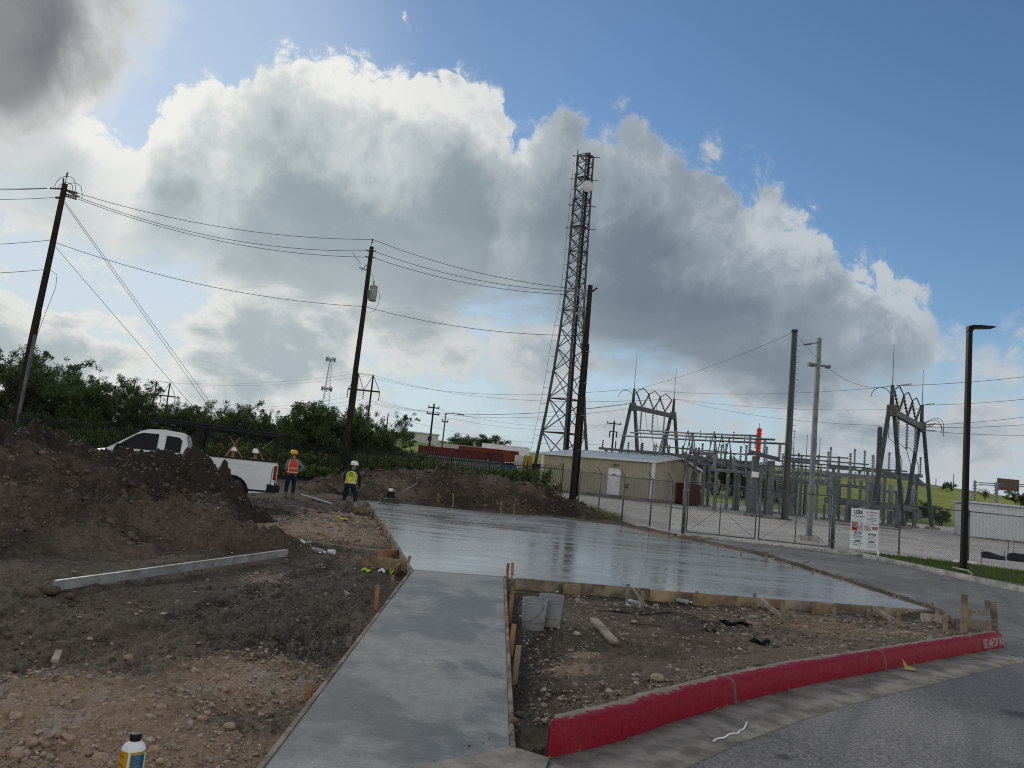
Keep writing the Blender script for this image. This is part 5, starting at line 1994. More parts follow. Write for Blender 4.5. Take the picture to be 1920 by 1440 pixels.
def gantry(pA, YA, pB, YB, label, rods, spread, tilt):
    """two A-frames carrying a beam"""
    a, b = at(*pA, YA), at(*pB, YB)
    a[2] = b[2] = (a[2] + b[2]) / 2
    d = np.array([b[0] - a[0], b[1] - a[1]])
    d /= np.linalg.norm(d)
    nrm = np.array([-d[1], d[0]]) if tilt is None else np.array(tilt)
    t = thing('steel_gantry', label, 'gantry', ((a[0] + b[0]) / 2, (a[1] + b[1]) / 2, zf(a[0], a[1])))
    for p, rl in ((a, rods[0]), (b, rods[1])):
        z = zf(p[0], p[1])
        h = p[2] - z
        for s in (-1, 1):
            f = (p[0] + nrm[0] * spread * s, p[1] + nrm[1] * spread * s, z - .2)
            hd = (p[0] + nrm[0] * .22 * s, p[1] + nrm[1] * .22 * s, p[2])
            MB().beam(f, hd, .32, .32, (d[0], d[1], 0), .27, .27).build('leg', M_AFRAME, t)
            MB().box((f[0], f[1], z + .12), (.9, .9, .3)).build('footing', M_FOUND, t)
        for fr in (.42,):
            q = [(p[0] + nrm[0] * (spread * (1 - fr) + .22 * fr) * s, p[1] + nrm[1] * (spread * (1 - fr) + .22 * fr) * s, z + h * fr) for s in (-1, 1)]
            MB().beam(q[0], q[1], .28, .28).build('crossbar', M_AFRAME, t)
        MB().box((p[0], p[1], p[2] - .3), (.55, .55, .9)).build('head', M_AFRAME, t)
        MB().tube((p[0], p[1], p[2]), (p[0], p[1], p[2] + 1.7), .17, .15, 8).build('mast', M_AFRAME, t, True)
        MB().tube((p[0], p[1], p[2] + 1.7), (p[0], p[1], p[2] + 1.7 + rl), .035, .015, 5).build('lightning_rod', M_AFRAME, t)
    zb = a[2] - .35
    MB().beam((a[0], a[1], zb), (b[0], b[1], zb), .38, .48).build('beam', M_AFRAME, t)
    ends = []
    for k in range(3):
        f = (k + .75) / 3.5
        c = a + (b - a) * f
        base = np.array([c[0], c[1], zb + .3])
        w = .16 * np.linalg.norm(b - a)
        l, r, tp = base + np.array([d[0] * -w, d[1] * -w, 1.5]), base + np.array([d[0] * w, d[1] * w, 1.5]), base + np.array([0, 0, 2.05])
        for q in (l, r):
            insulator(MB(), base, q, .13, 6, 7).build('post_insulator', M_INSULB, t, True)
        MB().path([l, tp, r], .05, 5).build('jumper_bus', M_WIRE, t)
        hb = np.array([c[0], c[1], zb - .3])
        insulator(MB(), hb, hb + (0, 0, -2.2), .15, 9, 7).build('strain_insulator', M_INSUL, t, True)
        MB().path([hb + (0, 0, -2.2), hb + (.3, -.2, -3.5), hb + (.5, .3, -5.0)], .03, 4).build('drop_wire', M_WIRE, t)
        MB().path([l, l + (-.3, 0, -1.2), hb + (-.5, .5, -1.6), hb + (0, 0, -2.2)], .025, 4).build('jumper_wire', M_WIRE, t)
        ends.append(tp)
    for s in (-1.2,):
        pts = [np.array([a[0], a[1], a[2] + .6]) + (-.85 + .85 * math.cos(k * .38), 0, .95 * math.sin(k * .38) - .1) for k in range(0, 9)]
        MB().path(pts, .03, 5).build('jumper_wire', M_WIRE, t)
    return a, b, ends


GA, GB, gE1 = gantry((1187, 757), 84, (1262, 775), 89, 'dark steel gantry of two A-frames with V insulators behind the tan building', (4.0, 3.6), 1.75, (.93, .36))
GC, GD, gE2 = gantry((1672, 764), 60, (1728, 793), 68.5, 'dark steel gantry of two A-frames rising over the yard in front of the green hill', (3.3, 3.2), 1.75, (.93, .36))

_lab = 'high voltage line arriving at the gantry behind the tan building'
for p, q in ((hf1[0], GA + (-.6, 0, -.1)), (hf1[1], GA + (-.2, .2, .1)), (hf1[2], GA + (.3, 0, -.4)), (hfa, GA + (0, 0, 1.7)), (hfb, GB + (0, 0, 1.7))):
    wire(p, q, 2.0, _lab, .02, group='lines to the gantry behind the building')
_lab = 'high voltage line leaving the gantry in front of the green hill'
for p, e in ((GC + (.3, 0, 1.7), (2150, 668)), (GD + (0, 0, 1.7), (2150, 712)), (GD + (.2, 0, -.1), (2150, 740)), (GD + (0, 0, -.3), (2150, 768)), (GD + (.2, 0, -.6), (2150, 803))):
    wire(p, at(*e, 62), .5, _lab, .018, group='lines leaving the hillside gantry')
    insulator(MB(), p, p + (at(*e, 62) - p) * .06, .07, 8, 6).build('strain_insulator', M_INSUL, None, True, label='ribbed strain insulator on the line leaving the hillside gantry', cat='insulator', group='strain insulators of the hillside gantry')
for p in (GD + (.2, 0, -.1), GD + (0, 0, -.3), GD + (.2, 0, -.6)):
    pts = [p + (.3 + 1.7 * math.sin(k * .26), .3, .6 * math.sin(k * .55) + .3 - .04 * k) for k in range(0, 8)]
    MB().path(pts, .025, 5).build('jumper_wire', M_WIRE, None, label='curved jumper wire looping beside the hillside gantry', cat='wire', group='jumpers of the hillside gantry')

# two tall steel poles
q, e = at(1490, 622, 55), at(1472, 978, 55)
z = zf(q[0], q[1])
t = thing('steel_pole', 'tall dark grey steel monopole with step pegs in the gravel yard', 'pole', (q[0], q[1], z))
M_MONO = mat('grey_green_steel', (.062, .07, .066), .6, .2, var=.2, scale=2, stretch=(3, 3, .3))
M_RUST = mat('weathering_steel', (.095, .085, .07), .7, .2, var=.3, scale=2, stretch=(3, 3, .3))
MB().lathe([(.26, z - .3), (.265, z), (.20, q[2]), (0.0, q[2] + .01)], (q[0], q[1], 0), 12).build('pole', M_MONO, t, True)
MB().lathe([(.24, 0), (.24, .14), (0, .16)], (q[0], q[1], q[2]), 12).build('cap', M_MONO, t, True)
MB().lathe([(.55, z - .2), (.55, z + .12), (.2, z + .14)], (q[0], q[1], 0), 12).build('base_flange', M_MONO, t)
for k in range(24):
    zz = z + 3 + k * .42
    MB().tube((q[0] + .2, q[1], zz), (q[0] + .46, q[1] - .05, zz), .014, n=4).build('step_peg', M_GALVD, t)
TOP2 = q
q, e = at(1536, 634, 36), at(1517, 1013, 36)
z = zf(q[0], q[1])
t = thing('floodlight_pole', 'tall galvanised square pole with lamp arm and camera crossarm just inside the gate', 'pole', (q[0], q[1], z))
MB().box((q[0], q[1], z + .08), (.75, .75, .36)).build('footing', M_CONC, t, bevel=.03)
MB().beam((q[0], q[1], z + .2), q, .20, .20, (0, 1, 0), .18, .18).build('pole', M_GALV, t)
MB().box((q[0], q[1], z + .28), (.36, .36, .05)).build('base_plate', M_GALV, t)
lt = MB().tube(q + (-.05, 0, -.22), q + (-.42, -.05, -.33), .028, n=6).build('lamp_arm', M_GALV, t)
MB().loft([[q + (-.38, -.12, -.36), q + (-.38, .05, -.36), q + (-.38, .05, -.30), q + (-.38, -.12, -.30)], [q + (-.78, -.14, -.43), q + (-.78, .06, -.43), q + (-.78, .06, -.39), q + (-.78, -.14, -.39)]]).build('lamp_head', M_GALVD, lt)
cr = MB().beam(q + (-.46, -.02, -1.26), q + (.48, -.02, -1.36), .07, .07).build('crossarm', M_GALVD, t)
for dx in (-.42, -.25, .45):
    MB().box(q + (dx, -.10, -1.36 - .02 * dx), (.16, .26, .13)).build('camera', M_GALVD, cr)
for p, w_, s_ in ((TOP2, GC + (0, 0, 1.7), 1.5), (TOP2, GA + (0, 0, 1.6), .4)):
    wire(p, w_, s_, 'thin shield wire strung from the steel monopole to a substation gantry', .014, 'shield_wire', 'shield wires of the monopole')
for p, w_ in ((GA + (0, 0, 1.7), GC + (0, 0, 1.6)), (GB + (0, 0, 1.7), GD + (0, 0, 1.4)), (GB + (0, 0, 1.7), at(1650, 798, 62))):
    wire(p, w_, .6, 'thin shield wire crossing the yard between the two gantries', .013, 'shield_wire', 'shield wires between gantries')


def bus_stand_proto(h, w, nb):
    t = thing('bus_stand', 'x', 'bus support', (0, 0, 0))
    for x in (-w / 2, w / 2):
        MB().box((x, 0, h / 2 - .2), (.26, .26, h + .4)).build('column', M_GALV, t, local=True)
        MB().box((x, 0, .05), (.6, .6, .2)).build('footing', M_FOUND, t, local=True)
    MB().box((0, 0, h + .14), (w + 1.0, .32, .28)).build('crossbeam', M_GALV, t, local=True)
    for k in range(nb):
        x = (k - (nb - 1) / 2) * (w + .6) / max(1, nb - 1)
        insulator(MB(), (x, 0, h + .28), (x, 0, h + 1.75), .13, 7, 8).build('post_insulator', M_INSUL, t, True, local=True)
        MB().box((x, 0, h + 1.80), (.18, .4, .10)).build('clamp', M_GALV, t, local=True)
    return t


def switch_proto(h):
    t = thing('switch_stand', 'x', 'switch', (0, 0, 0))
    for x in (-1.2, 1.2):
        for y in (-.7, .7):
            MB().box((x, y, h / 2 - .2), (.16, .16, h + .4)).build('column', M_GALV, t, local=True)
    for y in (-.7, .7):
        MB().box((0, y, h + .1), (3.4, .22, .2)).build('crossbeam', M_GALV, t, local=True)
    for x in (-1.4, 0, 1.4):
        for y in (-.7, .7):
            insulator(MB(), (x, y, h + .2), (x, y, h + 1.25), .10, 6, 7).build('post_insulator', M_INSUL, t, True, local=True)
        MB().tube((x, -1.0, h + 1.3), (x, 1.1, h + 1.42), .04, n=6).build('blade', M_GALV, t, local=True)
    return t


def breaker_proto():
    t = thing('circuit_breaker', 'x', 'circuit breaker', (0, 0, 0))
    MB().box((0, 0, .05), (2.6, 1.4, .3)).build('footing', M_FOUND, t, local=True)
    for x in (-1.0, 1.0):
        for y in (-.45, .45):
            MB().box((x, y, .7), (.14, .14, 1.2)).build('leg', M_GALV, t, local=True)
    MB().box((0, 0, 1.65), (2.1, .8, .5)).build('tank', M_GALV, t, local=True, bevel=.05)
    MB().box((1.35, -.1, 1.2), (.4, .6, .9)).build('control_box', M_GALV, t, local=True, bevel=.02)
    for x in (-.8, 0, .8):
        for y, s in ((-.35, -1), (.35, 1)):
            insulator(MB(), (x, y, 2.0), (x, y + .35 * s, 3.5), .14, 9, 8).build('bushing', M_INSUL, t, True, local=True)
    return t


def place(proto, spots, label, group, name=None):
    for i, s in enumerate(spots):
        o = proto if i == 0 else copy_tree(proto)
        o.location = (s[0], s[1], zf(s[0], s[1]))
        o.rotation_euler = (0, 0, s[2])
        setp(o, label if isinstance(label, str) else label[i], None, group)


def on(px, Y):
    """ground spot at a pixel column and depth"""
    g_ = 1010.0
    q = at(px, 960, Y)
    q2 = at(px + (q[2] - zf(q[0], q[1])) * .0, 960, Y)
    return q2[0], Y


RB = math.radians(-20)
pr = bus_stand_proto(3.6, 2.6, 3)
place(pr, [(*on(1345, 66), RB), (*on(1392, 63), RB), (*on(1462, 70), RB), (*on(1530, 66), RB), (*on(1590, 60), RB)],
      'low grey steel bus stand on two box columns with three post insulators', 'low bus stands in the substation')
pr = switch_proto(3.0)
place(pr, [(*on(1370, 58), RB), (*on(1500, 62), RB), (*on(1600, 68), RB), (*on(1485, 76), RB), (*on(1655, 74), RB), (*on(1420, 82), RB), (*on(1545, 80), RB)],
      'grey four-legged switch stand carrying three pairs of insulators', 'switch stands in the substation')
pr = breaker_proto()
place(pr, [(*on(1570, 64), RB), (*on(1612, 62), RB), (*on(1648, 65), RB), (*on(1455, 68), RB), (*on(1690, 68), RB)], 'grey circuit breaker tank on legs with splayed bushings', 'circuit breakers in the substation')

# tall bus support with three raised arms, and the long pipes
YU = 55.0
ct = [at(1417, 856, YU), at(1446, 864, YU - .6)]
t = thing('bus_tower', 'tall twin-column bus support with a beam holding three upright insulators', 'bus support', (ct[0][0], YU, zf(ct[0][0], YU)))
for c in ct:
    z = zf(c[0], c[1])
    MB().beam((c[0], c[1], z - .2), c, .55, .50, (0, 1, 0), .42, .40).build('column', M_GALVD, t)
    MB().box((c[0], c[1], z + .1), (.95, .95, .3)).build('footing', M_FOUND, t)
u0, u1_ = at(1404, 847, YU), at(1462, 862, YU - 1.0)
MB().beam(u0, u1_, .28, .30).build('beam', M_GALVD, t)
ARM = []
for k, (px, py) in enumerate(((1405, 818), (1434, 825), (1461, 833))):
    f = (0.02, .5, .98)[k]
    b = u0 + (u1_ - u0) * f
    tp = np.array([b[0], b[1], at(px, py, b[1])[2]])
    insulator(MB(), b, tp, .16, 8, 8).build('post_insulator', M_INSUL, t, True)
    ARM.append(tp)
MB().box(ct[0] + (-.05, -.28, -1.3), (.5, .04, .4)).build('sign_plate', M_WHITE, t)
_far = [at(1193, 806, 82), at(1182, 811, 80), at(1166, 817, 78)]
_bl = 'long rigid aluminium bus pipe running from the bus tower back over the tan building'
for k in range(3):
    s, e = ARM[k] + (0.5, -.5, .05), _far[k]
    n = 10
    t = thing('bus_pipe', _bl, 'bus pipe', ARM[k], group='long rigid bus pipes')
    pts = [s + (e - s) * i / n + np.array([0, 0, -.05 * math.sin(math.pi * i / n)]) for i in range(n + 1)]
    MB().path(pts, .075, 7).build('pipe', M_GALVD, t, True)
    for f in (.28, .48, .68):
        p = s + (e - s) * f + np.array([0, 0, .2])
        for sx in (-.45, .45):
            MB().tube(p, p + (sx, 0, -2.4), .045, n=5).build('strut', M_GALVD, t)
    for f in (.15, .38):
        p = s + (e - s) * f + np.array([0, 0, .25])
        insulator(MB(), p, p + (0, 0, -.7), .07, 4, 6).build('insulator', M_INSUL, t, True)
# supports under the far and middle of the pipes
for px, Y in ((1178, 79), (1255, 76), (1340, 64)):
    g_ = at(px, 830, Y)
    z = zf(g_[0], Y)
    zt = {1178: at(1178, 846, 79)[2], 1255: at(1255, 852, 76)[2], 1340: at(1340, 862, 64)[2]}[px]
    t = thing('pipe_support', {1178: 'slim steel portal under the bus pipes beside the first A-frame', 1255: 'slim steel portal under the bus pipes just over the tan roof ridge', 1340: 'slim steel portal under the bus pipes right of the tan building'}[px], 'bus support', (g_[0], Y, z))
    for sx in (-2.2, 2.2):
        MB().box((g_[0] + sx, Y, (z + zt) / 2), (.28, .28, zt - z)).build('column', M_GALVD, t)
    MB().beam((g_[0] - 3.0, Y, zt), (g_[0] + 3.0, Y - .8, zt - .02), .24, .26).build('crossbeam', M_GALVD, t)
    for k in range(5):
        c = np.array([g_[0] - 2.6 + 1.3 * k, Y - .1 * k, zt + .12])
        insulator(MB(), c, c + (0, 0, .8), .12, 4, 7).build('post_insulator', M_INSULB, t, True)

# second, lower set of pipes to the right
_pl = [((1478, 853, 58), (1590, 859, 66)), ((1470, 858, 57), (1628, 871, 66)), ((1460, 864, 56), (1700, 884, 66)), ((1480, 872, 60), (1705, 889, 68)), ((1330, 868, 66), (1480, 875, 60)), ((1228, 837, 78), (1300, 842, 74)), ((1275, 841, 76), (1365, 848, 70)), ((1310, 847, 72), (1420, 853, 64)), ((1170, 847, 79), (1345, 868, 65)), ((1345, 868, 65), (1420, 880, 58))]
for a, b in _pl:
    MB().tube(at(*a), at(*b), .06, n=7).build('bus_pipe', M_GALVD, None, True, label='short rigid bus pipe low over the substation stands', cat='bus pipe', group='short rigid bus pipes')
pr = bus_stand_proto(4.6, 1.4, 2)
place(pr, [(*on(1500, 66), RB), (*on(1575, 69), RB), (*on(1640, 69), RB), (*on(1700, 71), RB), (*on(1310, 70), RB)], 'tall grey steel bus stand with two post insulators', 'tall bus stands in the substation')
# small poles with rods
for px, top, Y, lab in ((1490, 805, 70, 'slim lightning rod on a thin post beside the steel monopole'), (1514, 815, 72, 'slim lightning rod on a thin post between the two steel poles'), (1538, 822, 70, 'slim lightning rod on a thin post beside the floodlight pole'), (1650, 799, 62, 'plain dark steel post against the left leg of the hillside gantry'), (1640, 856, 70, 'short grey post topped by a small arrester near the hillside gantry')):
    q = at(px, top, Y)
    z = zf(q[0], Y)
    t = thing('rod_post', lab, 'post', (q[0], Y, z))
    thick = .14 if px == 1650 else .05
    MB().tube((q[0], Y, z - .1), (q[0], Y, z + (q[2] - z) * (.6 if px != 1650 else .99)), thick * 1.6, thick * 1.4, 8).build('post', M_AFRAME, t, True)
    MB().tube((q[0], Y, z + (q[2] - z) * .6), q, thick if px == 1650 else .04, .02, 6).build('rod', M_AFRAME, t)

# red ribbed column
q, b = at(1424, 803, 78), at(1420, 862, 78)
z = zf(q[0], 78)
t = thing('red_ribbed_column', 'bright red ribbed column on a thin post above the bus work', 'insulator', (q[0], 78, z))
prof = [(.18, b[2])]
for k in range(9):
    zz = b[2] + (q[2] - b[2]) * k / 9
    h = (q[2] - b[2]) / 9
    prof += [(.20, zz + .02), (.26, zz + h * .15), (.26, zz + h * .7), (.19, zz + h * .85)]
prof += [(.18, q[2]), (0, q[2] + .05)]
MB().lathe(prof, (q[0], 78, 0), 12).build('ribbed_sleeve', mat('signal_red', (.62, .035, .02), .5, var=.12), t, 35)
MB().tube((q[0], 78, z - .1), (q[0], 78, b[2]), .14, n=8).build('post', M_GALV, t, True)
MB().tube((q[0], 78, q[2]), (q[0], 78, q[2] + .55), .03, n=5).build('tip', M_GALVD, t)
# arrester with pale cap
q = at(1305, 846, 68)
z = zf(q[0], 68)
t = thing('arrester_post', 'pale capped insulator post standing over the gable of the tan building', 'insulator', (q[0], 68, z))
MB().box((q[0], 68, (z + q[2] - 1.9) / 2), (.4, .4, q[2] - 1.9 - z)).build('column', M_GALV, t)
insulator(MB(), (q[0], 68, q[2] - 1.9), (q[0], 68, q[2] - .2), .26, 8, 9).build('insulator', M_INSUL, t, True)
MB().lathe([(.2, 0), (.36, .08), (.36, .2), (.12, .3)], (q[0], 68, q[2] - .2), 12).build('cap', M_INSUL, t, True)

# white control house at the right
q = at(1815, 942, 57)
z = zf(q[0], 57)
t = thing('control_house', 'white corrugated metal control house in the gravel yard by the lamp post', 'building', (q[0], 57, z), math.radians(-16))
M_PALE = mat('pale_grey_siding', (.52, .55, .59), .5, var=.06)
Hh = q[2] - z
m = MB()
n = 22
vs, fs = [], []
for k in range(n * 2 + 1):
    x = k * 5.2 / (2 * n)
    vs += [(x, -.03 * (k % 2), .1), (x, -.03 * (k % 2), Hh)]
for k in range(n * 2):
    fs.append((2 * k, 2 * k + 2, 2 * k + 3, 2 * k + 1))
m.add(vs, fs).build('wall', M_PALE, t, local=True)
MB().box((2.6, 1.7, Hh / 2), (5.18, 3.3, Hh - .1)).build('body', M_PALE, t, local=True)
MB().box((2.6, 1.65, Hh + .06), (5.6, 3.9, .12)).build('roof', M_PALE, t, local=True)
MB().box((6.4, 1.2, Hh / 2 - .1), (2.4, 2.6, Hh - .3)).build('annex', M_PALE, t, local=True)
MB().box((2.6, 1.65, .02), (5.5, 3.7, .25)).build('plinth', M_FOUND, t, local=True)
for x in (4.0, 4.45):
    MB().box((x, -.12, Hh - .9), (.32, .2, .42)).build('vent_hood', M_GALVD, t, local=True)
for x in (.6, 2.0):
    insulator(MB(), (x, .6, Hh + .1), (x, .6, Hh + 1.7), .18, 7, 9).build('bushing', M_INSUL, t, True, local=True)
_a, _b = at(1835, 905, 58), at(1990, 912, 60)
for dz in (0, -.15):
    MB().tube(_a + (0, 0, dz), _b + (0, 0, dz), .04, n=6).build('bus_pipe', M_GALVD, None, True, label='thin rigid bus pipe above the white control house', cat='bus pipe', group='bus pipes over the control house')

# ------------------------------------------------------------------ things on the hill and beyond the fence
def hill(px, py):
    """where the sight line first meets the rise"""
    d = ray(px, py)
    t = np.linspace(70, 340, 5000)
    P = CAM[None] + d[None] * t[:, None]
    k = np.nonzero(P[:, 2] <= H(P[:, 0], P[:, 1]))[0]
    return P[k[0]] if len(k) else P[-1]


def hilltop(px, Y):
    q = at(px, 900, Y)
    return np.array([q[0], Y, zf(q[0], Y)])


def on_hill(px, base_y, Y):
    """stand at depth Y on the rise at a pixel column"""
    q = at(px, base_y, Y)
    return np.array([q[0], Y, zf(q[0], Y)])


# brown hoarding
c = on_hill(1890, 930, 150)
t = thing('billboard', 'brown blank board raised on posts on the green hill', 'sign', c, math.radians(-8))
zt, zb = at(1890, 898, 150)[2] - c[2], at(1890, 920, 150)[2] - c[2]
M_BRN = mat('brown_board', (.10, .065, .05), .7, var=.15)
MB().box((0, 0, (zt + zb) / 2), (3.9, .12, zt - zb)).build('board', M_BRN, t, local=True)
MB().box((0, -.02, (zt + zb) / 2 + .1), (3.8, .12, .12)).build('rail', mat('brown_rail', (.16, .11, .09), .7), t, local=True)
for x in (-1.85, 1.85):
    MB().box((x, .15, zt / 2 - .3), (.16, .16, zt + .6)).build('post', M_BRN, t, local=True)

# house roof on the ridge
def house(px, Y, w, d, h, rz, wall, roof, label, rise=1.6, sink=0.0):
    c = hilltop(px, Y)
    t = thing('house', label, 'house', (c[0], c[1], c[2] - sink), rz)
    MB().box((0, 0, h / 2), (w, d, h)).build('wall', wall, t, local=True)
    MB().add([(-w / 2 - .4, -d / 2 - .4, h), (w / 2 + .4, -d / 2 - .4, h), (w / 2 + .4, d / 2 + .4, h), (-w / 2 - .4, d / 2 + .4, h), (-w / 2 - .4, 0, h + rise), (w / 2 + .4, 0, h + rise)],
             [(0, 1, 5, 4), (2, 3, 4, 5), (0, 4, 3), (1, 2, 5), (0, 3, 2, 1)]).build('roof', roof, t, local=True)
    for x in (-w / 4, w / 4):
        wn = MB().box((x, -d / 2 - .02, h * .55), (1.0, .08, 1.1)).build('window', M_GLASS, t, local=True)
        MB().box((x, -d / 2 - .05, h * .55 - .6), (1.2, .12, .08)).build('sill', M_WHITE, wn, local=True)
    return t


M_ROOFG = mat('grey_shingle', (.10, .10, .105), .85, var=.2, scale=3)
M_WALLP = mat('pale_siding', (.42, .42, .42), .7, var=.1)
house(1690, 300, 12, 9, 2.6, math.radians(8), M_WALLP, M_ROOFG, 'grey roofed house half hidden by the crest of the green hill', 2.8, 1.0)
house(1555, 310, 9, 8, 2.4, 0, M_WALLP, M_ROOFG, 'small flat grey building on the crest beyond the substation', .5, .2)
house(778, 200, 9, 5, 2.6, math.radians(12), M_WALLP, M_WALLP, 'long pale building on the crest beyond the trees', .4, .4)

# posts on the crest
for px, top in ((1788, 888), (1755, 897), (1723, 889), (1573, 862), (1620, 868)):
    c = hilltop(px, 265)
    q = at(px, top, 265)
    MB().tube(c - (0, 0, .3), (c[0], c[1], max(q[2], c[2] + 2.0)), .16, .12, 7).build('fence_post', M_GALVD, None, True, label='thin lone post standing on the crest of the green hill', cat='post', group='posts on the hill crest')


# shipping containers and trailer
def container(px, Y, base_px, w, h, rz, material, label, name='shipping_container', cat='container', wheels=False):
    c = at(px, base_px, Y)
    z = zf(c[0], Y)
    t = thing(name, label, cat, (c[0], Y, z), rz)
    lift = .9 if wheels else 0.12
    n = int(w / .3)
    m = MB()
    vs, fs = [], []
    for k in range(2 * n + 1):
        x = -w / 2 + w * k / (2 * n)
        o_ = -1.22 - (.05 if k % 2 else 0)
        vs += [(x, o_, lift + .15), (x, o_, lift + h - .15)]
    for k in range(2 * n):
        fs.append((2 * k, 2 * k + 2, 2 * k + 3, 2 * k + 1))
    m.add(vs, fs).build('side_panel', material, t, local=True)
    MB().box((0, .02, lift + h / 2), (w - .05, 2.36, h - .1)).build('body', material, t, local=True)
    for z_ in (lift + .08, lift + h - .08):
        MB().box((0, -1.24, z_), (w, .12, .16)).build('rail', material, t, local=True)
    for x in (-w / 2 + .08, w / 2 - .08):
        MB().box((x, -1.24, lift + h / 2), (.16, .14, h)).build('corner_post', material, t, local=True)
    if wheels:
        for x in (-w / 2 + 1.2, -w / 2 + 2.4, w / 2 - 2):
            Mx = Matrix.Rotation(math.pi / 2, 3, 'X')
            MB().lathe([(.25, -.12), (.5, -.12), (.5, .12), (.25, .12)], (x, -1.0, .5), 14, Mx).build('wheel', M_RUBBER, t, local=True)
    return t


M_CONT = mat('red_container', (.085, .018, .02), .6, var=.25, scale=1.5)
M_CONTO = mat('orange_container', (.14, .028, .018), .6, var=.2, scale=1.5)
M_CONTB = mat('blue_grey_panel', (.10, .115, .135), .6, var=.2)
container(865, 84, 868, 9.3, 2.6, math.radians(-4), M_CONT, 'long dark red shipping container beyond the picket fence')
container(915, 97, 868, 7.5, 2.7, math.radians(-4), M_CONTO, 'orange red shipping container standing behind the dark red one')
container(880, 108, 850, 9.5, 2.7, math.radians(-4), M_WALLP, 'pale grey container stacked behind the red containers')
container(948, 112, 852, 6.8, 2.6, math.radians(-6), M_WHITE, 'white box trailer parked beyond the orange red container', 'box_trailer', 'trailer', True)
container(850, 66, 886, 8.0, 1.9, math.radians(-4), M_CONTB, 'low blue grey container close behind the picket fence')


def small_car(px, Y, by, rz, paint, label, L=4.4):
    c = at(px, by, Y)
    t = thing('parked_car', label, 'car', (c[0], Y, zf(c[0], Y)), rz)
    prof = [(-L / 2, .45), (-L / 2 + .05, .85), (-L * .22, .98), (-L * .12, 1.45), (L * .22, 1.5), (L * .40, 1.05), (L / 2, .95), (L / 2, .45)]
    MB().prism(prof, -.85, .85).build('body', paint, t, local=True, bevel=.06)
    win = [(-L * .19, 1.0), (-L * .11, 1.38), (L * .20, 1.42), (L * .33, 1.05)]
    for s in (-1, 1):
        MB().prism(win, .845 * s, .87 * s).build('side_window', M_GLASS, t, local=True)
    for x in (-L * .3, L * .3):
        for y in (-.75, .75):
            MB().lathe([(.15, -.1), (.33, -.1), (.33, .1), (.15, .1)], (x, y, .33), 14, Matrix.Rotation(math.pi / 2, 3, 'X')).build('wheel', M_RUBBER, t, local=True)
    return t


small_car(952, 95, 880, 0.2, M_WHITE, 'white car parked beyond the picket fence near the blue machine')
small_car(995, 100, 880, 0.1, M_GALV, 'silver car parked beside the yellow cabinet behind the picket fence')
small_car(970, 104, 874, -0.2, M_WHITE, 'second white car parked behind the silver one beyond the picket fence')
c = at(945, 884, 80)
t = thing('machine', 'bright blue machine with a dark hood standing beyond the picket fence', 'machine', (c[0], 80, zf(c[0], 80)), .2)
M_BLUE = mat('blue_paint', (.02, .075, .17), .5, var=.2)
MB().box((0, 0, 1.1), (2.2, 1.4, 1.3)).build('body', M_BLUE, t, local=True, bevel=.06)
MB().box((-1.4, 0, 1.3), (.9, 1.3, 1.5)).build('hood', M_BLACK, t, local=True, bevel=.05)
for x in (-1.2, .8):
    for y in (-.7, .7):
        MB().lathe([(.2, -.12), (.45, -.12), (.45, .12), (.2, .12)], (x, y, .45), 14, Matrix.Rotation(math.pi / 2, 3, 'X')).build('wheel', M_RUBBER, t, local=True)
c = at(980, 882, 92)
t = thing('yellow_cabinet', 'upright yellow cabinet with a pale side beyond the end of the picket fence', 'cabinet', (c[0], 92, zf(c[0], 92)), .2)
MB().box((.45, 0, 1.35), (1.0, 1.0, 2.5)).build('yellow_panel', mat('yellow_paint', (.30, .19, .03), .5, var=.1), t, local=True, bevel=.03)
MB().box((-.55, .05, 1.3), (.9, .9, 2.4)).build('grey_panel', M_WALLP, t, local=True, bevel=.03)

# black silt fence fabric by the verge
M_FAB = mat('black_geotextile', (.016, .017, .020), .85, var=.3, scale=4, bump=.4, bscale=20)


def silt(px0, px1, py, Yoff, h, label, sag):
    a, b = gp(px0, py, fn=H), gp(px1, py + (px1 - px0) * .12, fn=H)
    t = thing('silt_fence', label, 'silt fence', a)
    n = 14
    vs, fs = [], []
    for k in range(n + 1):
        f = k / n
        p = a + (b - a) * f
        z = zf(p[0], p[1]) + .03
        hh = h * (1 + .25 * math.sin(f * 5 + sag)) * (1 if sag < 1 else (.45 + .8 * f))
        bulge = .12 * math.sin(f * 9 + sag)
        for j, g_ in enumerate((0, .35, .7, 1.0)):
            vs.append((p[0] + bulge * g_ * .5, p[1] + bulge * math.sin(g_ * 3) + .05 * g_, z + hh * g_))
    for k in range(n):
        for j in range(3):
            fs.append((k * 4 + j, (k + 1) * 4 + j, (k + 1) * 4 + j + 1, k * 4 + j + 1))
    o = MB().add(vs, fs).build('fabric', M_FAB, t, True)
    md = o.modifiers.new('t', 'SOLIDIFY')
    md.thickness = .012
    for f in (.02, .98):
        p = a + (b - a) * f
        z = zf(p[0], p[1])
        MB().tube((p[0], p[1] + .06, z - .2), (p[0] + (.05 if f < .5 else .0), p[1] + .06, z + h * 1.7), .016, n=6).build('stake', M_GALVD, t)


silt(1840, 1886, 1047, 0, .26, 'short strip of black silt fence fabric staked on the gravel', 0.3)
silt(1889, 1945, 1052, 0, .55, 'sagging black silt fence fabric bunched up near the grass verge', 1.6)
for px, py, h in ((1838, 1084, .85), (1900, 1040, .9)):
    g_ = gp(px, py, fn=H)
    MB().tube(g_ - (0, 0, .1), g_ + (.03, 0, h), .012, n=6).build('rebar_stake', M_GALVD, None, label='thin bare metal stake on the verge by the black fabric', cat='stake', group='thin stakes on the verge')

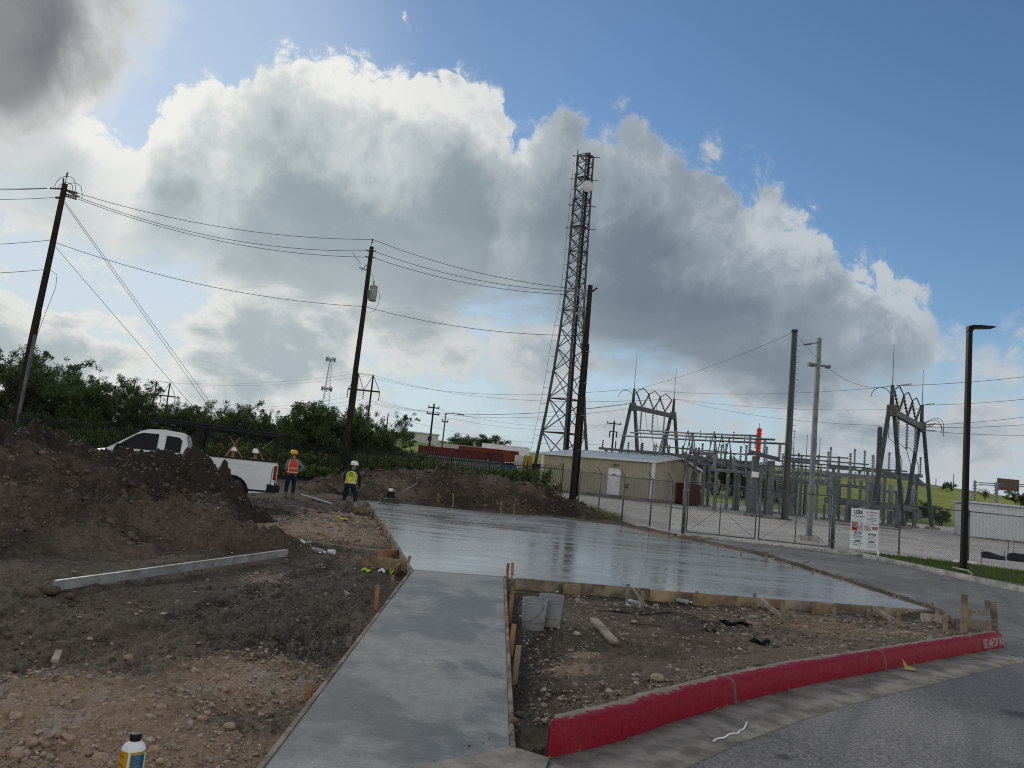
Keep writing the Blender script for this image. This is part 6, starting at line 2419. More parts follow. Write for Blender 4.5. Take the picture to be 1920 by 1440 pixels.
# ------------------------------------------------------------------ trees and undergrowth
M_BARK = mat('grey_bark', (.055, .045, .038), .9, var=.35, scale=8, bump=.4, bscale=30)
LF_DARK = leafmat('mesquite_leaf', (.028, .052, .022), (.085, .118, .048), .30)
LF_MID = leafmat('hackberry_leaf', (.030, .058, .022), (.090, .130, .048), .30)
LF_WEED = leafmat('weed_leaf', (.045, .07, .022), (.12, .14, .05), .35)
LF_FLOWER = leafmat('yellow_flower', (.42, .30, .02), (.55, .42, .05), .3)


def leaf_quads(C, N, size, r, elong=1.7):
    """N leaf quads round each centre of C (k,4: x y z radius)"""
    k = len(C)
    P = np.repeat(C[:, :3], N, 0)
    rad = np.repeat(C[:, 3], N)
    d = r.normal(0, 1, (len(P), 3))
    d /= np.linalg.norm(d, axis=1)[:, None] + 1e-9
    P = P + d * (rad * r.uniform(0.25, 1.0, len(P)) ** 0.7)[:, None] * np.array([1, 1, .75])
    a = r.normal(0, 1, (len(P), 3))
    a /= np.linalg.norm(a, axis=1)[:, None]
    b = np.cross(a, r.normal(0, 1, (len(P), 3)))
    b /= np.linalg.norm(b, axis=1)[:, None] + 1e-9
    s = size * np.exp(r.normal(0, .3, len(P)))
    a, b = a * (s * elong / 2)[:, None], b * (s / 2)[:, None]
    V = np.stack([P - a, P + b * .9, P + a, P - b * .9], 1)
    return V.reshape(-1, 3), np.arange(len(P) * 4).reshape(-1, 4)


def tree_proto(name, seed, h, spread, stems, leaves, leaf, lm, airy=0.5, cl=(.28, .6)):
    r = np.random.default_rng(seed)
    root = thing(name, 'x', 'tree', (0, 0, 0))
    m = MB()
    tips = []

    def limb(p, d, L, rad, lev):
        pts, rs = [np.array(p)], [rad]
        n = 5
        q = np.array(p, float)
        dd = np.array(d, float)
        for i in range(n):
            dd = dd + r.normal(0, .16, 3) + np.array([0, 0, .03])
            dd /= np.linalg.norm(dd)
            q = q + dd * L / n
            pts.append(q.copy())
            rs.append(max(.008, rad * (1 - .62 * (i + 1) / n)))
            if lev > 0 and i >= 1:
                for _ in range(2 if lev > 1 else 1):
                    sd = dd + r.normal(0, .75, 3) * np.array([1, 1, .6])
                    sd /= np.linalg.norm(sd)
                    limb(q, sd, L * r.uniform(.38, .62), rs[-1] * .65, lev - 1)
            if lev == 0 and i >= 2:
                tips.append((*q, r.uniform(*cl)))
        m.path(pts, rs, 5 if lev < 2 else 7)
        tips.append((*q, r.uniform(*cl)))
    for s in range(stems):
        a = 6.283 * (s + r.uniform(0, .6)) / stems
        lean = spread * r.uniform(.25, .6)
        d = np.array([math.cos(a) * lean, math.sin(a) * lean, 1.0])
        limb((.12 * math.cos(a), .12 * math.sin(a), -.15), d / np.linalg.norm(d), h * r.uniform(.62, .8), .09 + .02 * h / 5, 2)
    m.build('trunk', M_BARK, root, True, local=True)
    C = np.array(tips)
    C = C[C[:, 2] > h * .14]
    C = C[r.uniform(0, 1, len(C)) < (1 - airy * .5)]
    V, F = leaf_quads(C, max(6, int(leaves / len(C))), leaf, r)
    o = link('crown', np_mesh('crown', V, F, lm), root)
    return root, float(C[:, 2].max())


TREES = [tree_proto('mesquite_tree', 11, 5.6, .9, 4, 15000, .065, LF_DARK, .8, (.18, .42)),
         tree_proto('hackberry_tree', 12, 4.6, .9, 3, 20000, .078, LF_MID, .35, (.25, .55)),
         tree_proto('mesquite_tree', 13, 4.8, 1.15, 4, 16000, .065, LF_DARK, .65, (.18, .45)),
         tree_proto('thicket_tree', 14, 4.0, 1.3, 5, 22000, .078, LF_MID, .2, (.3, .65))]
_used = [False] * len(TREES)


def put_tree(i, px, top, Y, label, group, wide=1.0, rz=None):
    proto, ht = TREES[i]
    q = at(px, top, Y)
    z = zf(q[0], Y)
    s = max(.35, (q[2] - z) / ht)
    if _used[i]:
        o = copy_tree(proto)
    else:
        o = proto
        _used[i] = True
    o.location = (q[0], Y, z)
    o.scale = (s * wide, s * wide, s)
    o.rotation_euler = (0, 0, random.uniform(0, 6.28) if rz is None else rz)
    setp(o, label, 'tree', group)
    return o


_tl = [
    (0, 318, 752, 56, 'slim wispy sapling rising out of the thicket'), (2, 365, 748, 58, 'slim wispy sapling rising out of the thicket'), (0, 545, 772, 52, 'slim wispy sapling rising out of the thicket'), (2, 640, 756, 54, 'slim wispy sapling rising out of the thicket'), (0, 160, 690, 54, 'slim wispy sapling rising out of the thicket'), (0, 75, 655, 50, 'slim wispy sapling rising out of the thicket'),
    (0, -25, 640, 42, 'tall airy tree with bare twigs beside the leaning utility pole'), (0, 40, 652, 44, 'tall airy tree with bare twigs beside the leaning utility pole'),
    (2, 100, 672, 47, 'spreading dark tree between the leaning pole and the pickup truck'), (1, 135, 712, 45, 'spreading dark tree between the leaning pole and the pickup truck'),
    (2, 195, 705, 50, 'feathery dark tree standing behind the cab of the white pickup'), (0, 225, 712, 52, 'feathery dark tree standing behind the cab of the white pickup'), (2, 262, 712, 50, 'feathery dark tree standing behind the cab of the white pickup'),
    (3, 305, 768, 55, 'low rounded tree in the thicket near the foot of the guy wires'), (3, 350, 765, 58, 'low rounded tree in the thicket near the foot of the guy wires'), (1, 392, 772, 60, 'low rounded tree in the thicket near the foot of the guy wires'),
    (0, 425, 765, 50, 'feathery tree rising behind the black ladder rack of the pickup'), (2, 452, 752, 48, 'feathery tree rising behind the black ladder rack of the pickup'), (2, 490, 766, 50, 'feathery tree rising behind the black ladder rack of the pickup'),
    (3, 530, 786, 50, 'low dark tree behind the worker in the orange vest'), (1, 560, 790, 47, 'low dark tree behind the worker in the orange vest'),
    (1, 592, 766, 46, 'dense rounded dark green tree just left of the transformer pole'), (1, 622, 768, 47, 'dense rounded dark green tree just left of the transformer pole'),
    (2, 668, 778, 48, 'airy dark green tree behind the transformer pole and pole frame'), (0, 705, 765, 52, 'airy dark green tree behind the transformer pole and pole frame'), (2, 728, 790, 50, 'airy dark green tree behind the transformer pole and pole frame'),
    (3, 60, 770, 41, 'bushy tree filling the gap low behind the picket fence'), (3, 165, 789, 43, 'bushy tree filling the gap low behind the picket fence'), (3, 245, 799, 44, 'bushy tree filling the gap low behind the picket fence'),
    (3, 330, 805, 46, 'bushy tree filling the gap low behind the picket fence'), (3, 415, 816, 46, 'bushy tree filling the gap low behind the picket fence'), (3, 500, 829, 46, 'bushy tree filling the gap low behind the picket fence'),
    (3, 575, 831, 45, 'bushy tree filling the gap low behind the picket fence'), (3, 655, 839, 46, 'bushy tree filling the gap low behind the picket fence'), (3, 715, 846, 48, 'bushy tree filling the gap low behind the picket fence'), (3, 760, 840, 54, 'bushy tree filling the gap low behind the picket fence'),
    (3, -60, 764, 40, 'bushy tree filling the gap low behind the picket fence'), (3, 115, 755, 50, 'bushy tree filling the gap low behind the picket fence'), (3, 200, 768, 54, 'bushy tree filling the gap low behind the picket fence'),
    (3, 440, 806, 55, 'bushy tree filling the gap low behind the picket fence'), (3, 620, 824, 52, 'bushy tree filling the gap low behind the picket fence'), (3, 15, 745, 48, 'bushy tree filling the gap low behind the picket fence'),
    (3, 690, 810, 54, 'bushy tree filling the gap low behind the picket fence'),
]
for i, px, top, Y, lab in _tl:
    put_tree(i, px, top, Y, lab, lab.replace('tree', 'trees', 1), 1.25 if i == 3 else .85)
for px, top, Y, i in ((856, 826, 118, 3), (887, 814, 122, 1), (915, 820, 124, 3)):
    put_tree(i, px, top, Y, 'rounded tree standing behind the red shipping containers', 'trees behind the red containers', 1.2)
for px, top, Y, i in ((1345, 855, 95, 1), (1375, 862, 98, 3), (1395, 868, 96, 3), (1425, 885, 92, 3), (1460, 890, 94, 3)):
    put_tree(i, px, top, Y, 'dark bushy tree behind the grey bus stands of the substation', 'trees behind the bus stands', 1.0)
for px, top, Y, i in ((1715, 935, 84, 3), (1745, 945, 86, 3), (1700, 955, 82, 3), (1838, 940, 84, 3), (1856, 950, 86, 3), (1898, 958, 84, 3), (1765, 955, 82, 3)):
    put_tree(i, px, top, Y, 'dark green shrub tree between the hillside gantry and the control house', 'shrub trees at the foot of the hill', 1.0)
for px, top, Y, i in ((1612, 886, 230, 0), (1661, 890, 232, 0), (1776, 904, 200, 1), (1847, 916, 190, 0), (1910, 922, 170, 1), (1440, 868, 240, 3), (1322, 866, 250, 3), (766, 808, 180, 3), (742, 815, 190, 3)):
    put_tree(i, px, top, Y, 'small lone young tree out on the open hillside', 'young trees on the hillside', .9)


def weeds(name, label, n, x0, x1, dy0, dy1, h, lm, size, fn=None):
    """scattered leafy weeds along the picket fence line"""
    s = rng.uniform(x0, x1, n)
    off = rng.uniform(dy0, dy1, n)
    c = FI0[None] + _fd[None] * s[:, None] + np.array([-_fd[1], _fd[0]])[None] * off[:, None]
    z = np.array([FIZ(q) for q in s])
    z = np.minimum(z, H(c[:, 0], c[:, 1]) + .5)
    dens = fbm(c[:, 0], c[:, 1], .35, 3, seed=301) * .5 + .5
    hh = h * rng.uniform(.15, 1.0, n) * (0.5 + .9 * dens)
    C = np.stack([c[:, 0], c[:, 1], z + hh, np.full(n, .16)], 1)
    V, F = leaf_quads(C, 7, size, rng, 2.6)
    o = link(name, np_mesh(name, V, F, lm))
    setp(o, label, None, None, 'stuff')
    return C


C_ = weeds('weeds', 'tall leafy weeds growing along the picket fence', 5200, 8, _fl - .3, .2, 4.5, 1.25, LF_WEED, .085)
weeds('weeds', 'low weeds in front of the picket fence', 1500, 14, _fl - .3, -1.2, .1, .65, LF_WEED, .07)
k = rng.uniform(0, 1, len(C_)) < .085
fl = C_[k]
fl = fl[(fl[:, 0] > -16)]
fl[:, 2] += rng.uniform(.02, .2, len(fl))
fl[:, 3] = .03
V, F = leaf_quads(fl, 4, .075, rng, 1.2)
setp(link('weed_flowers', np_mesh('weed_flowers', V, F, LF_FLOWER)), 'yellow flower heads among the weeds', None, None, 'stuff')
# dry grass tufts at the foot of the chain-link fence
_tp = [tuple(CH_L[1] + (-1.6, -.6)), tuple(CH_L[1] + (.2, 0)), tuple(CH_L[3] + (.2, 0)), tuple(CH_L[3] + (-1.0, -.6))]
blades('dry_grass', 'dry grass at the foot of the chain link fence', _tp, 2600, .2, .55, (.12, .12, .05), (.20, .18, .09), .012, G)

# ------------------------------------------------------------------ white pickup
M_PAINT = mat('white_car_paint', (.60, .63, .67), .28, var=.05, scale=2)
M_CHROME = mat('dull_chrome', (.35, .36, .37), .25, .8, var=.1)
M_TAIL = mat('tail_lamp_red', (.22, .012, .015), .2, var=.3, scale=9)


def pickup():
    rear = at(515, 905, 23.0)
    cy = 23.0 + .98
    z = .22
    t = thing('pickup_truck', 'white extended cab pickup with a black ladder rack parked behind the soil heap', 'pickup truck', (rear[0] - .29, 23.0 + .925, z), math.pi + .307)
    # local: +x forward (picture left after the half turn), near side is local +y
    L, W2 = 5.95, .97

    def arch(cx, r, n=9):
        return [(cx + r * math.cos(a), .38 + r * math.sin(a)) for a in np.linspace(math.pi * .98, math.pi * .02, n)]
    low = .42
    # bed and cab lower sides with wheel openings
    side = [(0.02, low + .12), (0.02, 1.02), (0.0, 1.34)] + [(2.02, 1.34), (2.05, 1.34), (3.98, 1.30), (4.3, 1.26), (5.65, 1.10), (5.92, .98), (5.95, .60), (5.90, low)]
    side += [(q[0], q[1]) for q in arch(4.95, .47)[::-1]] + [(4.35, low - .02), (1.85, low - .02)] + [(q[0], q[1]) for q in arch(1.22, .47)[::-1]] + [(.55, low), (.2, low + .06)]
    bo = MB()
    n = len(side)
    rings = []
    for y, k in ((-W2, 0), (-W2 + .06, 1), (W2 - .06, 1), (W2, 0)):
        ring = []
        for x, zz in side:
            ring.append((x, y, zz + (.03 if (k and zz > 1.0) else 0)))
        rings.append(ring)
    bo.loft(rings)
    body = bo.build('body', M_PAINT, t, local=True, smooth=30)
    # wheel wells
    for cx in (1.22, 4.95):
        for s in (-1, 1):
            MB().lathe([(.46, -.16), (.46, .16), (.0, .16)], (cx, s * (W2 - .15), .40), 18, Matrix.Rotation(-s * math.pi / 2, 3, 'X')).build('wheel_well', M_BLACK, t, local=True)
            lip = MB().path([(cx + .49 * math.cos(a), s * (W2 + .005), .38 + .49 * math.sin(a)) for a in np.linspace(.05, math.pi - .05, 13)], .028, 5).build('wheel_arch', M_BLACK, t, local=True, smooth=True)
            wh = MB().lathe([(.24, -.11), (.36, -.12), (.385, -.06), (.385, .06), (.36, .12), (.24, .11)], (cx, s * (W2 - .14), .385), 22, Matrix.Rotation(-s * math.pi / 2, 3, 'X')).build('wheel', M_RUBBER, t, local=True, smooth=40)
            MB().lathe([(0, .08), (.06, .10), (.10, .06), (.20, .05), (.245, .10), (.25, -.05), (0, -.05)], (cx, s * (W2 - .14), .385), 18, Matrix.Rotation(-s * math.pi / 2, 3, 'X')).build('rim', M_CHROME, wh, local=True, smooth=40)
    # cab greenhouse
    cab0 = [(2.06, -.93, 1.30), (4.30, -.93, 1.27), (4.30, .93, 1.27), (2.06, .93, 1.30)]
    g0 = [(2.06, .93), (4.38, .93)]
    pro = [(2.04, 1.30), (2.06, 1.62), (2.14, 1.86), (2.30, 1.93), (2.9, 1.97), (3.30, 1.94), (3.48, 1.88), (4.42, 1.28)]
    m = MB()
    rings = []
    for s in (-1, 1):
        ring = [(x, s * (.93 - max(0, zz - 1.3) * .26), zz) for x, zz in pro]
        rings.append(ring)
    mid = [(x, 0, zz + (.025 if 1.8 < zz else 0)) for x, zz in pro]
    m.loft([rings[0], mid, rings[1]])
    cab = m.build('cab', M_PAINT, t, local=True, smooth=40)
    for s in (-1, 1):
        def gl(poly, name):
            mm = MB()
            vs = [(x, s * (.93 - (zz - 1.3) * .26 + .006), zz) for x, zz in poly]
            vs2 = [(x, s * (.93 - (zz - 1.3) * .26 + .018), zz) for x, zz in poly]
            mm.loft([vs, vs2])
            return mm.build(name, M_GLASS, cab, local=True)
        gl([(2.95, 1.36), (3.95, 1.36), (4.12, 1.40), (3.62, 1.76), (3.42, 1.83), (2.95, 1.84)], 'front_window')
        gl([(2.24, 1.36), (2.72, 1.36), (2.72, 1.82), (2.34, 1.80), (2.24, 1.72)], 'rear_window')
        MB().box((4.02, s * 1.04, 1.38), (.16, .20, .16)).build('side_mirror', M_BLACK, t, local=True, bevel=.03)
        MB().box((2.84, s * (W2 + .012), 1.10), (.16, .03, .05)).build('door_handle', M_BLACK, t, local=True)
        tl = MB().box((.03, s * (W2 - .075), 1.06), (.10, .20, .42)).build('tail_light', M_TAIL, t, local=True, bevel=.02)
        MB().box((.028, s * (W2 - .075), 1.03), (.11, .17, .07)).build('reverse_lamp', M_WHITE, tl, local=True)
        MB().box((5.84, s * .72, .92), (.12, .36, .22)).build('headlight', M_GALV, t, local=True, bevel=.03)
    ws = [(3.52, 1.86, .78), (4.36, 1.31, .92)]
    mm = MB()
    mm.loft([[(3.54, -.74, 1.865), (3.54, .74, 1.865), (4.38, .88, 1.32), (4.38, -.88, 1.32)], [(3.55, -.74, 1.885), (3.55, .74, 1.885), (4.40, .88, 1.335), (4.40, -.88, 1.335)]])
    mm.build('windshield', M_GLASS, cab, local=True)
    MB().box((4.55, 0, 1.285), (.20, 1.5, .03)).build('wiper_cowl', M_BLACK, t, local=True)
    # bed liner rim, tailgate seam, bumper
    MB().box((1.02, W2 - .02, 1.385), (2.0, .10, .03)).box((1.02, -W2 + .02, 1.385), (2.0, .10, .03)).box((2.0, 0, 1.385), (.06, 1.8, .03)).build('bed_rim', M_BLACK, t, local=True)
    MB().box((-.025, 0, 1.03), (.04, 1.5, .55)).build('tailgate', M_PAINT, t, local=True, bevel=.02)
    MB().loft([[(-.16, -.95, .50), (-.16, .95, .50), (-.16, .95, .70), (-.16, -.95, .70)], [(.22, -1.0, .46), (.22, 1.0, .46), (.22, 1.0, .72), (.22, -1.0, .72)]]).build('rear_bumper', M_BLACK, t, local=True, bevel=.03)
    MB().box((5.98, 0, .58), (.14, 1.9, .28)).build('front_bumper', M_CHROME, t, local=True, bevel=.04)
    MB().box((5.95, 0, .88), (.06, 1.2, .30)).build('grille', M_BLACK, t, local=True)
    for s in (-1, 1):
        for x in (.12, 2.03, 2.86, 4.0):
            MB().box((x, s * (W2 + .001), .95), (.014, .012, .72 if x > .5 else .5)).build('panel_seam', M_BLACK, t, local=True)
        MB().beam((.35, s * (W2 + .004), 1.22), (1.98, s * (W2 + .004), 1.24), .014, .03).build('body_crease', M_PAINT, t, local=True)
        MB().box((1.0, s * (W2 + .004), .50), (1.9, .02, .05)).build('rocker_trim', M_BLACK, t, local=True)
    # ladder rack
    rk = MB()
    rz = 2.16
    for s in (-1, 1):
        rk.path([(-.05, s * .90, rz - .04), (1.5, s * .90, rz), (2.6, s * .90, rz + .03), (3.3, s * .86, rz + .02)], .035, 7)
    for x in (0.05, .95, 1.9, 2.7, 3.25):
        rk.tube((x, -.90, rz), (x, .90, rz), .028, n=6)
    rack = rk.build('ladder_rack', M_IRON, t, local=True)
    for x in (.05, 1.95):
        for s in (-1, 1):
            MB().beam((x, s * .92, 1.38), (x, s * .90, rz), .07, .09, (1, 0, 0)).build('rack_leg', M_IRON, rack, local=True)
            MB().tube((x, s * .90, rz - .02), (x + (.4 if x < 1 else -.4), s * .90, 1.75), .02, n=5).build('rack_brace', M_IRON, rack, local=True)
    for i, (y, dz, x0, x1, r) in enumerate(((.62, .07, -.1, 3.15, .03), (.45, .08, -.3, 2.9, .035), (.25, .07, 0, 3.3, .03), (-.3, .08, -.2, 3.0, .04))):
        MB().tube((x0, y, rz + dz - .03), (x1, y, rz + dz + .05), r, n=7).build('carried_pipe', M_IRON, None if False else rack, local=True)
    MB().box((1.35, .78, rz + .10), (.30, .16, .12)).build('clamp_box', M_BLACK, rack, local=True)
    # tools leaning in the bed
    for a, b in (((1.55, .55, 1.30), (1.15, .8, 1.98)), ((.95, .3, 1.30), (1.45, .5, 2.0)), ((.35, .4, 1.3), (.62, .6, 1.75))):
        MB().tube(a, b, .018, n=5).build('tool_handle', M_WOODO, None, label='wooden tool handle sticking up out of the pickup bed', cat='tool', group='tools in the pickup bed', local=True)
        o = COL.objects[-1]
        o.matrix_world = Matrix.Translation(t.location) @ Matrix.Rotation(math.pi + .307, 4, 'Z')
    return t


TRUCK = pickup()
_seen = set()
for _o in [c for c in TRUCK.children_recursive]:
    # longer bed: everything ahead of the tail moves forward
    if _o.data.name in _seen:
        continue
    _seen.add(_o.data.name)
    for _v in _o.data.vertices:
        _v.co.x += float(np.interp(_v.co.x, [1.78, 2.03, 4.4], [0, .48, .22]))


# ------------------------------------------------------------------ people
def skinned(name, V, E, Rr, material, parent, sub=2):
    me = bpy.data.meshes.new(name)
    keys = list(V)
    me.from_pydata([V[k] for k in keys], [(keys.index(a), keys.index(b)) for a, b in E], [])
    o = link(name, me, parent)
    me.materials.append(material)
    m = o.modifiers.new('skin', 'SKIN')
    m.use_smooth_shade = True
    sk = me.skin_vertices[0].data
    for i, k in enumerate(keys):
        r = Rr[k]
        sk[i].radius = r if isinstance(r, tuple) else (r, r)
        sk[i].use_root = (i == 0)
    s = o.modifiers.new('sub', 'SUBSURF')
    s.levels = s.render_levels = sub
    return o


M_SKIN = mat('skin', (.22, .12, .08), .6, var=.1)


def person(label, loc, rz, P, shirt, pants, boots, vest=None, vest_trim=None, hat=(.7, .7, .7), vest_style='back', emblem=False):
    """standing figure, local frame facing +y; P overrides joints"""
    J = {'pelvis': (0, 0, .93), 'waist': (0, 0, 1.08), 'chest': (0, .01, 1.30), 'neck': (0, 0, 1.47), 'chin': (0, .03, 1.54), 'head': (0, .02, 1.64), 'crown': (0, .01, 1.70),
         'shL': (-.18, 0, 1.41), 'elL': (-.25, -.03, 1.14), 'wrL': (-.25, .08, .92), 'haL': (-.25, .12, .84),
         'shR': (.18, 0, 1.41), 'elR': (.25, -.03, 1.14), 'wrR': (.25, .08, .92), 'haR': (.25, .12, .84),
         'hipL': (-.10, 0, .90), 'knL': (-.12, .03, .50), 'anL': (-.12, -.01, .10), 'toL': (-.13, .15, .035),
         'hipR': (.10, 0, .90), 'knR': (.12, .03, .50), 'anR': (.12, -.01, .10), 'toR': (.13, .15, .035)}
    J.update(P)
    t = thing('person', label, 'person', loc, rz)
    B = {k: J[k] for k in J}
    E = [('pelvis', 'waist'), ('waist', 'chest'), ('chest', 'neck'), ('neck', 'chin'), ('chin', 'head'), ('head', 'crown')]
    R_ = {'pelvis': (.135, .10), 'waist': (.13, .09), 'chest': (.155, .105), 'neck': .058, 'chin': .07, 'head': (.078, .095), 'crown': (.06, .07)}
    for s in 'LR':
        E += [('chest', 'sh' + s), ('sh' + s, 'el' + s), ('el' + s, 'wr' + s), ('wr' + s, 'ha' + s), ('pelvis', 'hip' + s), ('hip' + s, 'kn' + s), ('kn' + s, 'an' + s), ('an' + s, 'to' + s)]
        R_.update({'sh' + s: .062, 'el' + s: .043, 'wr' + s: .030, 'ha' + s: (.042, .022), 'hip' + s: .088, 'kn' + s: .058, 'an' + s: .042, 'to' + s: .040})
        h, w = np.array(J['ha' + s]), np.array(J['wr' + s])
        d = (h - w) / (np.linalg.norm(h - w) + 1e-9)
        side = np.cross(d, (0, 1, .2))
        side /= np.linalg.norm(side) + 1e-9
        for f, (o_, l_) in enumerate(((-.030, .075), (-.010, .085), (.010, .080), (.030, .065))):
            a, b = f'f{f}a{s}', f'f{f}b{s}'
            B[a] = tuple(h + side * o_ + d * l_ * .55)
            B[b] = tuple(h + side * o_ * 1.05 + d * l_ * .95 + np.array([0, .02, 0]))
            E += [('ha' + s, a), (a, b)]
            R_[a], R_[b] = .0095, .008
        B['th' + s] = tuple(w + (h - w) * .45 + side * .045 + np.array([0, .03, 0]))
        E.append(('wr' + s, 'th' + s))
        R_['th' + s] = .011
    B['nose'] = tuple(np.array(J['head']) + (0, .105, -.035))
    E.append(('head', 'nose'))
    R_['nose'] = .014
    body = skinned('body', B, E, R_, M_SKIN, t)
    up = {k: J[k] for k in ('pelvis', 'waist', 'chest', 'neck', 'shL', 'elL', 'wrL', 'shR', 'elR', 'wrR')}
    eu = [('pelvis', 'waist'), ('waist', 'chest'), ('chest', 'neck'), ('chest', 'shL'), ('shL', 'elL'), ('elL', 'wrL'), ('chest', 'shR'), ('shR', 'elR'), ('elR', 'wrR')]
    skinned('shirt', up, eu, {'pelvis': (.16, .125), 'waist': (.155, .115), 'chest': (.175, .125), 'neck': .066, 'shL': .08, 'elL': .062, 'wrL': .044, 'shR': .08, 'elR': .062, 'wrR': .044}, shirt, t)
    lo = {k: J[k] for k in ('pelvis', 'hipL', 'knL', 'anL', 'hipR', 'knR', 'anR')}
    lo['belt'] = tuple(np.array(J['pelvis']) + (np.array(J['waist']) - np.array(J['pelvis'])) * .6)
    skinned('trousers', lo, [('pelvis', 'belt'), ('pelvis', 'hipL'), ('hipL', 'knL'), ('knL', 'anL'), ('pelvis', 'hipR'), ('hipR', 'knR'), ('knR', 'anR')],
            {'pelvis': (.165, .13), 'belt': (.158, .12), 'hipL': .108, 'knL': .080, 'anL': .066, 'hipR': .108, 'knR': .080, 'anR': .066}, pants, t)
    for s in 'LR':
        k, a, o_ = np.array(J['kn' + s]), np.array(J['an' + s]), np.array(J['to' + s])
        skinned('boot', {'an': tuple(a), 'shin': tuple(a + (k - a) * .55), 'heel': tuple(a + np.array([0, -.03, -.06])), 'toe': tuple(o_ + (0, .03, .01))},
                [('an', 'shin'), ('an', 'heel'), ('an', 'toe')], {'an': .072, 'shin': .080, 'heel': .05, 'toe': (.055, .045)}, boots, t)
    hd = np.array(J['head'])
    hm = mat('helmet_%.2f_%.2f' % (hat[0], hat[2]), hat, .35, var=.06)
    he = MB().lathe([(.135, .0), (.140, .02), (.135, .07), (.112, .125), (.07, .155), (0, .165)], hd + (0, 0, .03), 20).build('hard_hat', hm, t, True, local=True)
    MB().loft([[(hd[0] - .12, hd[1] + .06, hd[2] + .028), (hd[0] + .12, hd[1] + .06, hd[2] + .028), (hd[0] + .12, hd[1] + .06, hd[2] + .045), (hd[0] - .12, hd[1] + .06, hd[2] + .045)],
               [(hd[0] - .08, hd[1] + .20, hd[2] + .018), (hd[0] + .08, hd[1] + .20, hd[2] + .018), (hd[0] + .08, hd[1] + .20, hd[2] + .03), (hd[0] - .08, hd[1] + .20, hd[2] + .03)]]).build('brim', hm, he, local=True)
    MB().tube((hd[0], hd[1] - .12, hd[2] + .135), (hd[0], hd[1] + .10, hd[2] + .16), .018, n=6).build('ridge', hm, he, local=True)
    if vest is not None:
        c, w, p = np.array(J['chest']), np.array(J['waist']), np.array(J['pelvis'])
        axis = c - p
        rings = []
        for f, rx, ry in ((.10, .205, .165), (.45, .200, .155), (.85, .215, .160), (1.15, .215, .150), (1.36, .165, .115), (1.44, .10, .085)):
            o_ = p + axis * f if f <= 1.0 else c + (np.array(J['neck']) - c) * ((f - 1.0) / .47)
            rings.append([(o_[0] + rx * math.cos(a), o_[1] + ry * math.sin(a), o_[2]) for a in np.linspace(0, 2 * math.pi, 19)[:-1]])
        vo = MB().loft(rings, cap=False).build('vest', vest, t, local=True, smooth=True)
        mt = mat('reflective_tape', (.55, .56, .50), .35, var=.1)

        def ring_at(f, grow):
            o_ = p + axis * f if f <= 1.0 else c + (np.array(J['neck']) - c) * ((f - 1.0) / .47)
            rx = np.interp(f, [.10, .45, .85, 1.15, 1.36], [.205, .200, .215, .215, .165]) + grow
            ry = np.interp(f, [.10, .45, .85, 1.15, 1.36], [.165, .155, .160, .150, .115]) + grow
            return o_, rx, ry
        for f in ((.22,), (.22, .62))[vest_style == 'two']:
            rr = []
            for g_ in (f - .075, f + .075):
                o_, rx, ry = ring_at(g_, .006)
                rr.append([(o_[0] + rx * math.cos(a), o_[1] + ry * math.sin(a), o_[2]) for a in np.linspace(0, 2 * math.pi, 19)[:-1]])
            MB().loft(rr, cap=False).build('trim_band', vest_trim, vo, local=True, smooth=True)
            rr = []
            for g_ in (f - .035, f + .035):
                o_, rx, ry = ring_at(g_, .011)
                rr.append([(o_[0] + rx * math.cos(a), o_[1] + ry * math.sin(a), o_[2]) for a in np.linspace(0, 2 * math.pi, 19)[:-1]])
            MB().loft(rr, cap=False).build('reflective_band', mt, vo, local=True, smooth=True)
        for s in (-1, 1):
            for face in (1, -1):
                for wdt, gr, mm in ((.34, .007, vest_trim), (.15, .012, mt)):
                    rr = []
                    for f in (.30, .6, .9, 1.15, 1.36):
                        o_, rx, ry = ring_at(f, gr)
                        a0 = math.pi / 2 * face + s * .78
                        rr.append([(o_[0] + rx * math.cos(a0 + k), o_[1] + ry * math.sin(a0 + k), o_[2]) for k in (-wdt / 2, 0, wdt / 2)])
                    vs = [q for r_ in rr for q in r_]
                    fs = [(i * 3 + j, i * 3 + j + 1, i * 3 + j + 4, i * 3 + j + 3) for i in range(4) for j in range(2)]
                    MB().add(vs, fs).build('shoulder_stripe', mm, vo, local=True, smooth=True)
        if emblem:
            o_, rx, ry = ring_at(.95, .012)
            MB().path([(o_[0] + .055 * math.cos(a), o_[1] - ry - .002 + .02 * abs(math.cos(a)) * .3, o_[2] + .04 + .055 * math.sin(a)) for a in np.linspace(0, 6.283, 17)], .012, 5).build('emblem', M_NAVY, vo, local=True)
            MB().box((o_[0], o_[1] - ry, o_[2] - .055), (.17, .008, .022)).build('emblem_text', M_NAVY, vo, local=True)
    return t


M_TEAL = mat('grey_teal_cloth', (.13, .20, .21), .9, var=.2)
M_NAVYC = mat('navy_cloth', (.014, .018, .035), .9, var=.3)
M_JEAN = mat('dark_denim', (.016, .022, .048), .9, var=.3)
M_MUDBOOT = mat('muddy_boot', (.16, .135, .11), .9, var=.3)
M_ORV = mat('orange_red_vest', (.60, .050, .022), .8, var=.12)
M_LIME = mat('lime_vest', (.42, .58, .03), .8, var=.1)
M_ORT = mat('orange_trim', (.50, .16, .08), .8, var=.1)
M_GREYC = mat('dark_grey_cloth', (.05, .05, .055), .9, var=.2)

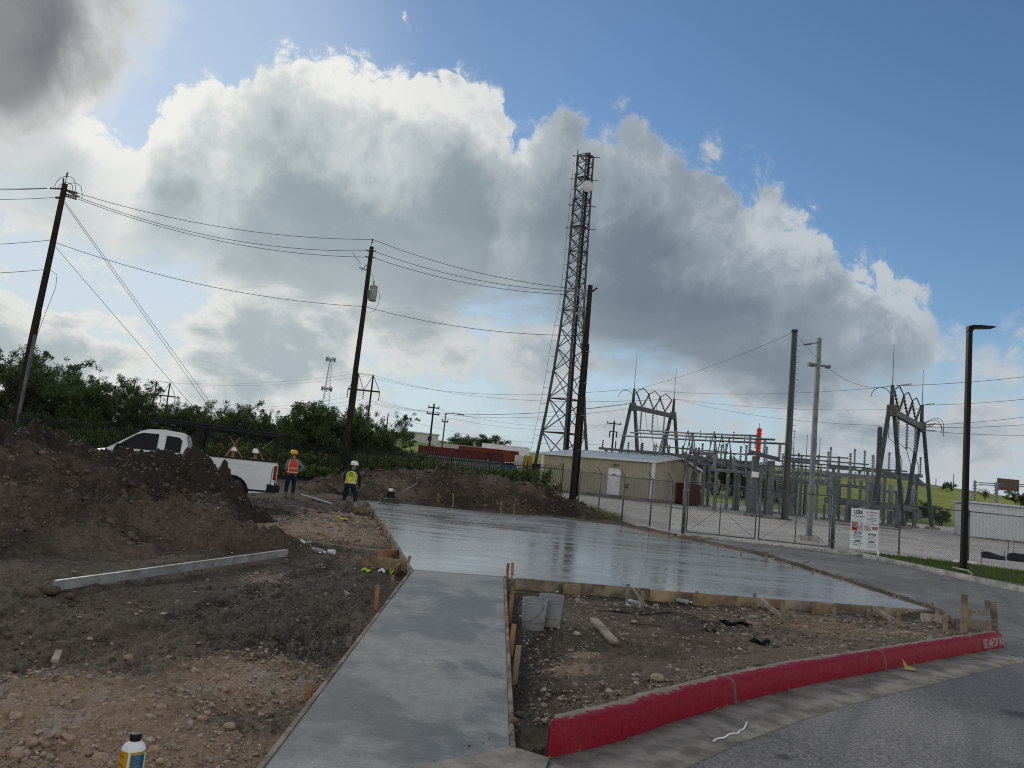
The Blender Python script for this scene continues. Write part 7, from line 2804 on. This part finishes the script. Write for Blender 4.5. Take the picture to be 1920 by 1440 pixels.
q = gp(541, 936)
person('worker in orange red vest and yellow hard hat, hand on hip, behind the pickup', (q[0], q[1], q[2] - .02), math.radians(20),
       {'elR': (.37, -.14, 1.20), 'wrR': (.20, -.05, 1.04), 'haR': (.15, .0, 1.00), 'elL': (-.24, .05, 1.13), 'wrL': (-.19, .25, .98), 'haL': (-.17, .32, .95), 'head': (-.02, .04, 1.64), 'crown': (-.02, .03, 1.70), 'knL': (-.13, .05, .5)},
       M_TEAL, M_NAVYC, M_MUDBOOT, M_ORV, mat('dark_orange_trim', (.42, .035, .02), .8), (.62, .33, .03), 'two')
q = gp(651, 954)
person('worker in lime vest with emblem and white hard hat at the pad corner', (q[0], q[1], q[2] - .02), math.radians(-6),
       {'pelvis': (0, -.04, .88), 'waist': (0, .02, 1.02), 'chest': (0, .08, 1.24), 'neck': (0, .14, 1.40), 'chin': (0, .20, 1.45), 'head': (.0, .21, 1.54), 'crown': (0, .20, 1.60), 'shL': (-.19, .10, 1.34), 'shR': (.19, .10, 1.34),
        'elL': (-.28, .12, 1.08), 'wrL': (-.26, .28, .88), 'haL': (-.25, .34, .82), 'elR': (.28, .12, 1.06), 'wrR': (.26, .28, .86), 'haR': (.25, .34, .80),
        'hipL': (-.11, -.03, .85), 'hipR': (.11, -.03, .85), 'knL': (-.17, .10, .47), 'anL': (-.19, -.02, .10), 'knR': (.20, .16, .50), 'anR': (.24, .06, .12), 'toL': (-.21, .14, .035), 'toR': (.27, .22, .05)},
       M_NAVYC, M_JEAN, mat('pale_boot', (.36, .32, .27), .9, var=.3), M_LIME, M_ORT, (.72, .72, .70), 'back', True)
for px, top, lab, cloth, vst in ((439, 838, 'person in lime vest and white hard hat half hidden behind the pickup bed', M_GREYC, M_LIME), (481, 841, 'person in dark clothes and white hard hat half hidden behind the pickup bed', M_GREYC, None)):
    q = at(px, top, 28.0)
    z = float(G(np.array(q[0]), np.array(28.0)))
    k = (q[2] - z) / 1.84
    o = person(lab, (q[0], 28.0, z), math.radians(15 if vst else 190), {'elR': (.27, .10, 1.16), 'wrR': (.16, .26, 1.05), 'haR': (.12, .32, 1.02)}, cloth, M_NAVYC, M_MUDBOOT, vst, M_ORT if vst else None, (.70, .70, .69))
    o.scale = (k, k, k)

# ------------------------------------------------------------------ formwork: boards, stakes, braces
def seg_boards(line, h, top, thick, step, matl, label, group, off, name='form_board', drop=0.0):
    """boards standing on edge along an outline, one object each"""
    L = offset_line(resample([(p[0], p[1]) for p in line], .25), off)
    s = np.concatenate([[0], np.cumsum(np.linalg.norm(np.diff(L, axis=0), axis=1))])
    n = max(1, int(round(s[-1] / step)))
    for i in range(n):
        a, b = s[-1] * i / n + .004, s[-1] * (i + 1) / n - .004
        p = [np.array([np.interp(v, s, L[:, 0]), np.interp(v, s, L[:, 1])]) for v in (a, b)]
        jz = random.uniform(-.008, .010)
        za, zb = zf(*p[0]) + top + jz, zf(*p[1]) + top + jz
        MB().beam((*p[0], za - h / 2), (*p[1], zb - h / 2), thick, h).build(name, matl, None, bevel=.004, seg=1, label=label, cat='board', group=group)


def left_of(line):
    return line


for _a, _b, _m, _w in ((0, .3, M_MUDWOOD, 'next to the buckets'), (.3, .62, M_WOOD, 'behind the slanting braces'), (.62, 1.0, M_WOODG, 'running to the turn of the red curb')):
    _L = resample(SLAB[2:5], .1)
    _n0, _n1 = int(_a * (len(_L) - 1)), int(_b * (len(_L) - 1))
    seg_boards(_L[_n0:_n1 + 1], .19, .010 - .006 * (_a > .2), .038, 9.0, _m, 'dull form board at the pad front ' + _w, None, -.025)
seg_boards(SLAB[4:9], .16, .014, .038, 3.2, M_WOODG, 'weathered form board edging the pad along the asphalt drive', 'drive side form boards', -.03)
seg_boards([SLAB[12], SLAB[13], SLAB[0]], .18, .012, .038, 2.6, M_MUDWOOD, 'muddy form board edging the pad on the side of the soil heap', 'heap side form boards', -.025)
seg_boards([WALK[4], WALK[0]], .12, .008, .036, 3.4, M_MUDWOOD, 'long muddy form board along the walk on the side of the gravel', 'gravel side walk forms', -.022)
seg_boards([WALK[2], WALK[3]], .14, .006, .036, 3.4, M_MUDWOOD, 'long muddy form board along the walk on the side of the buckets', 'bucket side walk forms', -.022)
# orange plywood strip under the front boards, seen where the soil falls away
seg_boards([pl(1405, 1122, -.0), pl(1740, 1145, -.0)], .16, -.225, .018, 1.5, M_WOODO, 'rust orange lower form strip under the front boards', 'orange lower form strips', -.018)


def stake(top, base, label, group, m_=None, w=.042, d=.022, base_dz=-.12):
    """stake seen from its foot pixel to its top pixel"""
    b = gp(*base)
    t_ = at(top[0], top[1], b[1] + .0)
    dv = t_ - b
    dv = dv / np.linalg.norm(dv)
    foot = b - dv * .15
    MB().beam(foot, t_, w, d, (0, 1, 0)).build('wooden_stake', m_ or M_WOOD, None, bevel=.003, seg=1, label=label, cat='stake', group=group)
    return b, t_


g1, l1 = 'stakes beside the walk and buckets', 'slim wooden stake leaning along the walk edge near the buckets'
for tp, bs, mm in (((953, 1056), (949, 1109), M_WOODO), ((961, 1055), (960, 1101), M_WOOD), ((962, 1100), (955, 1168), M_WOODO), ((964, 1170), (957, 1228), M_WOODO), ((973, 1210), (964, 1284), M_WOOD)):
    stake(tp, bs, l1, g1, mm, .05, .025)
g2, l2 = 'stakes along the front form boards', 'short wooden stake driven against the front form boards of the pad'
for tp, bs in (((1178, 1095), (1175, 1129)), ((1205, 1109), (1204, 1140)), ((1085, 1098), (1085, 1122)), ((1415, 1112), (1415, 1142)), ((1468, 1128), (1468, 1163)), ((1565, 1139), (1564, 1165)), ((1629, 1137), (1629, 1162)), ((1685, 1148), (1685, 1177)), ((1656, 1142), (1656, 1160)), ((1307, 1108), (1306, 1132)), ((1556, 1132), (1555, 1146)), ((1774, 1150), (1772, 1187)), ((1758, 1142), (1756, 1160)), ((1819, 1142), (1815, 1170))):
    stake(tp, bs, l2, g2, random.choice((M_WOOD, M_WOODG)), .055, .03)
stake((1808, 1114), (1807, 1188), 'tall pale square stake near the turn of the red curb', None, M_WOOD, .075, .05)
stake((1850, 1125), (1856, 1168), 'wide weathered stake behind the turn of the red curb', None, M_WOODG, .085, .035)
stake((1861, 1128), (1866, 1180), 'dark leaning stake right behind the turn of the red curb', None, M_MUDWOOD, .075, .05)
g3, l3 = 'stakes on the heap side of the walk and pad', 'muddy wooden stake on the heap side of the walk and pad'
for tp, bs in (((720, 981), (717, 1004)), ((737, 1020), (737, 1044)), ((769, 1042), (759, 1074)), ((708, 1097), (705, 1146)), ((737, 1078), (735, 1106)), ((656, 1194), (654, 1214)), ((581, 1277), (578, 1312)), ((697, 956), (696, 974)), ((685, 941), (684, 960)), ((708, 968), (706, 982)), ((690, 948), (689, 965)), ((714, 975), (712, 990)), ((675, 938), (674, 956)), ((690, 1038), (690, 1050)), ((643, 1006), (643, 1018))):
    stake(tp, bs, l3, g3, random.choice((M_WOODO, M_WOODG, M_WOOD)), .05, .03)
stake((699, 958), (697, 975), 'small blue painted stake at the heap side corner of the pad', None, mat('blue_stake_paint', (.05, .10, .16), .6), .05, .03)
g4, l4 = 'stakes along the drive side boards', 'short wooden stake along the form boards beside the asphalt drive'
for tp, bs in (((1314, 1016), (1313, 1028)), ((1346, 1019), (1345, 1035)), ((1390, 1034), (1389, 1048)), ((1486, 1060), (1485, 1071)), ((1524, 1072), (1523, 1082)), ((1538, 1070), (1537, 1082)), ((1677, 1112), (1677, 1122)), ((1580, 1082), (1580, 1092)), ((1733, 1132), (1733, 1142)), ((1748, 1130), (1748, 1142)), ((1258, 1001), (1257, 1012)), ((850, 925), (849, 955)), ((940, 940), (939, 964)), ((964, 945), (963, 966)), ((715, 925), (714, 943))):
    stake(tp, bs, l4, g4, M_WOODG, .05, .03)
stake((1437, 1034), (1435, 1060), 'tall wide stake halfway along the boards beside the asphalt drive', None, M_WOODG, .085, .04)


def board(p, q, w, h, label, group=None, m_=None, name='loose_board', cat='board', lift=(0.0, 0.0), up=(0, 0, 1)):
    """board lying between two ground pixels"""
    a, b = gp(*p), gp(*q)
    a = a + (0, 0, h / 2 + lift[0])
    b = b + (0, 0, h / 2 + lift[1])
    return MB().beam(a, b, w, h, up).build(name, m_ or M_WOOD, None, bevel=.004, seg=1, label=label, cat=cat, group=group)


g5, l5 = 'diagonal braces of the front forms', 'slanting wooden brace propping the front form boards'
for tp, bs in (((1184, 1102), (1207, 1134)), ((1424, 1122), (1466, 1158)), ((1637, 1138), (1698, 1178))):
    b = gp(*bs)
    a = pl(*tp) + (0, -.04, -.01)
    MB().beam(a, b, .04, .075, (0, 0, 1)).build('brace_board', M_WOODG, None, bevel=.004, seg=1, label=l5, cat='board', group=g5)
g6, l6 = 'kicker boards of the front forms', 'short upright board set square to the front form boards'
for tp, e in (((1056, 1093), (1085, 1117)), ((1298, 1113), (1344, 1137)), ((1520, 1131), (1563, 1152)), ((1726, 1148), (1772, 1178))):
    a = pl(*tp)
    b = gp(*e)
    za = zf(a[0], a[1]) - .10
    MB().beam((a[0], a[1] - .04, za), (b[0], b[1], b[2] + .09), .036, .19).build('kicker_board', M_WOOD if e[0] != 1772 else M_WOODG, None, bevel=.004, seg=1, label=l6, cat='board', group=g6)
board((1790, 1178), (1856, 1180), .036, .14, 'grey board nailed between the stakes behind the red curb', None, M_WOODG)
board((1822, 1158), (1862, 1172), .05, .09, 'thin diagonal board tied to the stakes behind the red curb', None, M_WOODG, lift=(.06, .04))
board((1818, 1160), (1845, 1160), .036, .15, 'short board stub by the corner of the pad forms', None, M_WOOD)
board((679, 1060), (760, 1072), .036, .19, 'wide upright board staked beside the walk near the lime rag', None, M_WOOD)
board((707, 1046), (752, 1046), .036, .16, 'second upright board behind the wide one beside the walk', None, M_WOODO)
board((741, 1078), (768, 1060), .036, .16, 'short slanting board at the corner where walk meets pad', None, M_WOOD)
board((584, 1024), (740, 1044), .14, .04, 'long muddy plank lying from the litter to the pad edge', None, M_MUDWOOD, lift=(.05, .05))
board((560, 958), (686, 978), .14, .04, 'long dark plank lying across the tan gravel near the worker', None, M_MUDWOOD, lift=(.06, .06))
board((640, 952), (690, 953), .036, .26, 'boxed form board at the feet of the worker in the lime vest', None, M_WOODG)
board((662, 962), (700, 964), .036, .22, 'short form board just in front of the worker in the lime vest', None, M_WOOD)
board((1112, 1176), (1152, 1212), .11, .038, 'grey plank lying propped on the clods near the buckets', None, M_WOODG, lift=(.08, .02))
board((102, 1243), (110, 1225), .055, .03, 'small weathered wood block on the gravel', None, M_WOODG)
board((1455, 1147), (1490, 1150), .05, .03, 'small pale scrap of wood by the front forms', None, M_WOOD)
board((1525, 1078), (1560, 1080), .09, .03, 'loose plank end resting beside the drive', None, M_WOODG)
board((1370, 1046), (1405, 1050), .09, .03, 'broken plank on the soil beside the drive', None, M_WOODO)
board((1250, 1014), (1278, 1018), .09, .03, 'yellowish plank scrap near the gate corner of the pad', None, M_WOOD)
board((858, 938), (872, 952), .07, .03, 'plank scrap stuck in the low soil bank', None, M_WOODG)
board((1062, 958), (1078, 974), .06, .03, 'broken lath at the gate end of the soil bank', None, M_WOOD)

# screed straightedges
a, b = gp(98, 1113), gp(536, 1051)
t = thing('screed_beam', 'long aluminium straightedge lying on the dark soil across the near ground', 'straightedge', a)
a, b = a + (0, 0, .08), b + (0, 0, .12)
MB().beam(a, b, .045, .105).build('beam', M_ALU, t, bevel=.004, seg=1)
MB().beam(a + (b - a) * .002 + (0, 0, .056), b + (0, 0, .056), .05, .006).build('top_flange', M_ALU, t)
a, b = gp(564, 930), gp(622, 948)
MB().beam(a + (0, 0, .06), b + (0, 0, .06), .10, .05).build('screed_beam', M_ALU, None, bevel=.004, seg=1, label='short aluminium straightedge lying between the two standing workers', cat='straightedge')
# clods heaped on the end of the beam
# ------------------------------------------------------------------ power trowel
q = pl(730, 947)
t = thing('power_trowel', 'walk-behind power trowel with ring guard and long handle on the wet pad', 'power trowel', q, math.radians(8))
M_GRN = mat('dark_green_paint', (.03, .05, .04), .5)
MB().path([(.46 * math.cos(a), .46 * math.sin(a), .10) for a in np.linspace(0, 6.283, 25)], .014, 6).build('guard_ring', M_GRN, t, local=True)
MB().path([(.44 * math.cos(a), .44 * math.sin(a), .20) for a in np.linspace(0, 6.283, 25)], .012, 6).build('guard_ring', M_GRN, t, local=True)
for k in range(6):
    a = k * math.pi / 3
    MB().path([(.46 * math.cos(a), .46 * math.sin(a), .10), (.44 * math.cos(a), .44 * math.sin(a), .20), (.12 * math.cos(a), .12 * math.sin(a), .30)], .011, 5).build('guard_strut', M_GRN, t, local=True)
for k in range(4):
    a = k * math.pi / 2 + .3
    MB().box((.26 * math.cos(a), .26 * math.sin(a), .035), (.36, .15, .008), (0.08, 0, a)).build('blade', M_GALVD, t, local=True)
en = MB().box((0, 0, .42), (.30, .26, .22)).build('engine', M_BLACK, t, local=True, bevel=.02)
MB().lathe([(.10, 0), (.10, .10), (.05, .12)], (0, 0, .53), 12).build('fuel_tank', M_WHITE, en, local=True, smooth=True)
MB().lathe([(.05, 0), (.05, .12), (0, .13)], (.14, -.08, .50), 10).build('air_filter', M_GALV, en, local=True)
MB().tube((0, 0, .28), (0, 0, .34), .12, n=12).build('gearbox', M_GALVD, t, local=True)
hb = MB().tube((.08, .05, .33), (1.05, .35, .98), .024, n=7).build('handle', M_GALV, t, local=True)
MB().path([(1.05, .12, .98), (1.02, .35, .96), (1.05, .58, .98), (1.25, .60, 1.06)], .018, 6).build('handlebar', M_BLACK, hb, local=True)
MB().path([(1.0, .3, .95), (.95, .28, 1.15), (1.0, .3, 1.22)], .012, 5).build('lever', M_GALV, hb, local=True)

# ------------------------------------------------------------------ buckets
M_BUCK = mat('grey_white_bucket', (.25, .27, .275), .5, var=.12, scale=3)


def bucket(px, py, label, rz, mud):
    q = gp(px, py)
    t = thing('bucket', label, 'bucket', q - (0, 0, .02), rz)
    pr_ = [(.0, .0), (.128, .0), (.133, .01), (.143, .20), (.147, .285), (.156, .287), (.156, .294), (.148, .296), (.149, .325), (.157, .327), (.157, .334), (.150, .336), (.151, .362), (.156, .364), (.156, .372), (.146, .372), (.145, .36), (.130, .02), (0, .02)]
    MB().lathe(pr_, (0, 0, 0), 32).build('tub', M_BUCK, t, local=True, smooth=35)
    MB().path([(.158 * math.cos(a), .158 * math.sin(a) * (1 if a < 3.2 else 1), .30 - .19 * math.sin(a * 1.0)) for a in np.linspace(.05, 3.09, 15)], .003, 5).build('bail', M_GALVD, t, local=True)
    for s in (-1, 1):
        MB().box((s * .157, 0, .305), (.014, .04, .05)).build('bail_ear', M_BUCK, t, local=True)
    MB().lathe([(0, .0), (.138, 0), (.140, .02), (0, .03)], (0, 0, .09), 24).build('contents', M_CONCD, t, local=True)
    o = MB()
    o.lathe([(.134, .004), (.1415, .10), (.1405, .13)], (0, 0, 0), 24)
    return t


bucket(999, 1178, 'grey splattered bucket standing in front of the other bucket', 2.4, True)
bucket(1030, 1170, 'grey splattered bucket standing partly behind the other bucket', .6, False)

# ------------------------------------------------------------------ yellow bottle in the foreground
q = pl(240, 1474)
q[2] = float(G(np.array(q[0]), np.array(q[1]))) + .005
M_BYEL = mat('yellow_label', (.50, .27, .012), .4, var=.12, scale=20)
M_BWHT = mat('white_plastic', (.70, .73, .76), .35, var=.05)
t = thing('bottle', 'white quart bottle with yellow and blue label and black cap on the gravel', 'bottle', q, math.radians(10))
R0 = .058
MB().lathe([(0, 0), (R0 - .006, 0), (R0, .008), (R0, .225), (R0 - .003, .240), (R0 - .014, .256), (.028, .268), (.024, .272), (.024, .280)], (0, 0, 0), 36).build('body', M_BWHT, t, local=True, smooth=35)
cp = MB().lathe([(.0255, .272), (.027, .274), (.027, .302), (.025, .306), (0, .307)], (0, 0, 0), 28).build('cap', M_BLACK, t, local=True, smooth=35)


def wrap(name, a0, a1, z0, z1, mt, grow=.0012):
    n = 16
    vs = []
    for k in range(n + 1):
        a = math.radians(a0 + (a1 - a0) * k / n)
        vs += [((R0 + grow) * math.cos(a), (R0 + grow) * math.sin(a), z0), ((R0 + grow) * math.cos(a), (R0 + grow) * math.sin(a), z1)]
    return MB().add(vs, [(2 * k, 2 * k + 2, 2 * k + 3, 2 * k + 1) for k in range(n)]).build(name, mt, t, local=True, smooth=True)


M_BBLU = mat('blue_label', (.03, .12, .20), .4, var=.2, scale=25)
M_BDRK = mat('dark_label', (.012, .014, .02), .4, var=.2)
wrap('yellow_label', 165, 262, .015, .232, M_BYEL)
wrap('yellow_label', 272, 276, .015, .232, M_BYEL)
wrap('yellow_label', 276, 375, .222, .232, M_BYEL)
wrap('blue_label', 277, 345, .150, .220, M_BBLU)
wrap('dark_label', 277, 345, .015, .149, M_BDRK)
for k, (z_, w_) in enumerate(((.206, 30), (.196, 36), (.186, 36), (.178, 36), (.168, 34), (.160, 36), (.140, 34), (.130, 36))):
    wrap('label_line', 285, 285 + w_, z_, z_ + .003, M_GREYP, .002)
for z_, w_ in ((.205, 40), (.165, 44), (.120, 46), (.100, 46), (.085, 40), (.040, 44)):
    wrap('label_line', 200, 200 + w_, z_, z_ + .006, mat('label_brown', (.20, .10, .01), .5), .002)

# ------------------------------------------------------------------ litter
M_CLEAR = mat('clear_plastic', (.42, .47, .50), .15, var=.3, scale=12, trans=.35)
M_PAPER = mat('white_paper', (.62, .62, .60), .8, var=.15)


def water_bottle(px, py, rz, label, tilt=90, s=1.0, squash=1.0):
    q = gp(px, py)
    t = thing('plastic_bottle', label, 'bottle', q + (0, 0, .035 * s), rz)
    Mx = Matrix.Rotation(math.radians(tilt), 3, 'X')
    MB().lathe([(0, -.10), (.030, -.10), (.033, -.09), (.031, -.05), (.033, -.02), (.030, .01), (.033, .04), (.028, .07), (.014, .095), (.013, .11)], (0, 0, 0), 14, Mx).build('body', M_CLEAR, t, local=True, smooth=True)
    MB().lathe([(.015, .105), (.015, .122), (0, .123)], (0, 0, 0), 10, Mx).build('cap', M_WHITE, t, local=True)
    t.scale = (s, s, s * squash)
    return t


water_bottle(1190, 1136, .5, 'crushed clear bottle lying by the front form boards', 90, 1.3)
water_bottle(1281, 1132, 1.2, 'white plastic bottle scrap lying under the front forms', 90, 1.2)
water_bottle(468, 1011, .2, 'clear bottle lying on the brown flank of the heap', 60, 1.2)
water_bottle(534, 1016, 1.4, 'clear bottle lying on the dark soil beside the litter', 90, 1.2)
water_bottle(596, 1038, 1.0, 'crumpled clear bottle lying among the litter near the plank', 90, 1.4)
water_bottle(578, 1022, 1.8, 'clear bottle lying at the end of the muddy plank', 90, 1.2)
for px, py, rz, lab, lay in ((559, 1036, 0, 'white paper cup standing among the litter', 0), (614, 1039, 1.3, 'white paper cup lying on its side among the litter', 90)):
    q = gp(px, py)
    t = thing('paper_cup', lab, 'cup', q + (0, 0, .0 if not lay else .05), rz)
    Mx = Matrix.Rotation(math.radians(lay), 3, 'X')
    MB().lathe([(0, 0), (.035, 0), (.048, .13), (.046, .13), (.034, .01), (0, .01)], (0, 0, 0), 16, Mx).build('cup', M_PAPER, t, local=True, smooth=35)
    MB().lathe([(.047, .125), (.051, .13), (.047, .136)], (0, 0, 0), 16, Mx).build('rim', M_PAPER, t, local=True)


def rag(px, py, w, h, material, label, name, cat, seed, wrinkle=.03, lift=.02):
    q = gp(px, py)
    n = 10
    r = np.random.default_rng(seed)
    vs, fs = [], []
    for i in range(n):
        for j in range(n):
            u, v = i / (n - 1) - .5, j / (n - 1) - .5
            k = .75 + .35 * math.sin(5 * u + seed) * math.cos(4 * v)
            x, y = q[0] + u * w * k, q[1] + v * h * k
            vs.append((x, y, float(G(np.array(x), np.array(y))) + lift + wrinkle * (math.sin(9 * u + seed) + math.sin(11 * v + seed * 2) + r.uniform(-.5, .5))))
    for i in range(n - 1):
        for j in range(n - 1):
            fs.append((i * n + j, (i + 1) * n + j, (i + 1) * n + j + 1, i * n + j + 1))
    o = MB().add(vs, fs).build(name, material, None, True, label=label, cat=cat)
    md = o.modifiers.new('s', 'SOLIDIFY')
    md.thickness = .006
    return o


M_LRAG = mat('lime_cloth', (.38, .58, .02), .8, var=.15)
rag(687, 1071, .19, .25, M_LRAG, 'crumpled lime rag on the soil beside the wide upright board', 'rag', 'rag', 3, .015)
rag(734, 1077, .10, .22, mat('yellow_green_cloth', (.25, .30, .03), .8), 'dirty yellow green glove by the stake at the walk edge', 'glove', 'glove', 5, .015, .05)
rag(716, 1072, .16, .18, M_PAPER, 'crumpled pale paper beside the lime rag', 'crumpled_paper', 'litter', 8, .014, .03)
rag(641, 973, .45, .30, mat('yellow_cloth', (.45, .38, .02), .8), 'yellow cloth scrap on the tan gravel near the worker', 'rag', 'rag', 11, .012)
rag(562, 1022, .22, .22, M_PAPER, 'crumpled white bag among the litter', 'plastic_bag', 'litter', 13, .02, .06)
rag(1093, 1133, .19, .14, mat('cardboard', (.25, .22, .17), .85), 'torn piece of cardboard near the buckets', 'cardboard', 'litter', 17, .015)
rag(1378, 1171, .55, .16, M_BLACK, 'flattened black bag on the soil strip near the curb', 'black_bag', 'bag', 19, .02)
rag(1330, 1188, .22, .09, M_BLACK, 'small black scrap on the soil strip beyond the plank', 'plastic_scrap', 'litter', 23, .02)
rag(1425, 1207, .30, .10, M_BLACK, 'black torn strip lying close to the red curb', 'plastic_scrap', 'litter', 29, .02)
for px, py, s, lab in ((1812, 1060, 1.0, 'white plastic bag on the gravel edge by the lamp post'),):
    q = gp(px, py, fn=H)
    m = MB()
    for k in range(5):
        c = q + np.array([random.uniform(-.4, .4), random.uniform(-.1, .1), .06])
        m.lathe([(0, -.06), (.12, -.02), (.14, .04), (.07, .10), (0, .12)], c, 8)
    m.build('plastic_bag', M_PAPER, None, True, label=lab, cat='litter', kind=None)

# rebar and hose scraps
def bar(pts, r, m_, label, name, cat, group=None, lift=.02, fn=None):
    P_ = [gp(*p, fn=fn) + (0, 0, lift) for p in pts]
    for _ in range(2 if len(P_) > 3 else 0):      # round the corners off
        P_ = [P_[0]] + [q for a, b in zip(P_[:-1], P_[1:]) for q in (a * .75 + b * .25, a * .25 + b * .75)] + [P_[-1]]
    return MB().path(P_, r, 5).build(name, m_, None, True, label=label, cat=cat, group=group)


bar([(1118, 1150), (1180, 1151), (1240, 1152), (1292, 1156), (1330, 1172)], .010, M_RUST, 'bent length of rusty rebar on the soil strip', 'rebar', 'rebar', None, .04)
bar([(1128, 1149), (1200, 1158), (1270, 1153)], .008, M_BLACK, 'thin black hose scrap beside the bent rebar', 'hose', 'hose', None, .04)
bar([(1180, 1172), (1240, 1178)], .010, M_RUST, 'short straight rebar on the soil strip', 'rebar', 'rebar', None, .03)
a, b = gp(1478, 1069), at(1520, 1051, 22.5)
MB().tube(a, b, .012, n=6).build('rebar', M_RUST, None, label='rusty rebar rod slanting up beside the asphalt drive', cat='rebar')
bar([(1337, 1393), (1346, 1387), (1358, 1387), (1367, 1379), (1376, 1378), (1384, 1379), (1388, 1370), (1394, 1372), (1400, 1357)], .006, M_WHITE, 'curled white plastic strip on the gutter', 'plastic_strip', 'litter', None, .012, H)
bar([(1786, 1073), (1815, 1080), (1822, 1087)], .03, M_CONC, 'pale broken stick lying on the verge kerb', 'stick', 'stick', None, .16, H)
# dry leaf on the curb
q = gp(1704, 1258, fn=H)
m = MB()
m.add([q + (-.05, 0, .015), q + (.06, -.03, .02), q + (.10, .02, .015), q + (.0, .03, .05), q + (-.06, .04, .12)], [(0, 1, 3), (1, 2, 3), (0, 3, 4)])
o = m.build('dry_leaf', mat('dry_leaf_yellow', (.42, .32, .09), .7), None, label='curled yellow dry leaf at the foot of the red curb', cat='leaf')
md = o.modifiers.new('s', 'SOLIDIFY')
md.thickness = .003

# stencil on the curb face
def curb_text(s, px0, px1, py0, py1):
    me = text_mesh(s, 1.0, bold=.004)
    co = np.empty(len(me.vertices) * 3, np.float32)
    me.vertices.foreach_get('co', co)
    co = co.reshape(-1, 3)
    x0, x1, y0, y1 = co[:, 0].min(), co[:, 0].max(), co[:, 1].min(), co[:, 1].max()
    L = resample(CURB, .05)
    s_ = np.concatenate([[0], np.cumsum(np.linalg.norm(np.diff(L, axis=0), axis=1))])
    a, b = pl(px0, py0)[:2], pl(px1, py1)[:2]
    sa = s_[np.argmin(np.hypot(L[:, 0] - a[0], L[:, 1] - a[1]))]
    sb_ = s_[np.argmin(np.hypot(L[:, 0] - b[0], L[:, 1] - b[1]))]
    u = (co[:, 0] - x0) / (x1 - x0)
    v = (co[:, 1] - y0) / (y1 - y0)
    ss = sa + (sb_ - sa) * u
    base = np.stack([np.interp(ss, s_, L[:, 0]), np.interp(ss, s_, L[:, 1])], 1)
    T_ = np.stack([np.interp(ss + .05, s_, L[:, 0]) - np.interp(ss - .05, s_, L[:, 0]), np.interp(ss + .05, s_, L[:, 1]) - np.interp(ss - .05, s_, L[:, 1])], 1)
    T_ /= np.linalg.norm(T_, axis=1)[:, None] + 1e-9
    hgt = .025 + .115 * v
    off = np.interp(hgt, [0, .06, .14], [0.0, .008, .022]) - .014
    P_ = base + np.stack([-T_[:, 1], T_[:, 0]], 1) * off[:, None]
    Z = H(P_[:, 0], P_[:, 1]) + hgt + .003
    org = np.array(RED_CURB.location)
    me.vertices.foreach_set('co', np.stack([P_[:, 0], P_[:, 1], Z], 1).astype(np.float32).ravel())
    me.materials.clear()
    me.materials.append(mat('worn_white_stencil', (.50, .42, .42), .8, var=.3, scale=14))
    link('stencil_lettering', me, RED_CURB).location = tuple(-org)


curb_text('FIRE LANE TOW AWAY ZONE', 1846, 1894, 1220, 1209)

# ------------------------------------------------------------------ larger loose rocks
def rocks(spots, label, group, m_):
    for i, (px, py, s) in enumerate(spots):
        q = gp(px, py)
        V = ICO_V * (1 + rng.uniform(-.25, .25, (12, 1))) * np.array([1.1, .85, .65]) * s
        m = MB().add([q + v + (0, 0, s * .25) for v in V], [tuple(f) for f in ICO_F])
        o = m.build('rock', m_, None, label=label, cat='rock', group=group)
        md = o.modifiers.new('s', 'SUBSURF')
        md.levels = md.render_levels = 1


rocks([(190, 1425, .055), (300, 1330, .05), (240, 1235, .05), (130, 1275, .045), (345, 1300, .04), (60, 1395, .05), (380, 1350, .045), (25, 1310, .05), (430, 1365, .05), (290, 1410, .045), (120, 1345, .05), (160, 1395, .04), (30, 1420, .06)],
      'fist-sized tan rock lying loose in the foreground gravel', 'loose rocks in the gravel', M_STONE)
rocks([(1122, 1250, .06), (1232, 1276, .085), (1254, 1255, .045), (1212, 1308, .045), (1250, 1312, .05), (1328, 1280, .05), (1413, 1160, .08), (1385, 1265, .04), (1745, 1203, .07), (1300, 1235, .04), (1480, 1240, .04)],
      'pale grey rock lying on the soil strip beside the red curb', 'loose rocks on the soil strip', M_STONEG)
rocks([(60, 1118, .10), (95, 1112, .12), (130, 1120, .07), (520, 1030, .10), (630, 1025, .09), (540, 960, .14), (610, 960, .10)],
      'dark clay lump lying on the churned soil', 'large clay lumps', M_CLOD)
